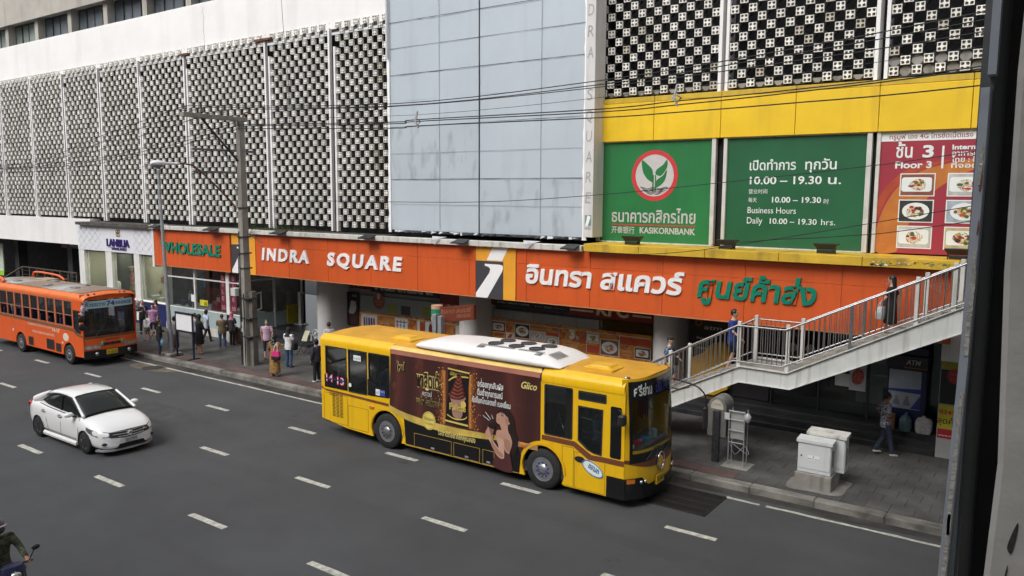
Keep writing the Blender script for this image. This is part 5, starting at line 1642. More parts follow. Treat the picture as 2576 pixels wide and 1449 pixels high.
ob('ice_cream_pack', q, [M('pack_black', (.012, .010, .010), .3), M('pack_gold', (.66, .50, .12), .35), M('cup_brown', (.35, .2, .15), .5), M('swirl', (.10, .018, .014), .35), M('swirl_light', (.26, .09, .06), .35)], parent=yb)
# lettering of the advertisement
q = MB()
for dx, bold, mi, d in ((0, .075, 1, .012), (0, .035, 2, .018), (0, .0, 0, .024)):
    text(q, 'ใหม่', FB(d), -14.98, -14.66, 2.30, .18, bold, .1, k=.62, mi=mi)
    text(q, 'พาลิตเต้', FB(d), -14.24, -13.44, 1.98, .33, bold, .0, k=.62, mi=mi)
    text(q, 'แบล็ค ช็อกโกแลต', FB(d), -14.26, -13.42, 1.50, .14, bold * .8, .0, k=.62, mi=mi)
text(q, 'คราวน์', FB(.02), -14.04, -13.68, 1.74, .12, .0, .2, k=.62, mi=3)
q.plate([[(-13.90, 1.90), (-13.93, 1.97), (-13.88, 1.94), (-13.855, 1.99), (-13.83, 1.94), (-13.78, 1.97), (-13.81, 1.90)]], FB(.02), 0, 1)
text(q, 'อร่อยทุกสัมผัส', FB(.02), -12.15, -11.34, 2.27, .13, .02, k=.62, mi=3)
text(q, 'ดื่มด่ำทุกอารมณ์', FB(.02), -12.16, -11.36, 2.05, .13, .02, k=.62, mi=3)
text(q, 'กับช็อกโกแลตแท้ เบลเยี่ยม', FB(.02), -12.33, -11.12, 1.84, .12, .02, k=.62, mi=3)
text(q, 'Glico', FB(.02), -10.80, -10.34, 2.42, .17, .02, .3, mi=1)
text(q, 'รสชาติที่อยากให้คุณลอง', FB(.02), -13.48, -12.22, .76, .12, .02, k=.62, mi=1)
ob('ad_lettering', q, [M('ad_ink', (.05, .02, .02), .4), M('ad_pale_gold', (.74, .62, .22), .35), M('ad_dark', (.012, .008, .008), .4), print_white], parent=yb)
# choc pieces
q = MB()
for x, z, s_, r_ in ((-14.1, 2.62, .14, .3), (-14.2, 2.48, .1, 1.0), (-13.5, 1.38, .09, .5), (-15.05, 1.85, .12, .8), (-12.9, 2.72, .08, .2)):
    pts = [(x + s_ * cos(r_ + k * pi / 2 + .785), z + s_ * sin(r_ + k * pi / 2 + .785)) for k in range(4)]
    q.plate([pts], FB(.012), .006, 0)
ob('ad_chocolate_piece', q, M('choc_piece', (.10, .032, .022), .35), parent=yb, kind='stuff')
# the woman in the advertisement, facing left with a cone
q = MB()
W_ = lambda u, v: (-11.90 + (u - 615) / 380 * .87, 1.12 + (820 - v) / 620 * 1.0)
def sh(pts, mi, d, cl=4): q.plate([catmull([W_(*p) for p in pts], cl)], FB(d), 0, mi)
sh([(800, 440), (850, 400), (920, 395), (980, 450), (1010, 560), (1020, 700), (1060, 830), (1050, 980), (1000, 1100), (960, 1000), (930, 800), (860, 720), (790, 640), (760, 560), (770, 480)], 0, .026)
sh([(790, 640), (760, 700), (740, 760), (700, 740), (680, 700), (720, 650), (770, 600)], 0, .027)
sh([(775, 500), (770, 560), (772, 620), (800, 645), (850, 650), (900, 620), (930, 560), (905, 505), (872, 464), (828, 455), (795, 478)], 1, .030)
sh([(820, 640), (840, 720), (830, 760), (930, 770), (925, 700), (915, 600)], 1, .029)
sh([(770, 780), (800, 740), (860, 740), (930, 750), (970, 830), (980, 920), (950, 1060), (940, 1090), (880, 1040), (860, 900), (790, 960), (770, 880)], 1, .028)
sh([(770, 880), (800, 860), (870, 900), (875, 1000), (880, 1130), (870, 1180), (830, 1190), (770, 1140), (720, 1040), (670, 930), (640, 880), (620, 850), (630, 800), (650, 770), (690, 800), (700, 870), (740, 950), (775, 1000), (800, 1030), (790, 950)], 2, .031)
sh([(760, 800), (730, 880), (725, 960), (760, 1060), (830, 1190), (870, 1180), (880, 1030), (950, 1090), (970, 1200), (975, 1380), (730, 1350), (740, 1200), (740, 1050), (715, 950), (730, 840)], 3, .027, 3)
sh([(650, 710), (740, 735), (700, 860), (680, 850)], 4, .032)
sh([(655, 715), (690, 660), (730, 650), (745, 735), (700, 745)], 0, .033)
sh([(655, 730), (640, 770), (618, 830), (640, 880), (680, 900), (700, 850), (680, 790), (668, 740)], 1, .034)
sh([(832, 488), (850, 510), (876, 502), (852, 492)], 0, .036, 2)
sh([(828, 470), (850, 462), (885, 478), (852, 470)], 0, .037, 2)
sh([(900, 500), (930, 520), (935, 600), (915, 640), (890, 560)], 7, .0345)
sh([(870, 900), (900, 860), (960, 900), (950, 1050), (900, 1020)], 7, .0295)
sh([(700, 900), (730, 960), (800, 1060), (860, 1120), (840, 1170), (760, 1110), (700, 1000)], 7, .0325)
sh([(798, 480), (805, 488), (815, 484)], 0, .036, 2)
sh([(785, 575), (800, 583), (820, 578), (800, 570)], 5, .036, 2)
sh([(935, 590), (945, 580), (950, 600), (940, 625), (930, 610)], 2, .036, 2)
for a, b in (((580, 560), (670, 625)), ((615, 500), (690, 600)), ((700, 520), (722, 585))):
    p0, p1 = W_(*a), W_(*b)
    q.tube([(p0[0], BY - .02, p0[1]), (p1[0], BY - .02, p1[1])], .006, 4, 6)
ob('ad_figure', q, [M('ad_hair', (.018, .009, .008), .5), M('ad_skin', (.46, .26, .185), .5, .08, 3), M('ad_skin_2', (.53, .32, .235), .5, .06, 3), M('ad_dress', (.075, .022, .022), .5), M('ad_cup', (.25, .11, .08), .5), M('ad_lips', (.4, .05, .05), .5), print_white, M('ad_skin_3', (.36, .19, .13), .5, .08, 3)], parent=yb)
# luggage doors with gold outlines and small handles
for x0, x1 in ((-14.34, -13.02), (-12.95, -12.08), (-11.99, -11.62)):
    l_ = MB().plate([rect(x0, x1, .27, .65), rect(x0 + .012, x1 - .012, .282, .638)], FB(.016), .003)
    h_ = ob('luggage_door', l_, M('ad_line', (.45, .30, .06), .4), parent=yb)
    ob('latch', MB().bbox((x0 + x1) / 2 - .06, (x0 + x1) / 2 + .06, BY - .022, BY - .01, .31, .36, .005), M('latch_grey', (.25, .25, .27), .35), parent=h_)
ob('sill_line', MB().plate([rect(-14.66, -10.86, .245, .262)], FB(.017), .002), M('ad_line', (.45, .30, .06), .4), parent=yb)
# seams, grilles, lids on the yellow parts
seamm = M('seam_shadow', (.10, .055, .01), .8)
for x0, x1, z0, z1 in ((-17.95, -16.95, .38, 1.25), (-16.92, -16.10, .33, 1.0), (-9.62, -9.3, .24, 1.2), (-9.28, -8.46, .24, 1.12)):
    ob('panel_seam', MB().plate([rect(x0, x1, z0, z1), rect(x0 + .008, x1 - .008, z0 + .008, z1 - .008)], FB(.005), .002), seamm, parent=yb)
gl = MB()
for cx in (-17.52, -17.36, -17.20):
    for k in range(17):
        gl.plate([rrect(cx - .065, cx + .065, .58 + k * .042, .598 + k * .042, .008, 2)], FB(.008), .004)
ob('vent_slots', gl, black_metal, parent=yb, kind='stuff')
ob('small_vent', MB().plate([rect(-17.72, -17.42, 1.2 + .0, 1.215)], FB(.008), .003).plate([rect(-17.72, -17.42, 1.26, 1.275)], FB(.008), .003), seamm, parent=yb)
for x, z in ((-15.95, 1.10), (-10.72, 1.0)):
    ob('side_marker', MB().bbox(x - .09, x + .09, BY - .035, BY - .004, z - .04, z + .04, .012), amber_lens, parent=yb)
ob('ad_step', MB().bbox(-10.98, -10.30, BY - .022, BY - .008, .93, 1.06, .01), M('ad_tan', (.42, .22, .10), .4, .1), parent=yb)
dr = ob('door_handle', MB().plate([circ(-9.13, .955, .14, 20, .075)], FB(.012), .008), black_metal, parent=yb)
q = MB().plate([circ(0, 0, .30, 28, .15)], lambda a, b, t: (-8.78 + a * .93 + b * .25, BY - .012 + t, .80 + b - a * .38), .004, 0)
q.plate([circ(0, 0, .30, 28, .15), circ(0, 0, .275, 28, .128)], lambda a, b, t: (-8.78 + a * .93 + b * .25, BY - .017 + t, .80 + b - a * .38), 0, 1)
text(q, 'ขสมก', lambda a, b, t: (-8.78 + a * .93 + b * .25, BY - .018 + t, .80 + b - a * .38), -.12, .18, -.03, .11, .03, .2, k=.62, mi=1)
ob('operator_badge', q, [print_white, M('badge_blue', (.03, .18, .40), .4)], parent=yb)
# roof: side cant rails, crowned skin, hatches
prof = [(BY, 2.70), (BY - .005, 2.80), (BY + .03, 2.88), (BY + .12, 2.95), (BY + .30, 2.995), (BY + .7, 3.03), (16.82, 3.045), (BF - .7, 3.03), (BF - .30, 2.995), (BF - .12, 2.95), (BF - .03, 2.88), (BF + .005, 2.80), (BF, 2.70)]
def fx0(y, z):
    u = max(-1, min(1, (y - 16.82) / 1.20))
    return -7.66 - .36 * abs(u) ** 3.2 - .036 * max(0, z - 1.2) ** 1.5
rings = []
for x in (XR - .0, XR + .06, XR + .25, -12, -8.3, -8.1, -7.98):
    k = 0.985 if x in (XR, -7.98) else 1
    rings.append([(x if x < -8.2 else fx0(y, z) - (-7.98 - x), 16.82 + (y - 16.82) * k, 2.70 + (z - 2.70) * (.80 if x == XR else .93 if x == XR + .06 else .97 if x == -8.1 else .90 if x == -7.98 else 1)) for y, z in prof])
ob('roof', MB().loft(rings, closed=False, caps=False), roof_yellow, parent=yb)
rail = [(BY - .012, 2.66), (BY - .018, 2.80), (BY + .02, 2.885), (BY + .11, 2.955), (BY + .2, 2.982)]
for x0, x1 in ((XR - .01, -15.20), (-10.22, -8.0)):
    ob('cant_rail', MB().loft([[(x, y, z + .006) for y, z in rail] for x in (x0, x1)], closed=False, caps=False), bus_yellow, parent=yb, fix=True)
ob('cant_rail_pale', MB().loft([[(x, y, z + .008) for y, z in ((BY - .012, 2.86), (BY + .02, 2.895), (BY + .10, 2.945))] for x in (-15.2, -10.22)], closed=False, caps=False), M('cant_pale', (.74, .52, .16), .4), parent=yb, fix=True)
ob('roof_joint', MB().loft([[(x, y - .004, z + .012) for y, z in rail] for x in (-10.26, -10.21)], closed=False, caps=False), rubber, parent=yb, fix=True)
for cx, cy in ((-15.25, 16.35), (-8.95, 16.35)):
    h_ = MB().loft([[(cx + a, cy + b, z) for a, b in rrect(-hw, hw, -hh, hh, .06)] for z, hw, hh in ((3.0, .40, .30), (3.06, .40, .30), (3.09, .30, .22), (3.13, .26, .19))], smooth=False)
    ob('roof_hatch', h_, M('hatch_yellow', (.72, .40, .02), .5, .08), parent=yb)
for y_ in (15.9, 16.3, 16.95, 17.5):
    ob('marker_lamp', MB().ell((-8.06, y_, 2.99), .05, .035, .03), black_metal, parent=yb)
    ob('marker_chrome', MB().ell((-8.12, y_ - .02, 2.995), .05, .03, .02), chrome, parent=yb)
# air conditioner
ac = thing('aircon_unit', (-12, 16.8, 3.0), 'x', 'x')
bpy.data.objects.remove(ac)
secs = []
for x, w_, h_ in ((-14.5, .62, .03), (-14.38, .74, .12), (-14.0, .80, .20), (-13.2, .84, .25), (-12.15, .85, .26), (-12.1, .86, .285), (-10.6, .86, .285), (-10.25, .84, .25), (-9.95, .80, .14), (-9.78, .74, .03)):
    c0y = 16.5
    secs.append([(x, c0y + u * w_, 3.0 + v * h_) for u, v in ((-1, 0), (-1, .35), (-.93, .7), (-.7, .95), (-.3, 1), (.3, 1), (.7, .95), (.93, .7), (1, .35), (1, 0))])
acb = ob('aircon_cover', MB().loft(secs, caps=True), roof_white, parent=yb, fix=True)
for i, (x, y) in enumerate(((-12.05, 16.25), (-12.0, 16.72), (-11.4, 16.25), (-11.35, 16.72), (-10.78, 16.25), (-10.72, 16.72))):
    ob('fan_opening', MB().cyl((x, y, 3.27), (x, y, 3.296), .205, n=24).tube([(x + .2 * cos(t_), y + .2 * sin(t_), 3.30) for t_ in [k * pi / 12 for k in range(25)]], .008, 4), black_metal, parent=acb)
sl = MB()
for x0, n in ((-12.35, 17), (-11.15, 12)):
    for i in range(n):
        x = x0 + i * .064
        sl.add([(x, 15.80, 3.235), (x + .035, 15.80, 3.235), (x + .075, 16.0, 3.295), (x + .04, 16.0, 3.295)], [(0, 1, 2, 3)])
for i in range(9):
    y = 15.95 + i * .06
    sl.add([(-10.26, y, 3.265), (-10.26, y + .025, 3.265), (-9.98, y + .025, 3.17), (-9.98, y, 3.17)], [(0, 1, 2, 3)])
ob('louvre_slots', sl, black_metal, parent=acb, kind='stuff')
# front: curved screen, black surround, bumper
def fx(y):
    u = (y - 16.82) / 1.20
    return -7.63 - .36 * abs(u) ** 3.2
YS_ = [BY + (BF - BY) * i / 16 for i in range(17)]
def fstrip(z0f, z1f, off=0.0, y0=BY, y1=BF, lean=.06, n=20):
    q_ = MB()
    ys = [y0 + (y1 - y0) * i / n for i in range(n + 1)]
    rows = []
    for k in range(5):
        r_ = []
        for y in ys:
            za, zb_ = z0f(y), z1f(y)
            z = za + (zb_ - za) * k / 4
            r_.append((fx(y) + off - lean * max(0, (z - 1.2)) ** 1.5 * .6, y, z))
        rows.append(r_)
    for k in range(4):
        q_.add(rows[k] + rows[k + 1], [(i, i + 1, n + 2 + i, n + 1 + i) for i in range(n)], 0, True)
    return q_
cst = lambda z: (lambda y: z)
ob('front_panel', fstrip(cst(.5), cst(1.35)), bus_yellow, parent=yb)
ob('windscreen', fstrip(lambda y: 1.10 + .05 * abs(y - 16.82), cst(2.92), .004, BY + .10, BF - .08), glass('screen_glass', (.8, .84, .84), .06), parent=yb)
ob('screen_top', fstrip(cst(2.52), cst(2.94), .010, BY + .10, BF - .08), M('dest_black', (.015, .015, .018), .15), parent=yb)
ob('front_crown', fstrip(cst(2.92), cst(3.0), .0, BY, BF), bus_yellow, parent=yb)
for y0, y1 in ((BY, BY + .12), (BF - .10, BF)):
    ob('screen_pillar', fstrip(cst(1.1), cst(2.95), .002, y0, y1, n=4), bus_yellow if y0 == BY else black_gloss, parent=yb)
ob('screen_surround', fstrip(lambda y: 1.06, lambda y: 1.28, .008, BY + .10, BF - .08), black_gloss, parent=yb)
for y0 in (BY + .10, BF - .14):
    ob('screen_surround', fstrip(cst(1.1), cst(2.94), .010, y0, y0 + .06, n=3), black_gloss, parent=yb)
ob('brown_curve', fstrip(lambda y: 1.08 - .22 * (1 - ((y - 16.82) / 1.2) ** 2) + (.0), lambda y: 1.16 - .1 * (1 - ((y - 16.82) / 1.2) ** 2), .006), brown_band, parent=yb)
ob('front_bumper', fstrip(cst(.22), lambda y: .50 + (.22 if abs(y - 16.82) > .62 else .0) * min(1, (abs(y - 16.82) - .62) * 5 if abs(y - 16.82) > .62 else 0), .03, n=32), black_gloss, parent=yb)
ob('bumper_side', MB().plate([[(-8.42, .22), (XF + .02, .22), (XF + .02, .72), (-8.42, .72)]], FB(.012), .004), black_gloss, parent=yb)
ob('black_glass_panel', MB().plate([rrect(-8.34, -8.06, 1.16, 2.36, .04)], FB(.010), .004), dark_glass, parent=yb)
q = MB()
for y_ in (15.98, 16.10, 17.55, 17.66):
    q.ell((fx(y_) + .035, y_, .60), .03, .05, .05)
ob('headlight', q, chrome, parent=yb)
for y0 in (BY + .03, BF - .2):
    ob('indicator', fstrip(cst(.60), cst(.70), .038, y0, y0 + .17, n=4), amber_lens, parent=yb)
q = MB().tube([(fx(16.75) + .03, 16.75 + .17 * cos(t_), .93 + .21 * sin(t_)) for t_ in [k * pi / 14 for k in range(29)]], .028, 6)
ob('ring_emblem', q, chrome, parent=yb)
ob('emblem_boss', MB().cyl((fx(16.75) - .03, 16.75, .93), (fx(16.75) + .03, 16.75, .93), .16, .13, 20), bus_yellow, parent=yb)
q = MB().box(fx(16.7) + .03, fx(16.7) + .05, 16.50, 16.92, .42, .64, 0)
text(q, '15-4803', FX(fx(16.7) + .05, .004), 16.53, 16.89, .48, .1, .01, mi=1)
ob('number_plate', q, [M('plate_yellow', (.62, .42, .02), .5), black_metal], parent=yb)
q = MB()
def FW(off):
    return lambda a, b, t: (fx(a) + off - .06 * (b - 1.2) ** 1.5 * .6 - t, a, b)
text(q, 'ศรีย่าน', FW(.045), 15.80, 16.32, 2.62, .19, .03, k=.62, mi=0)
text(q, 'ปอ.14', FW(.045), 16.50, 17.10, 2.60, .22, .02, k=.66, mi=1)
text(q, 'สวนลุมฯ', FW(.045), 17.28, 17.86, 2.62, .19, .03, k=.62, mi=0)
ob('destination_lettering', q, [print_white, M('dest_blue', (.02, .03, .30), .5)], parent=yb)
for y_, l_ in ((16.1, 1), (17.0, 1)):
    ob('wiper', MB().tube([(fx(y_) + .05, y_, 1.12), (fx(y_ + .35) + .03, y_ + .35, 1.32), (fx(y_ + .6) + .02, y_ + .62, 1.30)], .012, 5), black_metal, parent=yb)
# mirrors
mr = ob('mirror', MB().bbox(-8.02, -7.86, BY - .30, BY - .12, 2.02, 2.26, .03), black_metal, parent=yb)
ob('mirror_arm', MB().tube([(-8.15, BY, 2.3), (-8.0, BY - .15, 2.32), (-7.95, BY - .2, 2.24)], .018, 6), black_metal, parent=mr)
m2 = ob('mirror', MB().bbox(-7.14, -7.04, BF + .02, BF + .2, 1.45, 2.0, .03), black_metal, parent=yb)
ob('mirror_arm', MB().tube(catmull([(-8.0, BF - .05, 2.62), (-7.75, BF + .02, 2.58), (-7.35, BF + .1, 2.48), (-7.12, BF + .12, 2.28), (-7.09, BF + .11, 1.98)], 4, False), .02, 6), black_metal, parent=m2)
ob('mirror_arm', MB().tube(catmull([(-8.0, BF - .05, 2.4), (-7.75, BF + .02, 2.36), (-7.5, BF + .06, 2.44)], 4, False), .014, 6), black_metal, parent=m2)
# rear, floor, interior
ob('rear_panel', MB().box(XR, XR + .05, BY + .02, BF - .02, .45, 2.72), bus_yellow, parent=yb)
ob('rear_window', MB().box(XR - .01, XR, BY + .3, BF - .3, 1.6, 2.5), dark_glass, parent=yb)
ob('floor', MB().box(XR + .1, XF - .1, BY + .06, BF - .06, .34, .6), dark_metal, parent=yb)
ob('ceiling', MB().box(XR + .1, XF - .4, BY + .06, BF - .06, 2.68, 2.70), M('bus_ceiling', (.4, .4, .4), .7), parent=yb)
ob('dash', MB().bbox(-8.55, -7.95, BY + .15, BF - .15, .6, 1.28, .05), M('dash_grey', (.10, .10, .10), .6), parent=yb)
ob('engine_box', MB().box(XR + .1, -16.95, BY + .06, BY + 1.0, .6, 1.45), black_metal, parent=yb)
for x, y in ((-17.3, 16.0), (-15.6, 16.0), (-15.6, 17.6), (-14.6, 17.6), (-13.6, 17.6), (-9.9, 17.6), (-17.2, 17.6)):
    seat(yb, x, y, .95 if x < -15 else .6, seat_pale if x == -17.3 else seat_blue, name='seat')
ob('curtain', MB().loft([[(-9.62 + .035 * i, BY + .12 + .03 * (i % 2), z) for i in range(9)] for z in (1.35, 2.6)], closed=False, caps=False), M('curtain_brown', (.12, .06, .035), .8, .2, 4, streak=.4), parent=yb)
ob('curtain', MB().loft([[(-8.25 + .03 * (i % 2), BF - .9 + .06 * i, z) for i in range(9)] for z in (1.9, 2.55)], closed=False, caps=False), M('curtain_teal', (.02, .22, .18), .8, .2, 4), parent=yb)
ob('grab_rail', MB().tube([(-10.05, BY + .35, 1.35), (-9.95, BY + .35, 1.9), (-9.75, BY + .35, 1.35)], .025, 6).tube([(-10.3, BY + .9, 1.75), (-9.3, BY + .9, 1.65)], .02, 6), steel, parent=yb)
q = MB()
for i, (x, y, z, s_, c) in enumerate(((-8.1, 16.5, 1.30, .07, 0), (-8.1, 16.62, 1.33, .05, 1), (-8.08, 16.9, 1.28, .09, 2), (-8.1, 15.95, 1.32, .06, 3), (-8.1, 16.15, 1.29, .07, 3))):
    q.bbox(x - s_, x + s_, y - s_ * 1.2, y + s_ * 1.2, z - .02, z + s_, .01, c)
q.cyl((-8.05, 17.3, 1.28), (-8.05, 17.3, 1.48), .06, .075, 12, 4)
ob('dash_clutter', q, [M('tissue_red', (.5, .06, .04), .6), M('tissue_pink', (.6, .2, .4), .6), M('cloth_blue', (.05, .25, .5), .7), print_white, M('cup_blue', (.35, .55, .65), .4)], parent=yb, kind='stuff')
q = MB()
for i in range(7):
    y = 16.35 + i * .09
    q.tube([(-8.0, y, 2.45), (-8.0, y + .01, 2.0 - .04 * (i % 3))], .018, 5)
ob('garland', q, M('garland_red', (.15, .03, .03), .8), parent=yb)
for x in (rw, fw_):
    wheel(yb, x, BY - .01, .50, .30, -1, 'bus', M('nut_purple', (.05, .04, .28), .4) if x == fw_ else None)
    wheel(yb, x, BF + .01, .50, .30, 1)
    ob('wheel_well', MB().loft([[(x - .62 * cos(t_), y, .5 + .62 * sin(t_)) for t_ in [i * pi / 12 for i in range(13)]] for y in (BY + .05, BY + .6)], closed=False, caps=False), black_metal, parent=yb)
q = MB().loft([[(rr_[0], BY - .03 + .0 * k, rr_[1]) for rr_ in [(rw - (.60 + .05 * k) * cos(t_), .5 + (.60 + .05 * k) * sin(t_)) for t_ in [i * pi / 14 for i in range(15)]]] for k in (0, 1)], closed=False, caps=False)
ob('arch_lip', q, M('arch_yellow', (.74, .42, .01), .35), parent=yb, fix=True)
q = MB().loft([[(a, BY - .03, b) for a, b in [(fw_ - (.60 + .05 * k) * cos(t_), .5 + (.60 + .05 * k) * sin(t_)) for t_ in [i * pi / 14 for i in range(7 if False else 15)]] if True] for k in (0, 1)], closed=False, caps=False)
ob('arch_lip', q, M('arch_yellow', (.74, .42, .01), .35), parent=yb, fix=True)

# ---------------------------------------------------------------- the old orange bus
OY, OF = 15.78, 18.02
ox0, ox1 = -41.6, -32.5
obm = M('bus_orange', (0.74, 0.105, 0.012), 0.35, 0.06, 1.2, coat=.3, streak=.3, scol=(.42, .10, .03))
ot = thing('old_bus', (-37, OY, 0), 'old orange bus number 74 with open windows, pulled up at the kerb on the left', 'bus')
r_, f_ = -38.05, -33.70
def arch2(cx, r, z0, zc=.42, n=12):
    return [(cx - r * cos(t_), zc + r * sin(t_)) for t_ in [i * pi / n for i in range(n + 1)]]
outer = [(ox0, .42), (r_ - .5, .40)] + arch2(r_, .5, 0) + [(r_ + .5, .38), (f_ - .5, .36)] + arch2(f_, .5, 0) + [(f_ + .5, .40), (ox1, .42), (ox1, 2.8), (ox0, 2.8)]
wx = [(-41.2, -40.75), (-40.7, -40.0), (-39.95, -39.22)] + [(-39.18 + i * .745, -39.18 + i * .745 + .665) for i in range(8)]
wins = [rect(a, b, 1.60 - .004 * (a + 41) * 0, 2.68) for a, b in wx if b < -33.2]
wins.append([(-33.22, 2.33), (-33.22, 1.55), (-32.98, 1.40), (-32.66, 1.36), (-32.66, 2.33)][::-1][::-1])
ccw = lambda w_: w_ if sum((w_[i][0] - w_[i - 1][0]) * (w_[i][1] + w_[i - 1][1]) for i in range(len(w_))) > 0 else w_[::-1]
wins = [ccw(w_) for w_ in wins]
ob('side_panel', MB().plate([outer] + wins, lambda a, b, t: (a, OY + t, b), .05), obm, parent=ot)
fwn = [ccw(rect(a, b, 1.60, 2.68)) for a, b in wx if b < -33.2]
ob('side_panel', MB().plate([[(ox0, .42), (ox1, .42), (ox1, 2.8), (ox0, 2.8)]] + fwn, lambda a, b, t: (a, OF - t, b), .05), obm, parent=ot)
for a, b in wx:
    if b < -33.2:
        p_ = ob('window', MB().box(a, b, OY + .012, OY + .022, 2.08, 2.68), bus_glass, parent=ot)
        ob('window_frame', MB().plate([rect(a, b, 1.60, 2.68), rect(a + .03, b - .03, 1.63, 2.65)], lambda x, z, t: (x, OY - .006 + t, z), .03).box(a + .03, b - .03, OY - .004, OY + .02, 2.06, 2.09), M('frame_dull', (.32, .16, .10), .6, .15), parent=p_)
ob('window', MB().plate([wins[-1]], lambda a, b, t: (a, OY + .01 + t, b), .006), bus_glass, parent=ot)
ob('seal', MB().plate([wins[-1], ccw([(-33.18, 2.29), (-33.18, 1.57), (-32.96, 1.44), (-32.70, 1.40), (-32.70, 2.29)])], lambda a, b, t: (a, OY - .006 + t, b), .02), rubber, parent=ot)
ob('brown_stripe', MB().plate([[(ox0, 1.60), (-33.3, 1.56), (-32.95, 1.38), (ox1, 1.30), (ox1, 1.22), (-32.95, 1.26), (-33.3, 1.43), (ox0, 1.50)][::-1]], FY(OY, .005), .003), M('dull_brown', (.20, .08, .03), .6, .2), parent=ot)
for x0, x1, z0, z1 in ((-37.28, -36.86, .44, .80), (-35.62, -34.96, .46, .88), (-34.80, -34.38, .44, .78)):
    ob('grille', MB().plate([rrect(x0, x1, z0, z1, .03)], FY(OY, .008), .006), black_metal, parent=ot)
    ob('grille_rim', MB().plate([rrect(x0 - .02, x1 + .02, z0 - .02, z1 + .02, .04), rrect(x0, x1, z0, z1, .03)], FY(OY, .012), .008), M('rim_dull', (.35, .08, .02), .5), parent=ot)
q = MB()
text(q, 'รถโดยสารขนาดเล็กร่วมบริการ สาย', FY(OY, .006), -37.33, -35.2, 1.33, .10, .01, k=.62)
text(q, '74-17', FY(OY, .006), -35.12, -34.42, 1.25, .15, .03)
text(q, 'บริษัท เมืองนครขนส่ง จำกัด', FY(OY, .006), -36.9, -34.9, 1.03, .10, .01, k=.62)
q.plate([circ(-33.92, 1.12, .24, 24, .17)], FY(OY, .006), 0)
q.plate([circ(-34.22, .86, .06, 10)], FY(OY, .006), 0)
q.plate([circ(-38.75, .95, .07, 10)], FY(OY, .006), 0)
ob('lettering', q, M('faded_letter', (.72, .62, .5), .6), parent=ot)
# roof
oprof = [(OY, 2.74), (OY - .01, 2.84), (OY + .06, 2.93), (OY + .22, 2.99), (OY + .7, 3.03), (16.9, 3.05), (OF - .7, 3.03), (OF - .22, 2.99), (OF - .06, 2.93), (OF + .01, 2.84), (OF, 2.74)]
ob('roof', MB().loft([[(x, 16.9 + (y - 16.9) * k, z - dz) for y, z in oprof] for x, k, dz in ((ox0, .97, .1), (ox0 + .3, 1, .02), (-33.2, 1, 0), (ox1 + .02, 1, .02), (ox1 + .12, .97, .1))], closed=False, caps=False),
   M('bus_orange_roof', (.74, .17, .035), .5, .08, 1), parent=ot)  # roof orange, paler and rougher than the sides
ob('roof_skin', MB().loft([[(x, y, z) for y, z in ((OY + .20, 3.0), (OY + .7, 3.045), (16.9, 3.065), (OF - .7, 3.045), (OF - .20, 3.0))] for x in (ox0 + .3, -32.85)], closed=False, caps=False),
   M_spots('roof_patched', [(.24, .18, .14), (.29, .22, .17), (.33, .31, .29), (.40, .42, .43), (.36, .36, .35)], .45, .7, (.8, .5, 1)), parent=ot)
for x, y in ((-39.5, 16.4), (-36.6, 16.4), (-34.6, 16.6), (-37.9, 17.3), (-35.3, 17.4)):
    ob('roof_vent', MB().bbox(x - .22, x + .22, y - .12, y + .12, 3.03, 3.10, .02), M('vent_grey', (.22, .23, .25), .6), parent=ot)
ob('roof_board', MB().bbox(-39.6, -38.5, 17.2, 17.75, 3.04, 3.10, .02), M('board_tan', (.4, .3, .2), .7), parent=ot)
rk = ob('roof_rack', MB().tube(catmull([(-41.5, 17.95, 3.0), (-41.3, 17.95, 3.22), (-40.0, 17.95, 3.24), (-38.9, 17.95, 3.18), (-38.4, 17.95, 3.02)], 4, False), .05, 8), obm, parent=ot)
ob('rack_end', MB().tube(catmull([(-41.3, 16.0, 3.04), (-41.2, 16.0, 3.2), (-40.9, 16.0, 3.22), (-40.2, 16.0, 3.16), (-39.9, 16.0, 3.02)], 4, False), .08, 8), obm, parent=rk)
def ofx(y):
    return ox1 + .12 - .16 * abs((y - 16.9) / 1.12) ** 3
def ostrip(z0, z1, off=0.0, y0=OY, y1=OF, n=14, lean=.05):
    q_ = MB()
    rows = []
    for k in range(4):
        rows.append([(ofx(y0 + (y1 - y0) * i / n) + off - lean * max(0, (z0 + (z1 - z0) * k / 3) - 1.25), y0 + (y1 - y0) * i / n, z0 + (z1 - z0) * k / 3) for i in range(n + 1)])
    for k in range(3):
        q_.add(rows[k] + rows[k + 1], [(i, i + 1, n + 2 + i, n + 1 + i) for i in range(n)], 0, True)
    return q_
ob('front_panel', ostrip(.62, 1.30), obm, parent=ot)
ob('front_top', ostrip(2.74, 2.98), obm, parent=ot)
ob('windscreen', ostrip(1.28, 2.74, .004, OY + .06, OF - .06), glass('old_screen', (.30, .32, .32), .5), parent=ot)
for y0, y1 in ((OY, OY + .08), (OF - .08, OF)):
    ob('pillar', ostrip(1.25, 2.8, .006, y0, y1, 3), black_gloss, parent=ot)
ob('screen_seal', ostrip(1.26, 1.34, .010, OY + .04, OF - .04), black_gloss, parent=ot)
ob('brown_stripe', ostrip(1.16, 1.25, .008), M('dull_brown', (.20, .08, .03), .6, .2), parent=ot)
q = ostrip(2.40, 2.70, .02, OY + .09, OF - .09)
ob('route_board', q, M('route_pale', (.42, .62, .60), .4, .05), parent=ot)
def FO(off):
    return lambda a, b, t: (ofx(a) + off - .05 * (b - 1.25) - t, a, b)
q = MB()
text(q, 'ห้วยขวาง', FO(.026), 15.95, 16.72, 2.48, .14, .015, k=.62)
text(q, '74', FO(.026), 16.76, 17.10, 2.46, .19, .03)
text(q, 'คลองเตย', FO(.026), 17.14, 17.85, 2.48, .14, .015, k=.62)
ob('route_lettering', q, M('route_blue', (.015, .04, .28), .4), parent=ot)
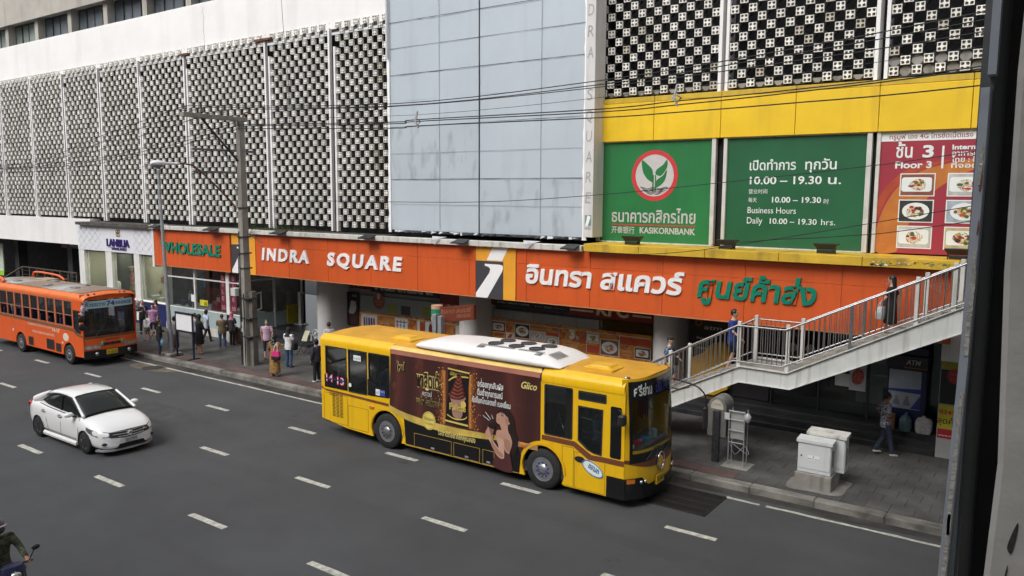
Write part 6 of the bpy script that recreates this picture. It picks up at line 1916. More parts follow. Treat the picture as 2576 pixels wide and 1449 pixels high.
ob('bumper', ostrip(.34, .68, .04), black_gloss, parent=ot)
for y0 in (OY + .05, OF - .62):
    ob('headlight', ostrip(.74, .88, .02, y0, y0 + .56, 6), M('headlight_clear', (.55, .58, .58), .1, .3, 8, metal=.5), parent=ot)
for y_ in (16.25, 17.6):
    ob('fog_lamp', MB().ell((ofx(y_) + .05, y_, .52), .03, .08, .08), chrome, parent=ot)
    ob('ribbon', MB().ell((ofx(y_) + .04, 16.9 + (.42 if y_ > 17 else -.42), .92), .05, .06, .10), M('ribbon_green', (.05, .35, .2), .5, .3, 20), parent=ot)
ob('grille', ostrip(.84, .95, .016, 16.55, 17.25, 4), black_metal, parent=ot)
ob('badge', MB().tube([(ofx(16.9) + .03, 16.9 + .14 * cos(t_), .90 + .055 * sin(t_)) for t_ in [k * pi / 10 for k in range(21)]], .014, 5), rust, parent=ot)
ob('intake_slot', ostrip(1.06, 1.09, .012, 16.6, 17.2, 4), black_metal, parent=ot)
q = MB().box(ofx(16.9) + .05, ofx(16.9) + .07, 16.62, 17.08, .46, .66, 0)
text(q, '14-5223', FX(ofx(16.9) + .07, .004), 16.65, 17.05, .50, .10, .01, mi=1)
ob('number_plate', q, [M('plate_yellow', (.62, .42, .02), .5), black_metal], parent=ot)
for y_ in (16.2, 17.2):
    ob('wiper', MB().tube([(ofx(y_) + .05, y_, 1.24), (ofx(y_ + .2) + .0, y_ + .35, 1.60)], .014, 5), black_metal, parent=ot)
for y_ in (16.05, 16.3, 17.35, 17.55):
    ob('roof_lamp', MB().ell((ox1 + .02, y_, 2.97), .06, .05, .05), M('lamp_blue', (.02, .03, .15), .3), parent=ot)
for y_, z_ in ((OY - .16, 2.05), (OY - .16, 1.72)):
    mm_ = ob('mirror', MB().ell((-32.22, y_, z_), .04, .14, .14), black_metal, parent=ot)
    ob('mirror_arm', MB().tube([(-32.7, OY, z_ + .03), (-32.25, y_, z_)], .012, 5), steel, parent=mm_)
mm_ = ob('mirror', MB().ell((-32.15, OF + .16, 1.95), .06, .13, .24), black_metal, parent=ot)
ob('mirror_arm', MB().tube(catmull([(-32.5, OF - .1, 2.25), (-32.2, OF + .15, 2.28), (-32.12, OF + .2, 2.1), (-32.12, OF + .2, 1.3), (-32.4, OF, 1.2)], 3, False), .018, 5), galv, parent=mm_)
for z_ in (2.20, 1.95, 1.80, 1.55):
    ob('side_lamp', MB().ell((-32.62, OY - .03, z_), .06, .04, .05), amber_lens, parent=ot)
for y_ in (OY - .02, OF + .03):
    ob('flower_garland', MB().ell((-32.35, y_, 2.42), .10, .10, .16, 10, 8).ell((-32.4, y_, 2.25), .08, .08, .12, 8, 6), M_spots('garland_cloth', [(.6, .5, .45), (.7, .68, .62), (.05, .08, .3), (.5, .25, .2)], 16), parent=ot)
ob('rear_panel', MB().box(ox0, ox0 + .05, OY, OF, .42, 2.8), obm, parent=ot)
ob('floor', MB().box(ox0 + .1, ox1 - .05, OY + .06, OF - .06, .5, .75), dark_metal, parent=ot)
ob('inner_roof', MB().box(ox0 + .1, ox1 - .2, OY + .06, OF - .06, 2.74, 2.76), M('old_ceiling', (.18, .2, .2), .7), parent=ot)
ob('dash', MB().bbox(-33.1, -32.62, OY + .1, OF - .1, .75, 1.4, .05), M('dash_wood', (.26, .09, .03), .5, .2), parent=ot)
for i in range(8):
    for y_ in (16.1, 16.55, 17.6):
        seat(ot, -40.6 + i * .88, y_, .75, M('seat_navy', (.025, .04, .10), .6), .40)
for y_ in (16.55, 17.15):
    ob('hanging_ornament', MB().loft([[(-32.85 + a * rr, y_ + b * rr, z) for a, b in circ(0, 0, 1, 10)] for z, rr in ((1.62, .16), (1.70, .17), (1.72, .05), (1.95, .01))]), M('ornament_red', (.30, .03, .03), .7, .3), parent=ot)
ob('notice', MB().plate([rect(17.2, 17.32, 1.42, 1.56)], FX(-32.60, .006), 0), print_white, parent=ot)
for x in (r_, f_):
    wheel(ot, x, OY - .01, .41, .26, -1)
    wheel(ot, x, OF + .01, .41, .26, 1)
    ob('wheel_well', MB().loft([[(x - .51 * cos(t_), y, .42 + .51 * sin(t_)) for t_ in [i * pi / 12 for i in range(13)]] for y in (OY + .05, OY + .5)], closed=False, caps=False), black_metal, parent=ot)

# ---------------------------------------------------------------- the white saloon car
CX, CY = -22.95, 11.22
car = thing('car', (CX, CY, 0), 'white four-door saloon car with black alloy wheels driving in the middle lane', 'car')
cw = M('car_white', (0.80, 0.80, 0.80), 0.22, 0.012, 1, coat=.8)
HW = .845
# x, z sill, z mid(crease), z shoulder, z centre top, half widths: sill, mid, shoulder, plan shrink
ST = [(-2.12, .42, .72, .90, .98, .52, .60, .50),
      (-2.05, .30, .70, .98, 1.05, .68, .74, .62),
      (-1.90, .24, .68, 1.03, 1.09, .76, .81, .69),
      (-1.55, .21, .66, 1.03, 1.10, .80, .84, .73),
      (-1.10, .20, .65, .99, 1.02, .81, .845, .77),
      (-.55, .19, .63, .965, 1.0, .81, .845, .775),
      (0.0, .19, .62, .95, .98, .81, .845, .775),
      (.55, .19, .62, .94, .97, .81, .845, .77),
      (.95, .19, .63, .94, 1.00, .81, .845, .75),
      (1.30, .20, .64, .905, .975, .81, .845, .72),
      (1.60, .20, .63, .86, .92, .80, .835, .70),
      (1.86, .20, .58, .78, .83, .77, .79, .64),
      (2.04, .20, .50, .68, .72, .68, .68, .55),
      (2.15, .22, .42, .56, .58, .52, .50, .42),
      (2.19, .24, .38, .48, .49, .36, .34, .28)]
rings = []
for x, zs, zm, zh, zc, ws, wm, wh_ in ST:
    half = [(0, zs - .02), (ws * .7, zs - .02), (ws, zs + .02), (wm * 1.0, (zs + zm) / 2 + .02), (wm, zm), (wm * .985, (zm + zh) / 2 + .02), (wh_ * 1.02, zh - .012), (wh_ * .9, zh + (zc - zh) * .45), (wh_ * .5, zh + (zc - zh) * .85), (0, zc)]
    ring = [(CX + x, CY - y, z) for y, z in half] + [(CX + x, CY + y, z) for y, z in half[-2:0:-1]]
    rings.append(ring)
body = ob('body', MB().loft(rings), cw, parent=car, fix=True)
md = body.modifiers.new('smooth', 'SUBSURF'); md.levels = md.render_levels = 2
cut = MB()
for wx_ in (-1.36, 1.29):
    for sy in (-1, 1):
        cut.cyl((CX + wx_, CY + sy * .62, .31), (CX + wx_, CY + sy * 1.1, .31), .345, n=28)
cutter = ob('cutter', cut, black_metal, parent=car, fix=True)
bo = body.modifiers.new('arches', 'BOOLEAN'); bo.operation = 'DIFFERENCE'; bo.object = cutter; bo.solver = 'EXACT'
dg = bpy.context.evaluated_depsgraph_get()
nm = bpy.data.meshes.new_from_object(body.evaluated_get(dg))
body.modifiers.clear(); body.data = nm
bpy.data.objects.remove(cutter)
from mathutils.bvhtree import BVHTree
bvh = BVHTree.FromPolygons([v.co.copy() for v in nm.vertices], [tuple(p.vertices) for p in nm.polygons])
def surf(deg, z, off=.010):
    c_ = Vector((1.0, 0, z)); d_ = Vector((cos(radians(deg)), sin(radians(deg)), 0))
    hit = bvh.ray_cast(c_ + d_ * 3, -d_)
    p_ = (hit[0] if hit[0] is not None else c_ + d_) + d_ * off
    return (CX + p_.x, CY + p_.y, p_.z)
# greenhouse
GH = [(-1.72, 1.05, .62, .50), (-1.35, 1.24, .66, .53), (-1.0, 1.38, .68, .55), (-.5, 1.455, .69, .56), (0.0, 1.46, .69, .57), (.35, 1.42, .69, .57), (.70, 1.27, .705, .60), (1.08, 1.03, .72, .66)]
def gh_ring(x, zt, wb, wt, off):
    zb = .93
    pts = [(0, zb), (wb, zb), (wb + .01, zb + .03), ((wb * .55 + wt * .45), zb + (zt - zb) * .5), (wt + .02, zt - .055), (wt - .04, zt - .018), (wt * .5, zt + .005), (0, zt + .012)]
    pts = [(y + (off if y > 0 else 0), z + (off if z > zt - .1 else 0)) for y, z in pts]
    return [(CX + x, CY - y, z) for y, z in pts] + [(CX + x, CY + y, z) for y, z in pts[-2:0:-1]]
ob('glasshouse', MB().loft([gh_ring(*g_, 0) for g_ in GH]), M('tinted_glass', (.012, .014, .013), .04, .1), parent=car, fix=True)
rf = MB()
sel = [g_ for g_ in GH]
def roofrow(x, zt, wb, wt, o=.010):
    return [(CX + x, CY + y, z) for y, z in ((-wt - .02 - o, zt - .07), (-wt - .02 - o, zt - .05), (-wt + .04, zt - .012 + o), (-wt * .5, zt + .008 + o), (0, zt + .014 + o), (wt * .5, zt + .008 + o), (wt - .04, zt - .012 + o), (wt + .02 + o, zt - .05), (wt + .02 + o, zt - .07))]
rr_ = [(-1.02, 1.375, 0, .55), (-.75, 1.425, 0, .555), (-.5, 1.455, 0, .56), (-.2, 1.462, 0, .565), (0.0, 1.46, 0, .57), (.2, 1.445, 0, .57), (.36, 1.42, 0, .57)]
ob('roof', MB().loft([roofrow(*g_) for g_ in rr_], closed=False, caps=False), cw, parent=car)
for sy in (-1, 1):
    pts = [(.36, .60, 1.37), (.70, .655, 1.20), (.90, .69, 1.09), (1.12, .725, .975)]
    ob('windscreen_pillar', MB().tube([(CX + a, CY + sy * b, c) for a, b, c in pts], [.035, .035, .038, .045], 8), cw, parent=car)
    pts = [(-1.02, .575, 1.345), (-1.25, .60, 1.24), (-1.5, .63, 1.13), (-1.75, .65, 1.04)]
    ob('rear_pillar', MB().tube([(CX + a, CY + sy * b, c) for a, b, c in pts], [.05, .09, .12, .12], 8), cw, parent=car)
    ob('door_pillar', MB().box(CX - .22, CX - .15, CY + sy * .70 - .008, CY + sy * .70 + .008, .96, 1.05).tube([(CX - .18, CY + sy * .71, .95), (CX - .22, CY + sy * .60, 1.40)], .018, 6), black_gloss, parent=car)
    ob('window_line', MB().tube([(CX + a, CY + sy * b, c) for a, b, c in ((-1.35, .735, 1.0), (-.8, .765, .975), (0, .775, .955), (.6, .77, .95), (.95, .75, .955))], .012, 5), black_gloss, parent=car)
    ob('rain_visor', MB().tube([(CX + a, CY + sy * b, c) for a, b, c in ((-1.15, .635, 1.26), (-.8, .625, 1.345), (-.4, .625, 1.385), (0, .63, 1.385), (.3, .64, 1.35), (.6, .68, 1.2), (.85, .71, 1.07))], .022, 6), black_gloss, parent=car)
    mrr = ob('door_mirror', MB().ell((CX + .72, CY + sy * .93, 1.02), .09, .13, .075, 12, 8), cw, parent=car)
    ob('mirror_base', MB().bbox(CX + .68, CX + .80, CY + sy * .80 - .05, CY + sy * .80 + .05, .93, .98, .015), black_gloss, parent=mrr)
    for hx in (-.98, -.02):
        ob('door_handle', MB().bbox(CX + hx - .10, CX + hx + .10, CY + sy * .855 - .012, CY + sy * .855 + .012, .83, .86, .008), chrome, parent=car)
        ob('handle_cup', MB().ell((CX + hx, CY + sy * .842, .845), .10, .012, .05), M('cup_shadow', (.12, .12, .13), .4), parent=car)
    for hx in (-.82, .02, .98):
        ob('door_seam', MB().tube([(CX + hx + (0 if hx > -.5 else -.05), CY + sy * .775, .93), (CX + hx + (.02 if hx > .5 else 0), CY + sy * .850, .64), (CX + hx + (-.03 if hx > .5 else .1 if hx < -.5 else 0), CY + sy * .838, .30)], .006, 4), M('seam_grey', (.2, .2, .2), .7), parent=car)
    ob('side_skirt', MB().loft([[(CX + x, CY + sy * y, z) for y, z in ((.78, .20), (.87, .17), (.88, .23), (.835, .29))] for x in (-.98, .90)], smooth=False), cw, parent=car, fix=True)
    ob('skirt_line', MB().box(CX - .98, CX + .9, CY + sy * .856 - .006, CY + sy * .856 + .006, .36, .372), M('seam_grey', (.2, .2, .2), .7), parent=car)
    pol = [(27, .55, .665), (33, .54, .69), (42, .555, .71), (50, .585, .73), (57, .63, .75), (64, .69, .775)]
    top = [surf(sy * a, z1) for a, z0, z1 in pol]; bot = [surf(sy * a, z0) for a, z0, z1 in pol]
    ob('headlight', MB().add(top + bot, [(i, i + 1, 7 + i, 6 + i) for i in range(5)], 0, True), M('headlight_lens', (.34, .35, .37), .08, .6, 14, metal=.6), parent=car, fix=True)
    ob('fog_recess', MB().ell((CX + 2.02, CY + sy * .62, .36), .06, .12, .045), black_gloss, parent=car)
    ob('tail_light', MB().ell((CX - 1.99, CY + sy * .64, .90), .10, .16, .10), M('tail_red', (.35, .01, .015), .2), parent=car)
# grille, bumper opening, plate, cowl
def gfan(z0, z1, a0=-27, a1=27, off=.014):
    t_ = [surf(a0 + (a1 - a0) * i / 20, z1 - .0006 * abs(a0 + (a1 - a0) * i / 20) * 0, off) for i in range(21)]
    b_ = [surf(a0 + (a1 - a0) * i / 20, z0 + .0022 * abs(a0 + (a1 - a0) * i / 20), off) for i in range(21)]
    return MB().add(t_ + b_, [(i, i + 1, 22 + i, 21 + i) for i in range(20)], 0, True)
gri = ob('grille', gfan(.47, .665), black_gloss, parent=car)
for z, aa in ((.515, 17), (.57, 23), (.63, 26)):
    ob('bar', MB().tube([surf(-aa + aa * 2 * i / 18, z + .0012 * abs(-aa + aa * 2 * i / 18), .028) for i in range(19)], .013, 5), chrome, parent=gri)
bx = surf(0, .58, .03)
ob('badge', MB().bbox(bx[0] - .01, bx[0] + .02, CY - .055, CY + .055, .54, .63, .012), chrome, parent=car)
ob('bumper_mouth', MB().loft([[(CX + x, CY + y, z) for y, z in ((-w_, z0_), (w_, z0_), (w_ * .85, z1_), (-w_ * .85, z1_))] for x, w_, z0_, z1_ in ((2.05, .55, .20, .34), (2.205, .38, .22, .33))], smooth=False), black_gloss, parent=car, fix=True)
ob('lip_spoiler', MB().loft([[(CX + x, CY + y, z) for x, y in ((1.8, -.80), (2.02, -.70), (2.16, -.5), (2.23, 0), (2.16, .5), (2.02, .70), (1.8, .80))] for z in (.15, .20)], smooth=False), M('lip_grey', (.3, .3, .32), .4), parent=car, fix=True)
q = MB().box(CX + 2.22, CX + 2.235, CY - .19, CY + .15, .36, .48, 0)
text(q, 'ฎข 7498', FX(CX + 2.235, .004), CY - .17, CY + .13, .39, .065, .0, k=.66, mi=1)
ob('number_plate', q, [M('plate_white', (.55, .56, .55), .5), black_metal], parent=car)
ob('cowl', MB().loft([[(CX + x, CY + y, z) for y, z in ((-.70, .955), (-.35, 1.0), (0, 1.015), (.35, 1.0), (.70, .955))] for x in (1.02, 1.14)], closed=False, caps=False), black_gloss, parent=car, fix=True)
for wy in (-.45, .1):
    ob('wiper', MB().tube([(CX + 1.05, CY + wy, 1.035), (CX + .98, CY + wy + .5, 1.085)], .008, 4), black_gloss, parent=car)
ob('boot_lip', MB().tube([(CX - 2.02, CY + y_, 1.075 - abs(y_) * .08) for y_ in (-.6, -.3, 0, .3, .6)], .025, 6), cw, parent=car)
ob('aerial', MB().cyl((CX - .9, CY, 1.41), (CX - 1.05, CY, 1.62), .004, n=5), black_metal, parent=car)
for wx_ in (-1.36, 1.29):
    wheel(car, CX + wx_, CY - .835, .305, .2, -1, 'car')
    wheel(car, CX + wx_, CY + .835, .305, .2, 1, 'car')
    for sy in (-1, 1):
        ob('wheel_well', MB().loft([[(CX + wx_ + .34 * cos(t_), y, .31 + .34 * sin(t_)) for t_ in [i * pi / 12 - .4 for i in range(17)]] for y in (CY + sy * .62, CY + sy * .835)], closed=False, caps=False), black_metal, parent=car)
ob('underbody', MB().box(CX - 1.9, CX + 1.9, CY - .7, CY + .7, .16, .22), black_metal, parent=car)
# ================================================================= footbridge stairs
ST0 = 20.42
st = thing('footbridge_stairs', (-6.5, ST0, .18), 'white steel staircase with a landing and steel railings climbing to the footbridge', 'staircase')
beam_w = M('beam_white', (.56, .57, .55), .6, .08, 1.2, streak=.85, scol=(.25, .24, .21), sscale=(7, 7, .5))
# slope lines: lower flight, landing, upper flight (x, z of deck edge)
LN = [(-11.9, -.0), (-9.19, 1.55), (-7.08, 2.60), (-5.84, 2.58), (-1.99, 4.62), (-.6, 5.35), (1.2, 5.45)]
LB = [(-11.9, -.35), (-9.16, 1.11), (-7.08, 2.2), (-5.75, 2.19), (-1.99, 4.05), (-.6, 4.8), (1.2, 4.9)]
LN2 = [(-11.4, .18)] + LN[1:]
LB2 = [(-11.05, .18)] + LB[1:]
for y_ in (ST0, ST0 + 1.42):
    q = MB().plate([LB2 + LN2[::-1]], lambda a, b, t: (a, y_ + t, b), .05)
    s_ = ob('stringer', q, beam_w, parent=st)
    q = MB()
    for (x0, z0), (x1, z1) in zip(LN2[:-1], LN2[1:]):
        q.loft([[(x, y_ - .06, z), (x, y_ + .11, z), (x, y_ + .11, z + .025), (x, y_ - .06, z + .025)] for x, z in ((x0, z0), (x1, z1))], smooth=False)
    for (x0, z0), (x1, z1) in zip(LB2[:-1], LB2[1:]):
        q.loft([[(x, y_ - .06, z - .02), (x, y_ + .11, z - .02), (x, y_ + .11, z), (x, y_ - .06, z)] for x, z in ((x0, z0), (x1, z1))], smooth=False)
    ob('flange', q, beam_w, parent=s_, fix=True)
tread = M('tread_concrete', (.30, .29, .26), .85, .2, 3, streak=.5, scol=(.15, .14, .12))
def line(L_, x):
    for (x0, z0), (x1, z1) in zip(L_[:-1], L_[1:]):
        if x0 <= x <= x1:
            return z0 + (z1 - z0) * (x - x0) / (x1 - x0)
    return L_[-1][1]
x = -11.3
while x < -7.1:
    ob('tread', MB().bbox(x, x + .31, ST0 + .05, ST0 + 1.42, line(LN2, x + .28) - .12, line(LN2, x + .28) - .04, .01), tread, parent=st)
    x += .29
ob('landing', MB().bbox(-7.12, -5.80, ST0 + .05, ST0 + 1.42, 2.46, 2.55, .01), tread, parent=st)
x = -5.80
while x < -.7:
    ob('tread', MB().bbox(x, x + .31, ST0 + .05, ST0 + 1.42, line(LN2, x + .28) - .12, line(LN2, x + .28) - .04, .01), tread, parent=st)
    x += .28
ob('side_kerb', MB().loft([[(x_, ST0 + 1.30, line(LN2, x_) - .05), (x_, ST0 + 1.42, line(LN2, x_) - .05), (x_, ST0 + 1.42, line(LN2, x_) + .10), (x_, ST0 + 1.30, line(LN2, x_) + .10)] for x_ in (-5.8, -2, -.7)], smooth=False), tread, parent=st)
TOPR = [(-11.2, 1.50), (-9.72, 2.34), (-7.17, 3.70), (-5.92, 3.70), (-2.01, 5.61), (-.6, 6.3), (1.2, 6.4)]
BOTR = [(-11.2, .82), (-9.2, 1.70), (-7.27, 2.74), (-5.98, 2.74), (-2.03, 4.71), (-.6, 5.45), (1.2, 5.55)]
for k, y_ in enumerate((ST0 - .02, ST0 + 1.42)):
    rl_ = ob('handrail', MB().tube([(a, y_, b) for a, b in TOPR], .026, 8), steel, parent=st)
    ob('lower_rail', MB().tube([(a, y_, b) for a, b in BOTR], .02, 8), steel, parent=st)
    bal = MB().cyl((0, 0, 0), (0, 0, 1), .0125, n=6).mesh('baluster', M('baluster_steel', (.30, .29, .285), .42, .15, 8, metal=.7))
    x = -11.1
    while x < 1.0:
        if k == 0 or x > -9.5:
            zb_, zt_ = line(BOTR, x), line(TOPR, x)
            inst(bal, 'baluster', (x, y_, zb_), st, scale=(1, 1, zt_ - zb_))
        x += .128
    for px in (-9.07, -7.13, -5.86, -4.36, -2.95, -2.2, -.8):
        zb_, zt_ = line(LN2, px), line(TOPR, px)
        big = px not in (-4.36,)
        if big:
            ob('post', MB().bbox(px - .05, px + .05, y_ + .01 if k == 0 else y_ - .08, y_ + .09 if k == 0 else y_, zb_ - .02, zt_ + .11, .01), grimy_white, parent=st)
        else:
            ob('post', MB().box(px - .035, px + .035, y_ - .02, y_ + .02, zb_ - .02, zt_), steel, parent=st)

# ================================================================= street furniture
def pole_lines():
    pass
pl = thing('power_pole', (-27.0, 19.7, .18), 'weathered twin concrete power pole with crossarms standing on the pavement', 'power pole')
polec = M('pole_concrete', (.29, .27, .235), .9, .2, 1.5, bump=.4, streak=.6, scol=(.12, .11, .095), sscale=(6, 6, .6))
def taper(x, y, z0, z1, a0, a1, b0=None, b1=None):
    b0 = b0 or a0; b1 = b1 or a1
    r = lambda z, a, b: [(x - a, y - b, z), (x + a, y - b, z), (x + a, y + b, z), (x - a, y + b, z)]
    return MB().loft([r(z0, a0, b0), r(z1, a1, b1)], smooth=False)
ob('shaft', taper(-27.08, 19.62, .16, 10.05, .17, .11), polec, parent=pl, fix=True)
ob('second_shaft', taper(-26.78, 19.72, .16, 3.2, .12, .11), M('pole_wood', (.15, .135, .115), .9, .3, 2, streak=.7, scol=(.06, .055, .05), sscale=(9, 9, .4)), parent=pl, fix=True)
ob('crossarm', MB().bbox(-27.13, -26.92, 17.1, 19.85, 9.88, 10.04, .01), polec, parent=pl)
ob('crossarm', MB().bbox(-27.30, -27.20, 17.6, 20.4, 8.70, 8.78, .01), M('arm_steel', (.13, .14, .15), .5, .2, 5), parent=pl)
ob('crossarm', MB().bbox(-27.30, -27.20, 17.6, 20.4, 7.86, 7.94, .01), M('arm_steel', (.13, .14, .15), .5, .2, 5), parent=pl)
for a, b in (((-27.12, 17.95, 9.9), (-27.12, 19.5, 8.35)),):
    ob('brace', MB().cyl(a, b, .04, n=6), black_metal, parent=pl)
for a, b in (((-27.3, 18.9, 8.7), (-27.15, 19.6, 8.0)), ((-27.2, 18.8, 8.7), (-27.15, 19.6, 7.95)), ((-27.3, 18.9, 7.86), (-27.15, 19.6, 7.15)), ((-27.2, 18.8, 7.86), (-27.15, 19.6, 7.2))):
    ob('brace', MB().cyl(a, b, .014, n=5), galv, parent=pl)
for y_ in (17.24, 17.92, 18.80):
    q = MB().cyl((-27.02, y_, 10.03), (-27.02, y_, 10.09), .03, n=8)
    for k in range(3):
        q.cyl((-27.02, y_, 10.09 + k * .06), (-27.02, y_, 10.13 + k * .06), .10, .05, 12)
    ob('insulator', q, M('porcelain_dark', (.03, .028, .03), .25, .1), parent=pl)
ob('top_hook', MB().tube(catmull([(-27.0, 19.7, 10.05), (-27.0, 19.8, 10.22), (-27.0, 20.05, 10.25), (-27.0, 20.2, 10.1)], 3, False), .03, 6), rust, parent=pl)
for z in (1.35, 2.1, 2.9, 4.1, 4.7, 5.35, 6.5):
    ob('band', MB().bbox(-27.27, -26.90 if z > 3.2 else -26.64, 19.43, 19.86, z, z + .05, .008), dark_metal, parent=pl)
for dx, z1 in ((-27.22, 4.6), (-27.15, 5.6), (-26.97, 3.1)):
    ob('riser_cable', MB().tube([(dx, 19.44, .2), (dx + .01, 19.43, 1.5), (dx - .01, 19.44, z1)], .018, 5), black_metal, parent=pl)
ob('meter_box', MB().bbox(-27.56, -27.26, 19.25, 19.5, 3.0, 3.32, .015), M('box_white', (.55, .55, .53), .5), parent=pl)
q = MB().plate([rect(-27.20, -27.08, 1.55, 1.95)], FY(19.44, .004), .003, 0)
text(q, '14', FY(19.44, .01), -27.18, -27.1, 1.72, .08, .01, mi=1)
ob('number_tag', q, [print_white, black_metal], parent=pl)
arm_pts = catmull([(-27.0, 19.26, 6.45), (-27.0, 19.1, 6.7), (-27.0, 18.3, 7.45), (-27.0, 17.6, 8.02), (-27.0, 17.3, 8.14), (-27.0, 16.85, 8.16)], 4, False)
lam = ob('lamp_arm', MB().tube(arm_pts, .032, 7), rust, parent=pl)
hd = MB()
for x_, w_, h_ in ((16.9, .05, .05), (16.6, .08, .07), (16.3, .11, .09)):
    pass
hd.loft([[(-27.0 + a * w_, y_, 8.15 + b * h_) for a, b in circ(0, 0, 1, 12)] for y_, w_, h_ in ((16.9, .04, .04), (16.75, .07, .05), (16.4, .10, .05), (16.25, .14, .09), (16.05, .17, .11), (15.88, .15, .09), (15.80, .06, .05))])
lh = ob('lamp_head', hd, M('lamp_shell', (.78, .79, .80), .4, .05), parent=pl, fix=True)
ob('lamp_bowl', MB().ell((-27.0, 16.05, 8.06), .14, .19, .10), M('lamp_bowl', (.16, .17, .17), .15), parent=lh)
ob('loose_wires', loose, black_metal, parent=pl, kind='stuff')

sl_ = thing('street_lamp', (-31.5, 18.94, .18), 'thin tall grey metal lamp post at the kerb beside the blank notice board', 'street lamp')
ob('shaft', MB().cyl((-31.5, 18.98, .18), (-31.9, 18.98, 8.05), .095, .055, 12).cyl((-31.5, 18.98, .18), (-31.54, 18.98, 1.2), .12, .12, 12), galv, parent=sl_)
ob('base', MB().bbox(-31.85, -31.15, 18.66, 19.3, .15, .27, .02), concrete, parent=sl_)

# cables: long spans of the street's power and telephone lines
def cable(pts, r, label, n=5):
    t = ob('power_cable', MB().tube(catmull(pts, 5, False) if len(pts) > 2 else pts, r, n), M('cable_black', (.012, .012, .014), .6), base=pts[0])
    tag(t, label, 'cable', 'overhead cables along the street')
RT = [(-5.4, 10.24, -1.7, 10.60), (-5.41, 10.13, -1.7, 10.45)]
def C_(y0, z0, y1, pts): pass
cable([(-27.0, 17.24, 10.27), (-17.27, 17.8, 9.80), (-10.02, 17.8, 9.94), (-5.37, 17.8, 10.24), (-1.7, 17.8, 10.59), (8, 17.8, 11.6)], .013, 'highest of the thick cables crossing the blue billboard')
cable([(-27.0, 17.92, 10.27), (-17.27, 17.8, 9.735), (-10.02, 17.8, 9.84), (-5.41, 17.8, 10.13), (-1.7, 17.8, 10.44), (8, 17.8, 11.4)], .013, 'second cable from the top crossing the blue billboard')
cable([(-27.0, 18.8, 10.27), (-17.27, 17.8, 9.72), (-10.02, 17.8, 9.78), (-5.41, 17.8, 9.98), (-1.7, 17.8, 10.22), (8, 17.8, 11.1)], .012, 'third cable from the top crossing the blue billboard')
cable([(-27.0, 19.5, 9.75), (-17.28, 17.8, 9.26), (-16.12, 17.8, 9.28), (-10.01, 17.8, 9.24), (-7.94, 17.8, 9.31), (-5.37, 17.8, 9.38), (-1.7, 17.8, 9.58), (8, 17.8, 10.4)], .015, 'upper cable of the bundle held by the two cable clamps')
cable([(-27.0, 19.5, 9.7), (-17.28, 17.8, 9.21), (-16.12, 17.8, 9.23), (-10.01, 17.8, 9.17), (-7.94, 17.8, 9.22), (-5.37, 17.8, 9.32), (-1.7, 17.8, 9.53), (8, 17.8, 10.3)], .015, 'middle cable of the bundle held by the two cable clamps')
cable([(-27.0, 19.5, 9.6), (-17.28, 17.8, 9.08), (-16.12, 17.8, 9.10), (-10.0, 17.8, 9.03), (-7.94, 17.8, 9.05), (-5.37, 17.8, 9.10), (-1.7, 17.8, 9.22), (8, 17.8, 9.8)], .015, 'lowest cable of the bundle held by the two cable clamps')
cable([(-27.0, 19.6, 10.0), (-16.12, 17.8, 9.42), (-7.94, 17.8, 9.6), (-1.7, 17.8, 9.95), (8, 17.8, 10.8)], .006, 'thin support wire above the clamped cable bundle')
cable([(-26.9, 19.7, 6.9), (-22, 18.4, 6.86), (-17.32, 17.8, 6.86), (-13.5, 17.8, 6.90), (-9.96, 17.8, 7.11), (-7.2, 17.8, 7.36), (-3.9, 17.8, 7.70), (-1.6, 17.8, 8.0), (8, 17.8, 9.4)], .009, 'single low wire crossing the green bank boards')
cable([(-12.4, 21.9, 5.25), (-9.0, 20.0, 5.55), (-5.8, 18.6, 6.1), (-1.9, 18.2, 6.9), (8, 18, 9)], .009, 'thin wire sagging over the yellow ledge, upper one')
cable([(-8.6, 22.0, 5.7), (-6.3, 20.5, 6.0), (-4.4, 19.2, 6.2), (-1.9, 18.4, 6.6), (8, 18, 8.6)], .009, 'thin wire sagging over the yellow ledge, lower one')
for i, (y_, z_, e) in enumerate(((17.24, 10.27, 8.62), (17.92, 10.27, 8.52), (18.8, 10.27, 8.48), (19.5, 9.75, 8.40), (19.5, 9.6, 8.3), (19.6, 9.9, 8.58), (19.5, 9.0, 8.15))):
    cable([(-27.0, y_, z_), (-34, y_ + .5, z_ - .80 + .02 * i), (-44, 19 + .3 * i, e - .08), (-56, 19.5 + .3 * i, e + .15), (-80, 20, e + 1.5)], .014 if i < 6 else .008,
          ('cable running left from the pole top, highest of its fan', 'cable running left from the second insulator of the crossarm', 'cable running left from the third insulator of the crossarm', 'cable running left from the pole shaft, above the doubled pair', 'lower cable running left from the pole shaft', 'wire running left between the crossarm cables and the shaft cables', 'thin lowest wire running left in front of the breeze blocks')[i])
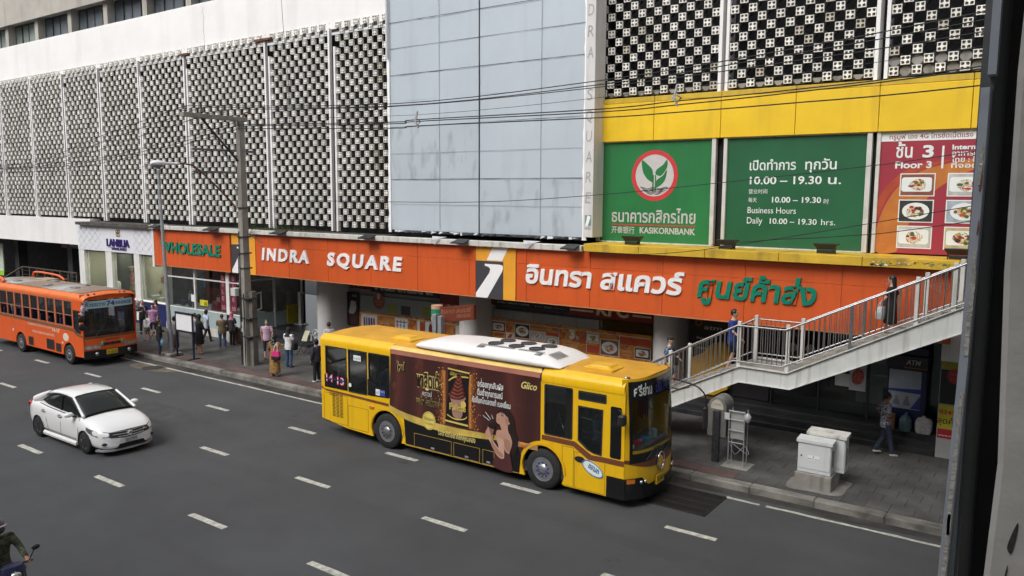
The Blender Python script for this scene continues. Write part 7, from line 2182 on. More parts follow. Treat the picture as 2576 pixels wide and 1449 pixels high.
for x_, z_, s_ in ((-16.12, 9.40, 1), (-7.94, 9.55, 1), (-36.2, 9.35, .8), (-47.5, 8.6, .8)):
    y_ = 17.8 if x_ > -20 else (18.6 if x_ > -40 else 19.6)
    t = thing('cable_clamp', (x_, y_, z_), 'pale plastic cable spacer on the overhead bundle, %s' % {-16.12: 'by the billboard', -7.94: 'before the yellow band', -36.2: 'left of the pole', -47.5: 'at far left'}[x_], 'cable clamp', 'cable clamps on the overhead lines')
    q = MB().tube([(x_, y_, z_ + .12 * s_), (x_ - .02, y_, z_), (x_ - .06, y_ - .02, z_ - .14 * s_), (x_ + .03, y_, z_ - .36 * s_)], .03 * s_, 6)
    ob('body', q, M('clamp_grey', (.42, .42, .42), .5, .15, 9), parent=t)
    ob('yoke', MB().tube([(x_ - .12 * s_, y_, z_ - .16 * s_), (x_, y_, z_ - .08 * s_), (x_ + .12 * s_, y_, z_ - .18 * s_), (x_, y_, z_ - .28 * s_), (x_ - .12 * s_, y_, z_ - .16 * s_)], .022 * s_, 5), M('clamp_grey', (.42, .42, .42), .5, .15, 9), parent=t)

# blank notice board on two legs
nb_ = thing('notice_board', (-30.35, 18.9, .18), 'blank white notice board in a dark blue frame on two legs at the bus stop', 'notice board')
navm = M('frame_navy', (.02, .022, .045), .4, .1)
for x_ in (-30.92, -29.72):
    ob('leg', MB().box(x_ - .03, x_ + .03, 18.87, 18.93, .18, 2.1), navm, parent=nb_)
    ob('foot', MB().box(x_ - .03, x_ + .03, 18.62, 19.18, .18, .22), navm, parent=nb_)
ob('board', MB().box(-30.90, -29.74, 18.885, 18.915, 1.34, 2.05), M('board_white', (.78, .79, .80), .4, .02), parent=nb_)
for a in ((-30.95, -29.69, 2.03, 2.12), (-30.95, -29.69, 1.27, 1.35)):
    ob('frame', MB().bbox(a[0], a[1], 18.86, 18.94, a[2], a[3], .01), navm, parent=nb_)

# old phone kiosk, equipment rack, utility cabinets
pk_ = thing('phone_kiosk', (-7.3, 19.75, .18), 'rounded grey metal phone kiosk on a single post under the stair landing', 'phone kiosk')
km = M('kiosk_metal', (.22, .22, .21), .45, .2, 3, metal=.3, streak=.6, scol=(.08, .07, .06))
pf = [(-7.60, .85), (-7.10, .85), (-7.10, 1.62)] + [(-7.35 + .25 * cos(radians(a)), 1.62 + .27 * sin(radians(a))) for a in range(15, 180, 15)] + [(-7.60, 1.62)]
ob('hood', MB().loft([[(a, y_, b) for a, b in pf] for y_ in (19.60, 20.15)], smooth=False), km, parent=pk_, fix=True)
ob('post', MB().bbox(-7.43, -7.25, 19.5, 19.62, .18, 1.55, .01), M('post_graffiti', (.035, .038, .042), .5, .5, 18), parent=pk_)
q = MB().plate([catmull([(-7.52, 1.58), (-7.5, 1.72), (-7.35, 1.84), (-7.2, 1.72), (-7.18, 1.58)], 3, False)], FY(19.6, .006), .003, 0)
text(q, 'true', FY(19.6, .012), -7.45, -7.25, 1.68, .08, .0, mi=1)
ob('sign_face', q, [M('kiosk_pale', (.45, .43, .36), .5), M('kiosk_rust', (.35, .2, .1), .6)], parent=pk_)
ob('side_shelf', MB().bbox(-7.10, -6.75, 19.7, 20.1, .95, 1.5, .02), M('kiosk_dark', (.06, .06, .06), .5), parent=pk_)
rk_ = thing('equipment_rack', (-6.75, 19.6, .18), 'rusty tubular steel rack holding a grey panel, beside the phone kiosk', 'rack')
for sx in (-6.98, -6.58):
    for sy in (19.5, 19.75):
        ob('leg', MB().cyl((sx, sy, .18), (sx, sy, 1.65), .016, n=6), galv, parent=rk_)
ob('panel', MB().bbox(-6.96, -6.60, 19.56, 19.60, .88, 1.60, .006), M('rack_panel', (.30, .30, .29), .5, .1, 3, streak=.4), parent=rk_)
for z in (.80, 1.12, 1.4, 1.62):
    ob('crossbar', MB().cyl((-6.99, 19.5, z), (-6.57, 19.5, z), .014, n=6), galv, parent=rk_)
ob('loose_wire', MB().tube(catmull([(-6.9, 19.5, .8), (-6.7, 19.4, .72), (-6.4, 19.35, .6), (-6.55, 19.5, .75), (-6.8, 19.5, .5), (-6.95, 19.55, .75)], 4, False), .008, 4), galv, parent=rk_)
q = MB().loft([[(-6.50 + a * r_, 19.5 + b * r_, z) for a, b in circ(0, 0, 1, 8)] for z, r_ in ((1.38, .03), (1.45, .08), (1.55, .09), (1.62, .03))])
ob('plastic_bag', q, M('film_grey', (.4, .4, .42), .3), parent=rk_)
ob('paper', MB().bbox(-7.10, -6.97, 19.48, 19.49, 1.38, 1.56, .002), print_grey, parent=rk_)
ob('base_plate', MB().bbox(-7.1, -6.4, 19.3, 19.9, .16, .2, .01), concrete, parent=rk_)
cabm = M('cabinet_white', (.58, .60, .60), .45, .05, 2, streak=.25, scol=(.35, .36, .36))
for i, (x0, x1, y0, y1, z1) in enumerate(((-5.10, -4.34, 19.02, 19.32, 1.36), (-4.98, -4.12, 19.42, 19.78, 1.46))):
    t = thing('utility_cabinet', ((x0 + x1) / 2, y0, .5), ('pale grey utility cabinet with a number label, nearer the road', 'second utility cabinet with a stained lid, behind the front one')[i], 'utility cabinet', 'twin utility cabinets on the pavement')
    ob('cabinet', MB().bbox(x0, x1, y0, y1, .56, z1 - .06, .015), cabm, parent=t)
    ob('lid', MB().loft([[(x0 - .03, y0 - .04, z), (x1 + .03, y0 - .04, z), (x1 + .03, y1 + .02, z + .03), (x0 - .03, y1 + .02, z + .03)] for z in (z1 - .07, z1)], smooth=False), cabm if i == 0 else grimy_white, parent=t, fix=True)
    ob('door', MB().bbox(x0 + .02, x1 - .02, y0 - .012, y0 + .01, .66, z1 - .08, .006), cabm, parent=t)
    ob('handle', MB().cyl((x0 + .09, y0 - .03, .97), (x0 + .09, y0 - .01, .97), .022, n=10), steel, parent=t)
    for k in range(6):
        ob('side_vent', MB().box(x1, x1 + .012, y0 + .06 + .03 * k, y0 + .075 + .03 * k, .75, 1.15), M('vent_shadow', (.25, .26, .26), .6), parent=t)
    if i == 0:
        q = MB().plate([rect(-4.86, -4.60, .88, 1.0)], FY(y0 - .012, .003), 0, 0)
        text(q, 'RW-41-01N', FY(y0 - .012, .006), -4.85, -4.61, .90, .04, .0, mi=1)
        q.plate([circ(-4.73, .97, .018, 8)], FY(y0 - .012, .006), 0, 2)
        ob('label', q, [print_white, black_metal, M('label_green', (.03, .25, .12), .5)], parent=t)
cp = thing('cabinet_plinth', (-4.75, 19.0, .18), 'rough concrete plinth carrying the two utility cabinets', 'plinth')
ob('plinth', MB().bbox(-5.14, -4.30, 18.96, 19.86, .16, .56, .02), concrete, parent=cp)
ob('mortar_skirt', MB().plate([catmull([(-5.3, 18.85), (-4.7, 18.8), (-4.1, 18.88), (-4.05, 19.5), (-4.1, 20.0), (-5.2, 20.0)], 4)], FZ(.192), 0), M('mortar', (.2, .19, .175), .9, .2, 3), parent=cp)

# sign post with the INDRA box sign, above the yellow bus
sp = thing('sign_post', (-18.2, 21.6, .18), 'grey post carrying a round-ended sign box lettered INDRA SQUARE behind the yellow bus roof', 'sign post')
ob('post', MB().bbox(-18.40, -18.22, 21.0, 21.2, .18, 2.9, .01).bbox(-18.15, -17.98, 21.0, 21.2, .18, 2.85, .01), galv, parent=sp)
q = MB().loft([[(-18.42 + a, 21.3 + b, z) for a, b in circ(0, 0, .21, 16)] for z in (2.60, 3.18)])
ob('drum', q, M('drum_peach', (.55, .34, .22), .5, .1), parent=sp)
q = MB().plate([[(-.2, .1), (.2, .1), (.2, .42), (-.2, .42)]], lambda a, b, t: (-18.42 + .216 * sin(a * 4), 21.3 - .216 * cos(a * 4), 2.62 + b), 0, 0)
ob('drum_mark', MB().loft([[(-18.42 + .215 * cos(radians(a)), 21.3 + .215 * sin(radians(a)), z) for a in range(200, 345, 18)] for z in (2.78, 3.06)], closed=False, caps=False), M('drum_green', (.02, .20, .12), .5), parent=sp, fix=True)
ob('panel', MB().add([(-18.25, 21.2, 2.58), (-17.35, 22.05, 2.66), (-17.35, 22.2, 2.66), (-18.25, 21.35, 2.58), (-18.25, 21.2, 3.12), (-17.35, 22.05, 3.2), (-17.35, 22.2, 3.2), (-18.25, 21.35, 3.12)],
   [(0, 1, 5, 4), (1, 2, 6, 5), (2, 3, 7, 6), (3, 0, 4, 7), (4, 5, 6, 7), (3, 2, 1, 0)]), M('box_brick', (.22, .05, .025), .5, .1), parent=sp)
q = MB()
pf_ = lambda a, b, t: (-18.25 + .9 * a + t * .68, 21.2 + .85 * a - .006 + t * .7, 2.58 + .08 * a + b)
text(q, 'อินทรา สแควร์', pf_, .06, .92, .30, .13, .01, .15, k=.62)
text(q, 'INDRA SQUARE', pf_, .06, .92, .12, .12, .02, .15)
ob('lettering', q, M('faded_peach', (.42, .2, .12), .6), parent=sp)

# entrance bits: yellow board, white stand with arm, propped frame, folding chair, jars
t = thing('yellow_board', (-31.4, 25.0, .63), 'plain yellow board leaning in the dark entrance beside the glass corner', 'board')
ob('board', MB().bbox(-31.50, -31.42, 25.15, 26.05, .70, 1.62, .01), M('board_yellow', (.42, .34, .02), .6, .15, 2), parent=t)
ob('stick', MB().tube([(-31.3, 25.6, .66), (-31.25, 25.75, 2.3)], .012, 5), M('stick_dull', (.1, .12, .05), .7), parent=t)
t = thing('barrier_stand', (-31.2, 25.6, .63), 'white upright stand with a thin horizontal arm in the dark entrance', 'stand')
ob('base', MB().bbox(-31.55, -30.85, 25.55, 25.95, .63, .67, .01), white_paint, parent=t)
ob('column', MB().bbox(-31.30, -31.10, 25.68, 25.80, .66, 2.25, .01), white_paint, parent=t)
ob('arm', MB().tube([(-31.2, 25.72, 2.22), (-29.6, 25.75, 2.20)], .02, 6), white_paint, parent=t)
t = thing('tilted_frame', (-31.9, 23.6, 1.5), 'small tilted white frame behind the glass beside the power pole', 'frame')
q = MB().plate([rect(-.2, .2, -.42, .42), rect(-.14, .14, -.36, .36)], lambda a, b, t: (-31.50 + t * .5, 23.5 + a, 2.0 + b + a * .2), .03)
ob('frame', q, white_paint, parent=t)
t = thing('folding_chair', (-26.9, 22.4, .18), 'black folding camp chair with pale cloth by the first round pillar', 'chair')
ob('seat', MB().bbox(-27.25, -26.7, 22.2, 22.7, .72, .76, .01), black_metal, parent=t)
for a, b in (((-27.2, 22.25, .75), (-26.75, 22.25, .18)), ((-26.75, 22.25, .75), (-27.25, 22.25, .18)), ((-27.2, 22.65, .75), (-26.75, 22.65, .18)), ((-26.75, 22.65, .75), (-27.25, 22.65, .18))):
    ob('leg', MB().cyl(a, b, .014, n=5), black_metal, parent=t)
ob('cloth', MB().loft([[(-27.0, 22.3, .78), (-26.72, 22.35, .78)], [(-27.02, 22.42, 1.0), (-26.74, 22.45, 1.0)], [(-26.98, 22.5, 1.2), (-26.72, 22.55, 1.22)]], closed=False, caps=False), M('cloth_cream', (.55, .55, .38), .8), parent=t)
ob('bottle', MB().cyl((-26.7, 22.6, .76), (-26.7, 22.6, 1.05), .05, .02, 10), M('bottle_white', (.55, .57, .56), .3), parent=t)
t = thing('desk_fan', (-26.45, 22.6, .76), 'small white round fan beside the folding chair', 'fan')
ob('cage', MB().tube([(-26.45 + .17 * cos(a_), 22.6, 1.12 + .17 * sin(a_)) for a_ in [k * pi / 10 for k in range(21)]], .012, 5), white_paint, parent=t)
ob('hub', MB().cyl((-26.45, 22.58, 1.12), (-26.45, 22.64, 1.12), .05, n=12), white_paint, parent=t)
ob('stem', MB().cyl((-26.45, 22.6, .18), (-26.45, 22.6, .98), .018, n=6), white_paint, parent=t)
for i, (x, y, mm, lb_) in enumerate(((-32.0, 22.3, M('jar_cream', (.55, .52, .45), .5, .1), 'cream stone jar against the shop base, left of the woman in the pink headscarf'), (-31.35, 22.3, M('jar_brown', (.14, .06, .045), .6, .2), 'dark brown jar behind the woman in the pink headscarf'))):
    t = thing('stone_jar', (x, y, .18), lb_, 'jar')
    ob('jar', MB().loft([[(x + a * r_, y + b * r_, z) for a, b in circ(0, 0, 1, 16)] for z, r_ in ((.18, .16), (.3, .21), (.6, .23), (.82, .2), (.86, .22))]), mm, parent=t)
    ob('rim', MB().tube([(x + .215 * cos(a_), y + .215 * sin(a_), .87) for a_ in [k * pi / 10 for k in range(21)]], .02, 5), mm, parent=t)
for cx in (-27.3, -19.08):
    q = MB().plate([rect(cx - .33, cx - .21, 1.62, 1.95)], lambda a, b, t: (a, 23.72 + t, b), .004, 0)
    q.plate([rect(cx - .30, cx - .24, 1.68, 1.89)], lambda a, b, t: (a, 23.715 + t, b), .002, 1)
    tag(ob('warning_sticker', q, [M('sticker_yellow', (.65, .48, .02), .5), black_metal], base=(cx - .27, 23.7, 1.6)), 'small yellow sticker on the %s round pillar' % ('first' if cx < -20 else 'second'), 'sticker')
lw = thing('leaning_rods', (-8.9, 18.9, .18), 'two thin rusty rods standing upright on the pavement behind the bus mirror', 'rods')
for dx in (0, .05):
    ob('rod', MB().tube([(-8.55 + dx, 19.2, .18), (-8.55 + dx * .4, 19.2, 1.75)], .009, 5), rust, parent=lw)

# ================================================================= footbridge the camera stands on: steel post, concrete wall, deck, added unseen roof and dark backing
fbp = thing('footbridge_post', (-.29, 3.0, 4.0), 'grey painted steel post of the footbridge with chipped paint, right foreground', 'post')
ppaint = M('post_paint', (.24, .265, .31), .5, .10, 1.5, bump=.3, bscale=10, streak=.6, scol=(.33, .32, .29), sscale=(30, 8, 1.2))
pdark = M('post_paint_shaded', (.06, .068, .072), .6, .2, 3, streak=.5, scol=(.12, .09, .06))  # same post paint made darker; shade on the side faces is in the colour
q = MB()
zs_ = [3.0, 5.0, 5.79, 6.1, 6.6, 7.1, 7.45, 7.50]
ledge_ = lambda z: -.290 - max(0, 6.8 - z) * .023
rows = []
for z in zs_[:-1]:
    l_ = ledge_(z)
    rows.append([(l_, 3.0, z), (l_ + .026, 2.995, z), (l_ + .029, 3.0, z), (l_ + .029, 3.06, z), (l_, 3.06, z)])
q.loft(rows, smooth=False)
ob('flange', q, ppaint, parent=fbp, fix=True)
rows = [[(a + .012, b + .0, z) for a, b in ((-.286, 3.0), (-.262, 3.0), (-.262, 3.06), (-.286, 3.06))] for z in (7.49, 9.0)]
ob('upper_flange', MB().loft(rows, smooth=False), ppaint, parent=fbp, fix=True)
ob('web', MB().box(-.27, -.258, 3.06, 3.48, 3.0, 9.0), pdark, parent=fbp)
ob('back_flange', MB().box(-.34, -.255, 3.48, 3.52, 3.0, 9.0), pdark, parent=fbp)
chip = MB()
for z, l_ in ((6.2, .5), (6.75, .35), (5.9, .25), (7.2, .12)):
    a_, b_ = [], []
    n = 9
    for i in range(n + 1):
        zz = z - l_ / 2 + l_ * i / n
        a_.append((ledge_(zz) + .012 + random.uniform(-.003, .003), zz)); b_.append((ledge_(zz) + .023 + random.uniform(-.002, .003), zz))
    ob('paint_scar', MB().plate([a_ + b_[::-1]], lambda a, b, t: (a, 2.993 + t, b), .003), M('paint_old', (.34, .33, .30), .7, .2, 9, bump=.5), parent=fbp)
ob('rust_spot', MB().plate([catmull([(-.274, 7.12), (-.268, 7.2), (-.272, 7.28), (-.266, 7.15)], 3)], lambda a, b, t: (a, 2.992 + t, b), .002).plate([catmull([(-.2715, 6.98), (-.266, 6.99), (-.268, 7.03)], 3)], lambda a, b, t: (a, 2.991 + t, b), .002), rust, parent=fbp)
fbw = thing('footbridge_wall', (0, 2.0, 4.0), 'rough grey concrete column at the right edge of the view with a dark stain', 'column')
wallm = M('near_concrete', (.40, .39, .37), .85, .12, 3, bump=.45, bscale=9)
q = MB()
rows = []
for i in range(13):
    z = 4.0 + i * .42
    e = -.1235 + .012 * (z < 6.9) + (.006 * sin(z * 5)) - max(0, 6.75 - z) * .012
    rows.append([(e, 2.0, z), (e + .012, 1.985, z), (.6, 1.985, z), (.6, 3.2, z), (e, 3.2, z)])
q.loft(rows, smooth=False)
ob('shaft', q, wallm, parent=fbw, fix=True)
q = MB()
for pts in ([(-.078, 6.34), (-.072, 6.37), (-.062, 6.40), (-.063, 6.37), (-.070, 6.33)], [(-.105, 6.05), (-.095, 6.15), (-.082, 6.25), (-.074, 6.30), (-.080, 6.22), (-.088, 6.1), (-.09, 6.0)]):
    q.plate([catmull(pts, 4)], lambda a, b, t: (a, 1.981 + t, b), .003)
ob('stain', q, M('soot', (.03, .028, .026), .95, .4, 30), parent=fbw)
fbd = thing('footbridge', (3, 0, 4.0), 'footbridge deck the view is taken from, under an unseen roof added for shade', 'footbridge')
def bridge(z0, z1, ya, yb, k):
    return MB().loft([[(-k * max(y_, 2), y_, z0), (9, y_, z0), (9, y_, z1), (-k * max(y_, 2), y_, z1)] for y_ in (ya, 2, yb)], smooth=False)
ob('deck', bridge(5.0, 5.45, -8, 22.2, .055), concrete, parent=fbd, fix=True)  # outline flared out of view to shade the pavement below
ob('roof', bridge(8.9, 9.1, -8, 22.0, .07), dark_metal, parent=fbd, fix=True)  # unseen roof, added to darken the near wall and the pavement
ob('side_panel', MB().box(-.32, -.14, 3.56, 3.62, 3.0, 9.0), black_metal, parent=fbd)  # invented black plate; stands in for the shade between post and wall

# buildings across the street, behind the viewer: seen only in reflections
for x0, x1, y0, hh, n_ in ((-120, -62, -26, 32, 'tall pale office building across the street, far left'), (-58, -12, -24, 27, 'shop building across the street with dark window bands'), (-8, 50, -25, 40, 'tall grey tower across the street behind the footbridge')):
    t = thing('office_building', (x0, y0, 0), n_, 'building', 'buildings across the street')
    ob('wall', MB().box(x0, x1, y0 - 12, y0, 0, hh), M('opposite_wall', (.36, .35, .33), .8, .12, .3), parent=t)
    for k in range(int(hh / 3.4)):
        ob('window_band', MB().box(x0 + 1, x1 - 1, y0, y0 + .05, 1.6 + k * 3.4, 3.3 + k * 3.4), dark_glass, parent=t)
        for j in range(int((x1 - x0) / 4)):
            ob('fin', MB().box(x0 + 1 + j * 4, x0 + 1.5 + j * 4, y0, y0 + .4, .5 + k * 3.4, 3.6 + k * 3.4), M('opposite_wall', (.36, .35, .33), .8, .12, .3), parent=t)
# ================================================================= people
SKIN = [M('skin_a', (.42, .22, .14), .55, .06, 6), M('skin_b', (.33, .165, .10), .55, .06, 6), M('skin_c', (.52, .31, .22), .55, .06, 6)]
hairm = M('hair_black', (.012, .010, .010), .45, .2, 14)
eyem = M('eye_dark', (.02, .012, .01), .3)

def cap_(mb, pts, rs, n=10, sq=None):
    """a closed limb: rings along the joints with given radii, rounded ends"""
    pts = [Vector(p) for p in pts]
    P = [pts[0] - (pts[1] - pts[0]).normalized() * rs[0] * .7] + pts + [pts[-1] + (pts[-1] - pts[-2]).normalized() * rs[-1] * .7]
    R = [rs[0] * .45] + list(rs) + [rs[-1] * .45]
    rings = []
    for i, p in enumerate(P):
        d = (P[min(i + 1, len(P) - 1)] - P[max(i - 1, 0)]).normalized()
        a = d.cross(Vector((0, 1, 0.01))).normalized()
        b = d.cross(a).normalized()
        rings.append([p + a * (R[i] * cos(2 * pi * k / n)) + b * (R[i] * (sq or 1) * sin(2 * pi * k / n)) for k in range(n)])
    mb.loft(rings)

def oval(mb, secs, n=14):
    """closed body of horizontal oval rings: (x, y, z, rx, ry)"""
    rings = [[(x + rx * cos(2 * pi * k / n), y + ry * sin(2 * pi * k / n), z) for k in range(n)] for x, y, z, rx, ry in secs]
    mb.loft(rings)

def fused(name, mb, mat_, parent, vox):
    o = ob(name, mb, mat_, parent=parent, local=True, fix=True)
    m1 = o.modifiers.new('weld', 'REMESH'); m1.mode = 'VOXEL'; m1.voxel_size = vox; m1.use_smooth_shade = True
    m2 = o.modifiers.new('even', 'SMOOTH'); m2.iterations = 3; m2.factor = .5
    dg_ = bpy.context.evaluated_depsgraph_get()
    me = bpy.data.meshes.new_from_object(o.evaluated_get(dg_))
    me.materials.clear(); me.materials.append(mat_)
    o.modifiers.clear(); o.data = me
    return o

def person(x, y, z, h, face, label, top=None, bottom=None, pose='stand', sleeve='short', lower='pants', hair='short', skin=0, w=1.0, arms=None,
           hem=.10, topz=.47, tail=True, shoes=None, vox=.014, lean=0.0, hairmat=None, name='person', group='people waiting and walking by the shops'):
    """face: heading in degrees, 0 looks along +X, 90 away from the camera side; local frame looks along -Y"""
    t = thing('person', (x, y, z), label, 'person', group, rz=radians(face + 90))
    sk = SKIN[skin]
    sh = .115 * w * h
    # joints in units of height
    V_ = lambda a, b, c: Vector((a * h, b * h, c * h))
    hip, kz = .052 * w, .285
    sit = pose in ('sit', 'ride')
    if pose == 'walk':
        legs = [((-hip, 0, .50), (-hip, -.055, .285), (-hip, -.10, .045)), ((hip, 0, .50), (hip, -.0, .28), (hip, .115, .075))]
    elif pose == 'climb':
        legs = [((-hip, 0, .50), (-hip, -.12, .34), (-hip, -.09, .13)), ((hip, 0, .50), (hip, .01, .28), (hip, .09, .05))]
    elif sit:
        legs = [((-hip, 0, .50), (-hip * 1.8, -.235, .49), (-hip * 1.8, -.235, .27)), ((hip, 0, .50), (hip * 1.8, -.235, .49), (hip * 1.8, -.235, .27))]
    else:
        legs = [((-hip, 0, .50), (-hip, -.012, .285), (-hip - .005, .01, .045)), ((hip, 0, .50), (hip, -.006, .285), (hip + .012, .0, .045))]
    if arms is None:
        arms = {'stand': [(-.145, .02, .655, -.14, -.02, .51), (.145, .02, .655, .14, -.02, .51)],
                'walk': [(-.14, .06, .665, -.13, .07, .52), (.14, -.045, .665, .13, -.13, .56)],
                'climb': [(-.14, .04, .665, -.13, .0, .52), (.14, -.03, .665, .12, -.13, .60)],
                'phone': [(-.14, -.02, .665, -.05, -.13, .68), (.14, -.02, .665, .05, -.13, .68)],
                'ride': [(-.16, -.10, .70, -.15, -.25, .64), (.16, -.10, .70, .15, -.25, .64)],
                'sit': [(-.14, -.04, .66, -.08, -.17, .60), (.14, -.04, .66, .08, -.17, .60)]}[pose]
    q = MB()
    oval(q, [(0, 0, z_ * h, rx * w * h, ry * w * h) for z_, rx, ry in ((.47, .05, .045), (.50, .088, .062), (.54, .092, .065), (.62, .074, .053), (.70, .086, .060), (.77, .10, .060), (.81, .095, .048), (.835, .05, .036), (.84, .02, .02))])
    cap_(q, [V_(0, .003, .82), V_(0, -.002, .885)], [.034 * h, .030 * h])
    hc = V_(0, -.012, .932)
    q.ell(hc, .045 * h, .054 * h, .064 * h, 14, 12)
    q.ell(V_(0, -.030, .895), .030 * h, .030 * h, .024 * h)
    q.ell(V_(0, -.068, .924), .007 * h, .010 * h, .012 * h, 8, 6)
    for s_ in (-1, 1):
        q.ell(V_(s_ * .046, -.005, .93), .007 * h, .012 * h, .017 * h, 8, 6)
    for L_ in legs:
        cap_(q, [V_(*p) for p in L_], [.046 * w * h, .031 * h, .021 * h])
        a_ = Vector(L_[2])
        cap_(q, [V_(a_.x, a_.y + .012, a_.z - .022), V_(a_.x, a_.y - .07, a_.z - .030)], [.022 * h, .017 * h], sq=.8)
    hands = []
    for s_, A in zip((-1, 1), arms):
        S = V_(s_ * .100 * w, 0, .80)
        E_, W_r = V_(*A[:3]), V_(*A[3:])
        cap_(q, [S, E_, W_r], [.029 * h, .022 * h, .0155 * h], 8)
        d = (W_r - E_).normalized()
        sidev = d.cross(Vector((0, 1, 0))).normalized() if abs(d.y) < .9 else Vector((1, 0, 0))
        palm = W_r + d * .03 * h
        cap_(q, [W_r, palm + d * .012 * h], [.015 * h, .019 * h], 8, .6)
        curl = Vector((0, -1, -.2)) if abs(d.y) < .6 else Vector((0, 0, -1))
        for k in range(4):
            o_ = sidev * (.015 * h * (k - 1.5) / 1.5)
            l_ = (.038, .044, .042, .032)[k] * h
            p0 = palm + d * .014 * h + o_
            cap_(q, [p0, p0 + d * l_ * .5, p0 + d * l_ * .85 + curl * l_ * .3], [.0068 * h, .0062 * h, .0055 * h], 6)
        cap_(q, [palm - d * .01 * h + sidev * .015 * h, palm + d * .012 * h + sidev * .030 * h + curl * .006 * h], [.007 * h, .006 * h], 6)
        hands.append(palm + d * .02 * h)
    body_ = fused('body', q, sk, t, vox * .8)
    e_ = MB()
    for s_ in (-1, 1):
        e_.ell(V_(s_ * .017, -.0615, .938), .0065 * h, .004 * h, .004 * h, 8, 6)
        e_.box(s_ * .017 * h - .009 * h, s_ * .017 * h + .009 * h, -.066 * h, -.060 * h, .946 * h, .949 * h)
    e_.box(-.012 * h, .012 * h, -.0605 * h, -.056 * h, .902 * h, .905 * h)
    ob('face', e_, eyem, parent=t, local=True)
    # clothes
    g_ = .012
    if top:
        q = MB()
        oval(q, [(0, 0, z_ * h, (rx * w + g_) * h, (ry * w + g_) * h) for z_, rx, ry in ((topz, .088, .066), (.53, .092, .068), (.62, .080, .060), (.70, .088, .064), (.77, .100, .062), (.81, .094, .048), (.83, .05, .034))])
        for s_, A in zip((-1, 1), arms):
            S = V_(s_ * .100 * w, 0, .80)
            E_, W_r = V_(*A[:3]), V_(*A[3:])
            if sleeve == 'short':
                cap_(q, [S, S.lerp(E_, .72)], [.041 * h, .036 * h], 9)
            elif sleeve == 'long':
                cap_(q, [S, E_, E_.lerp(W_r, .93)], [.040 * h, .033 * h, .026 * h], 9)
            else:
                cap_(q, [S, S.lerp(E_, .15)], [.032 * h, .03 * h], 9)
        if lower == 'dress':
            oval(q, [(0, 0, z_ * h, rx * w * h, ry * w * h) for z_, rx, ry in ((.62, .09, .072), (.50, .105, .085), (hem, .115 + .02 * (.5 - hem), .10), (hem - .004, .10, .09))][::-1])
        fused('dress' if lower == 'dress' else 'top', q, top, t, vox)
    if bottom and lower in ('pants', 'shorts', 'capri'):
        q = MB()
        oval(q, [(0, 0, z_ * h, (rx * w + .007) * h, (ry * w + .007) * h) for z_, rx, ry in ((.46, .07, .055), (.50, .090, .064), (.56, .084, .060))])
        for L_ in legs:
            P_ = [Vector(p) * h for p in L_]
            if lower == 'pants':
                cap_(q, [P_[0], P_[1], P_[2] + (P_[1] - P_[2]) * .05], [.056 * w * h, .041 * h, .036 * h])
            elif lower == 'capri':
                cap_(q, [P_[0], P_[1], P_[1].lerp(P_[2], .35)], [.052 * w * h, .037 * h, .032 * h])
            else:
                cap_(q, [P_[0], P_[0].lerp(P_[1], .8)], [.056 * w * h, .050 * h])
        fused({'pants': 'trousers', 'capri': 'leggings', 'shorts': 'shorts'}[lower], q, bottom, t, vox)
    if bottom and lower == 'skirt':
        q = MB()
        oval(q, [(0, 0, z_ * h, rx * w * h, ry * w * h) for z_, rx, ry in ((hem, .11, .095), (hem + .02, .115, .10), (.48, .104, .082), (.57, .088, .066))])
        ob('skirt', q, bottom, parent=t, local=True)
    if shoes:
        q = MB()
        for L_ in legs:
            a_ = Vector(L_[2])
            cap_(q, [V_(a_.x, a_.y + .016, a_.z - .024), V_(a_.x, a_.y - .035, a_.z - .027), V_(a_.x, a_.y - .08, a_.z - .033)], [.027 * h, .024 * h, .018 * h], sq=.8)
        ob('shoes', q, shoes, parent=t, local=True)
    hm = hairmat or hairm
    hd_ = MB()
    c = hc
    if hair in ('short', 'long', 'pony', 'bob'):
        hd_.ell(c + Vector((0, .010 * h, .012 * h)), .052 * h, .056 * h, .060 * h, 14, 10)
        if hair == 'long':
            oval(hd_, [(0, (.022 + .01 * i) * h, z_ * h, rx * h, ry * h) for i, (z_, rx, ry) in enumerate(((.94, .050, .036), (.86, .055, .030), (.76, .062, .026), (.68, .050, .018)))][::-1])
        if hair == 'bob':
            oval(hd_, [(0, .012 * h, z_ * h, rx * h, ry * h) for z_, rx, ry in ((.95, .053, .050), (.89, .055, .042), (.87, .048, .034))][::-1])
        if hair == 'pony':
            cap_(hd_, [V_(0, .045, .955), V_(0, .078, .94), V_(0, .070, .87)], [.02 * h, .022 * h, .014 * h])
        ob('hair', hd_, hm, parent=t, local=True)
    elif hair == 'cap':
        hd_.ell(c + Vector((0, .008 * h, .006 * h)), .049 * h, .052 * h, .056 * h, 14, 10)
        ob('hair', hd_, hairm, parent=t, local=True)
        k_ = MB().ell(c + Vector((0, .0, .026 * h)), .052 * h, .060 * h, .042 * h, 14, 8)
        k_.loft([[(a * .045 * h, (-.045 - .055 * v) * h + c.y * .0, c.z + (.024 - .006 * v) * h) for a, v in ((-1, 0), (-.8, .8), (0, 1), (.8, .8), (1, 0))], [(a * .045 * h, (-.045 - .055 * v) * h, c.z + (.030 - .006 * v) * h) for a, v in ((-1, 0), (-.8, .8), (0, 1), (.8, .8), (1, 0))]], smooth=False)
        ob('cap', k_, hm, parent=t, local=True)
    elif hair == 'hijab':
        hd_.ell(c + Vector((0, .012 * h, .008 * h)), .056 * h, .062 * h, .068 * h, 14, 10)
        oval(hd_, [(0, .010 * h, z_ * h, rx * h, ry * h) for z_, rx, ry in ((.77, .108, .080), (.80, .095, .072), (.84, .060, .056), (.88, .048, .050), (.92, .046, .050))])
        ob('headscarf', hd_, hm, parent=t, local=True)
    t['_h'] = h
    bpy.context.view_layer.update() if False else None
    return t, hands, h

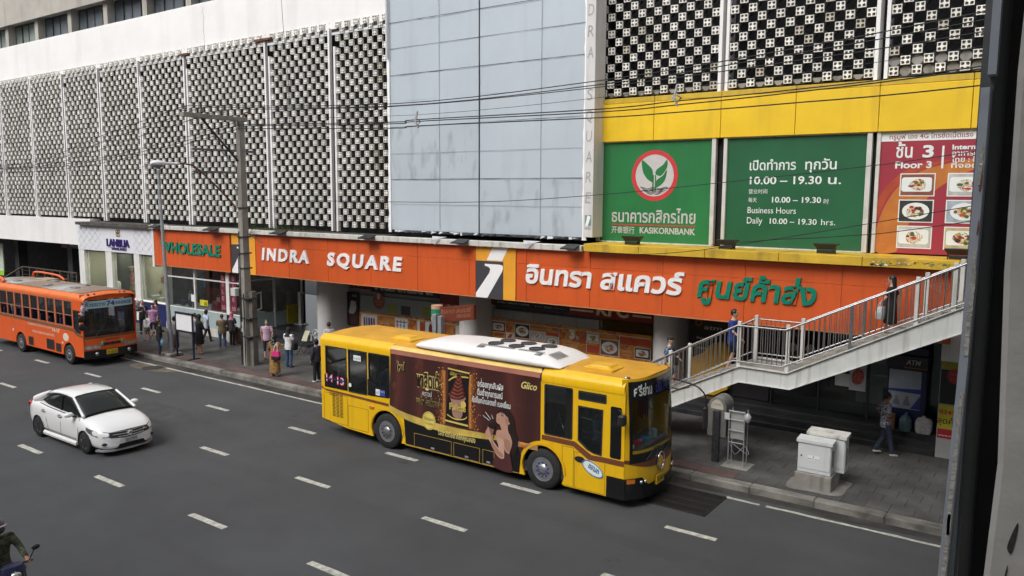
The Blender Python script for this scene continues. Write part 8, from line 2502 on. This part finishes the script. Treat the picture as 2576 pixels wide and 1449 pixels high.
def held_bag(owner, off, size, mat_, label, strap=None):
    """a bag on a person's arm: a thing of its own, placed in the person's frame"""
    t0, _, h = owner
    M_ = Matrix.Translation(t0.location) @ Matrix.Rotation(t0.rotation_euler.z, 4, 'Z')
    p_ = M_ @ Vector(off)
    b = thing('bag', p_, label, 'bag', None, rz=t0.rotation_euler.z)
    a = [[(c_[0] * size[0] * k1, c_[1] * size[1] * k1, size[2] * k) for c_ in rrect(-.5, .5, -.5, .5, .2)] for k, k1 in ((0, .8), (.08, .95), (.6, 1), (1, .85))]
    ob('pouch', MB().loft(a), mat_, parent=b, local=True)
    if strap:
        ob('strap', MB().tube(catmull([(-size[0] * .3, 0, size[2] * .95), (-size[0] * .2, strap[1] * .5, size[2] + strap[0] * .6), (0, strap[1], size[2] + strap[0]), (size[0] * .2, strap[1] * .5, size[2] + strap[0] * .6), (size[0] * .3, 0, size[2] * .95)], 4, False), .010, 5), mat_, parent=b, local=True)
    return b

cl = lambda k, c, r=.85: M('cloth_' + k, c, r, .14, 9, bump=.25, bscale=25)
black_c, navy_c, white_c = cl('black', (.012, .012, .013)), cl('navy', (.015, .02, .05)), cl('white', (.68, .68, .68))
grey_c, jean = cl('grey', (.20, .19, .19)), cl('jean', (.04, .08, .17))
sand = cl('sandal', (.28, .17, .12)); white_s = cl('trainer', (.5, .5, .5))
Z0 = .185
p = person(-31.58, 18.50, Z0, 1.57, 60, 'woman in black top and dark cropped trousers by the grey lamp post, seen from behind', black_c, navy_c, 'phone', 'long', 'pants', 'long', 0, 1.05, shoes=sand, topz=.42)
held_bag(p, (.24, 0, .62), (.22, .10, .28), cl('green', (.08, .22, .04)), 'green cloth bag at the side of the woman by the lamp post', (.1, 0))
held_bag(p, (-.30, -.1, .50), (.22, .12, .22), cl('sky', (.18, .33, .45)), 'pale blue bag held low by the woman by the lamp post', (.1, 0))
person(-35.4, 20.15, Z0, 1.27, -60, 'girl in grey pinafore dress with white sleeves walking beside the orange bus', white_c, cl('pinafore', (.07, .07, .08)), 'walk', 'long', 'skirt', 'bob', 0, .95, hem=.33, shoes=cl('red_shoe', (.3, .02, .03)))
p = person(-36.31, 21.0, Z0, 1.52, -60, 'woman in glasses and purple pink patterned blouse with dark shorts', M_spots('floral_purple', [(.22, .10, .30), (.42, .12, .24), (.30, .22, .38), (.14, .10, .22)], 9), black_c, 'stand', 'short', 'capri', 'bob', 2, 1.25, shoes=sand, topz=.44)
held_bag(p, (-.25, -.1, .55), (.22, .1, .26), cl('carrier', (.5, .5, .5)), 'white carrier bag in the hand of the woman in the purple blouse', (.08, 0))
p = person(-37.15, 20.95, Z0, 1.68, -30, 'man in black t-shirt looking down, at the back of the bus queue', black_c, black_c, 'phone', 'short', 'pants', 'short', 2, 1.0, shoes=black_c)
person(-36.9, 21.5, Z0, 1.66, -100, 'dark haired person in mauve top half hidden behind the man in black', cl('mauve', (.14, .07, .13)), navy_c, 'stand', 'long', 'pants', 'long', 2, .95, shoes=black_c)
person(-31.87, 19.40, Z0, 1.58, 90, 'person in grey blouse and brown skirt standing behind the lamp post', grey_c, cl('brown', (.07, .04, .035)), 'stand', 'long', 'skirt', 'bob', 1, 1.0, hem=.12, shoes=black_c)
person(-31.84, 20.36, Z0, 1.60, 180, 'woman with ponytail and pale blouse behind the woman in black dress', cl('blouse', (.52, .55, .62)), black_c, 'phone', 'short', 'pants', 'pony', 2, 1.0, shoes=sand)
p = person(-30.66, 19.80, Z0, 1.72, 80, 'woman in knee-length black dress with dark headscarf, right of the notice board', black_c, None, 'stand', 'long', 'dress', 'hijab', 0, 1.08, hem=.25, shoes=None, hairmat=cl('ink', (.016, .016, .022)), arms=[(-.13, -.05, .66, -.03, -.11, .62), (.13, -.05, .66, .03, -.11, .62)])
p = person(-32.85, 21.60, Z0, 1.52, 90, 'woman in light blue shirt and black trousers facing the shop window', cl('lightblue', (.42, .52, .66)), black_c, 'walk', 'short', 'pants', 'bob', 1, 1.0, shoes=black_c, topz=.42)
held_bag(p, (.12, .18, .92), (.16, .05, .12), cl('yellow', (.6, .6, .03)), 'small yellow purse on the back of the woman in light blue', (.25, .02))
p = person(-30.94, 21.12, Z0, 1.54, 150, 'woman in olive top and blue side-striped trousers waiting with a black bag', cl('olive', (.14, .105, .06)), jean, 'phone', 'short', 'pants', 'pony', 0, 1.18, shoes=sand, topz=.43)
held_bag(p, (-.05, -.32, .62), (.12, .26, .30), black_c, 'black shoulder bag of the woman in the olive top', (.2, .1))
ob('trouser_stripe', MB().tube([(.105, -.0, .75), (.112, 0, .45), (.105, .0, .12)], .014, 5), white_c, parent=p[0], local=True)
p = person(-31.26, 21.85, Z0, 1.52, 100, 'woman in pink headscarf, dark blouse and black trousers by the shop corner', cl('plumblack', (.035, .022, .03)), black_c, 'phone', 'long', 'pants', 'hijab', 0, 1.05, shoes=black_c, hairmat=cl('pink', (.42, .14, .20)), topz=.42)
held_bag(p, (.24, 0, .62), (.12, .2, .22), black_c, 'black bag at the right elbow of the woman in the pink headscarf', (.1, 0))
held_bag(p, (-.24, 0, .62), (.12, .2, .22), black_c, 'black bag at the left elbow of the woman in the pink headscarf', (.1, 0))
p = person(-27.50, 20.90, Z0, 1.66, -40, 'woman in pink t-shirt and face mask walking behind the concrete pole', cl('pinktee', (.62, .42, .52)), black_c, 'walk', 'short', 'capri', 'short', 2, 1.05, shoes=cl('maroon_shoe', (.12, .02, .03)), topz=.46)
ob('face_mask', MB().ell((0, -.085, 1.505), .062, .05, .052, 12, 8), cl('mask', (.30, .55, .50)), parent=p[0], local=True)
ob('bottle', MB().cyl((.22, -.24, .80), (.24, -.27, .98), .03, .02, 8), M('bottle_clear', (.45, .5, .55), .2), parent=p[0], local=True)
bt = M_spots('batik', [(.36, .19, .05), (.05, .03, .02), (.42, .24, .07), (.07, .035, .02), (.40, .21, .05)], 9, .8, (1.6, 1.6, 1), 'noise')
p = person(-24.54, 18.97, Z0, 1.60, 110, 'woman in yellow brown batik dress and dotted black headscarf at the kerb', bt, None, 'stand', 'long', 'dress', 'hijab', 0, 1.12, hem=.09, shoes=sand, hairmat=cl('scarf_black', (.014, .014, .016)), arms=[(-.15, .0, .67, -.13, -.12, .72), (.15, .0, .67, .13, -.12, .74)])
q = MB()
for i, (a, z) in enumerate(((60, 1.50), (100, 1.55), (85, 1.42), (70, 1.36), (110, 1.40), (90, 1.28), (65, 1.24), (120, 1.30), (30, 1.45))):
    q.ell((.13 * cos(radians(a)) * (1 if z < 1.38 else .72), .02 + .13 * sin(radians(a)) * (1 if z < 1.38 else .68), z), .022, .012, .022, 8, 6)
ob('scarf_dots', q, cl('dotgrey', (.3, .3, .28)), parent=p[0], local=True, kind='stuff')
b_ = held_bag(p, (-.18, .20, .68), (.36, .14, .20), cl('tote_black', (.02, .015, .02)), 'pink and black tote bag with white handles on the back of the batik dress')
ob('upper_band', MB().loft([[(c_[0] * .37 * k1, c_[1] * .15 * k1, z) for c_ in rrect(-.5, .5, -.5, .5, .2)] for z, k1 in ((.14, .99), (.34, .86))]), cl('magenta_tote', (.62, .03, .18)), parent=b_, local=True)
ob('handle', MB().tube(catmull([(-.08, .03, .32), (-.06, -.02, .5), (.0, -.06, .6), (.06, -.02, .5), (.08, .03, .32)], 4, False), .014, 5), white_c, parent=b_, local=True)
p = person(-25.38, 20.32, Z0, 1.63, 100, 'person in white t-shirt, blue jeans and black headscarf seen from behind', white_c, jean, 'phone', 'short', 'pants', 'hijab', 1, 1.08, shoes=cl('navy_trainer', (.05, .10, .15)), hairmat=black_c, topz=.44)
held_bag(p, (-.26, -.05, .72), (.16, .26, .28), black_c, 'black shoulder bag of the person in the white t-shirt', (.35, .12))
p = person(-22.55, 19.30, Z0, 1.62, 180, 'person in dark clothes half hidden behind the tail of the yellow bus', cl('inkblue', (.03, .03, .045)), black_c, 'stand', 'long', 'pants', 'bob', 0, 1.0, shoes=white_s)
held_bag(p, (-.05, -.22, .58), (.2, .14, .36), black_c, 'black rucksack held by the person behind the tail of the yellow bus', (.1, 0))
p = person(-24.9, 22.0, Z0, 1.66, 160, 'guard with short hair in white uniform shirt by the first round pillar', cl('uniform', (.50, .50, .56)), navy_c, 'stand', 'short', 'pants', 'short', 1, 1.0, shoes=black_c)
p = person(-20.3, 22.1, Z0, 1.70, 190, 'woman in black cap and mustard top seen over the yellow bus roof', cl('mustard', (.42, .25, .03)), black_c, 'phone', 'long', 'pants', 'cap', 0, 1.05, hairmat=black_c, shoes=black_c)
ob('hair_back', MB().loft([[(a * rr, .05 + b * rr * .5, z) for a, b in circ(0, 0, 1, 10)] for z, rr in ((1.28, .05), (1.42, .085), (1.58, .08))]), hairm, parent=p[0], local=True)
st_off = lambda xx: line(LN2, xx) - .03
p = person(-9.42, 21.15, 1.40, 1.66, 5, 'man in black cap and dark blue patterned shirt climbing the lower stairs', M_spots('blue_print', [(.018, .03, .07), (.03, .05, .10), (.25, .35, .5), (.015, .025, .05)], 9), navy_c, 'climb', 'short', 'shorts', 'cap', 2, 1.0, hairmat=black_c, shoes=white_s)
held_bag(p, (.16, -.16, .80), (.14, .16, .22), black_c, 'black chest bag of the man in the cap on the stairs', (.3, .1))
person(-7.55, 21.15, 2.26, 1.76, 5, 'man in blue t-shirt and navy shorts stepping onto the stair landing', cl('royal', (.012, .035, .19)), cl('navy_short', (.008, .015, .05)), 'climb', 'short', 'shorts', 'short', 2, 1.12, topz=.44, arms=[(-.15, -.04, .66, -.14, -.15, .57), (.15, .02, .66, .14, .0, .51)])
p = person(-3.62, 21.15, 3.60, 1.60, 175, 'woman with long dark hair in a black dress coming down the upper stairs', black_c, None, 'walk', 'short', 'dress', 'long', 2, 1.0, hem=.26)
held_bag(p, (.20, -.18, .52), (.26, .2, .30), M('white_plastic', (.58, .60, .60), .35, .1, 12, bump=.6, bscale=14), 'white plastic shopping bag carried down the stairs', (.12, 0))
held_bag(p, (-.22, -.18, .72), (.14, .14, .26), cl('wine', (.07, .02, .03)), 'dark red shoulder bag of the woman on the upper stairs', (.3, .1))
person(-3.85, 22.75, Z0, 1.74, 30, 'man in blue camouflage t-shirt and jeans looking into the shop, hands on hips', M_spots('camo_blue', [(.02, .03, .07), (.45, .48, .52), (.10, .13, .22), (.55, .57, .6), (.03, .04, .09)], 11), cl('jean_dark', (.025, .035, .06)), 'walk', 'short', 'pants', 'short', 1, 1.0, shoes=cl('slipper', (.45, .42, .4)), topz=.45,
       arms=[(-.20, .06, .67, -.11, -.01, .56), (.20, .06, .67, .11, -.01, .56)])
person(-54.6, 26.3, .20, 1.68, -100, 'man in denim blue shirt seated at a terrace table in the dark portico', cl('denim', (.10, .17, .28)), navy_c, 'sit', 'long', 'pants', 'short', 1, 1.0, vox=.02)
# passengers of the two buses
person(-39.95, 16.45, .62, 1.62, 0, 'bus passenger in white shirt in the orange bus, second window', white_c, navy_c, 'sit', 'short', 'pants', 'bob', 1, vox=.02, group='passengers of the orange bus')
person(-39.0, 16.45, .62, 1.6, 0, 'bus passenger in dark red top in the orange bus, behind the one in white', cl('darkred', (.22, .02, .03)), navy_c, 'sit', 'short', 'pants', 'cap', 1, hairmat=white_c, vox=.02, group='passengers of the orange bus')
person(-36.4, 16.45, .62, 1.6, 0, 'bus passenger in black shirt with bare forearms near the middle of the orange bus', black_c, navy_c, 'sit', 'short', 'pants', 'short', 2, vox=.02, group='passengers of the orange bus')
person(-37.3, 16.45, .62, 1.6, 0, 'bus passenger in dark jacket with white stripe in the orange bus', cl('stripejk', (.03, .03, .04)), navy_c, 'sit', 'long', 'pants', 'short', 1, vox=.02, group='passengers of the orange bus')
person(-33.55, 16.4, .55, 1.66, 0, 'driver of the orange bus behind the windscreen', cl('driver', (.12, .14, .2)), navy_c, 'sit', 'short', 'pants', 'short', 1, vox=.02, group='bus drivers')
person(-15.85, 16.15, .75, 1.62, 180, 'passenger in teal shirt with a red cloth in the rear window of the yellow bus', cl('teal', (.06, .16, .18)), cl('redcloth', (.5, .02, .04)), 'sit', 'short', 'pants', 'bob', 2, vox=.02, group='passenger of the yellow bus')
person(-9.0, 16.25, .45, 1.70, 0, 'driver in blue shirt behind the side window of the yellow bus', cl('driverblue', (.10, .18, .32)), navy_c, 'sit', 'short', 'pants', 'short', 1, vox=.02, group='bus drivers')

# ================================================================= motorcycle and rider at the bottom left
mo = thing('motorcycle', (-14.08, 5.33, 0), 'dark motorcycle at the bottom left corner of the road, ridden by a man in camouflage', 'motorcycle')
mblk, mgl = M('moto_black', (.02, .02, .03), .2, .1, coat=.6), M('moto_blue', (.03, .035, .09), .2, .1, coat=.8)
mx, my = -14.08, 5.33
for wx_ in (mx - .62, mx + .62):
    q = MB().tube([(wx_ + .25 * cos(a_), my, .29 + .25 * sin(a_)) for a_ in [k * pi / 14 for k in range(29)]], .045, 8)
    w1_ = ob('wheel', q, rubber, parent=mo)
    q = MB()
    for k in range(5):
        a_ = 2 * pi * k / 5
        q.cyl((wx_, my, .29), (wx_ + .22 * cos(a_), my, .29 + .22 * sin(a_)), .014, n=5)
    ob('spokes', q, alu, parent=w1_)
ob('frame', MB().tube([(mx + .45, my, .85), (mx + .1, my, .5), (mx - .3, my, .5), (mx - .65, my, .3)], .045, 6), mblk, parent=mo)
ob('engine', MB().bbox(mx - .2, mx + .22, my - .12, my + .12, .22, .5, .04), M('engine_grey', (.15, .15, .16), .4, metal=.6), parent=mo)
ob('seat', MB().loft([[(x_, my + a * w_, z_ + b * .05) for a, b in circ(0, 0, 1, 10)] for x_, w_, z_ in ((mx - .75, .08, .84), (mx - .4, .15, .82), (mx, .14, .78), (mx + .1, .08, .78))]), M('seat_black', (.015, .015, .015), .7), parent=mo)
ob('fairing', MB().loft([[(mx + .35 + a * .10, my + b * w_, z_) for a, b in circ(0, 0, 1, 12)] for z_, w_ in ((.55, .10), (.8, .17), (.98, .22), (1.07, .16))]), mgl, parent=mo)
ob('rear_cowl', MB().loft([[(x_, my + a * w_, z_ + b * .09) for a, b in circ(0, 0, 1, 10)] for x_, w_, z_ in ((mx - .85, .05, .82), (mx - .6, .12, .74), (mx - .2, .13, .66))]), mgl, parent=mo)
ob('fork', MB().tube([(mx + .62, my, .29), (mx + .42, my, 1.0)], .03, 6), alu, parent=mo)
ob('handlebar', MB().tube([(mx + .28, my - .34, 1.02), (mx + .36, my - .2, 1.06), (mx + .36, my + .2, 1.06), (mx + .28, my + .34, 1.02)], .018, 6), mblk, parent=mo)
for s_ in (-1, 1):
    mq = ob('mirror', MB().ell((mx + .38, my + s_ * .36, 1.26), .02, .07, .045), mblk, parent=mo)
    ob('mirror_stem', MB().tube([(mx + .34, my + s_ * .26, 1.05), (mx + .38, my + s_ * .34, 1.24)], .009, 5), mblk, parent=mq)
ob('headlight', MB().ell((mx + .47, my, .92), .05, .09, .07), chrome, parent=mo)
camo = M_spots('camo_green', [(.035, .045, .02), (.012, .014, .010), (.07, .075, .04), (.02, .03, .015), (.10, .09, .055)], 7, .85, (1, 1, 2.2))
rd = person(mx - .20, my, -.02, 1.74, 0, 'motorcycle rider in camouflage jacket and dark helmet with a chrome visor band', camo, black_c, 'ride', 'long', 'pants', 'none', 1, 1.2, shoes=black_c, topz=.50, group='riders')
hc_ = (0, -.02, 1.61)
ob('helmet', MB().ell(hc_, .135, .155, .15, 18, 12), M('helmet_dark', (.03, .03, .05), .12, .1, coat=1.0), parent=rd[0], local=True)
ob('visor_band', MB().tube([(.145 * cos(a_), -.02 + .168 * sin(a_), 1.60 - .04 * sin(a_)) for a_ in [pi + k * pi / 12 for k in range(13)]], .022, 6), chrome, parent=rd[0], local=True)
ob('visor', MB().ell((0, -.06, 1.565), .125, .13, .075, 14, 8), M('visor_smoke', (.05, .05, .05), .08), parent=rd[0], local=True)
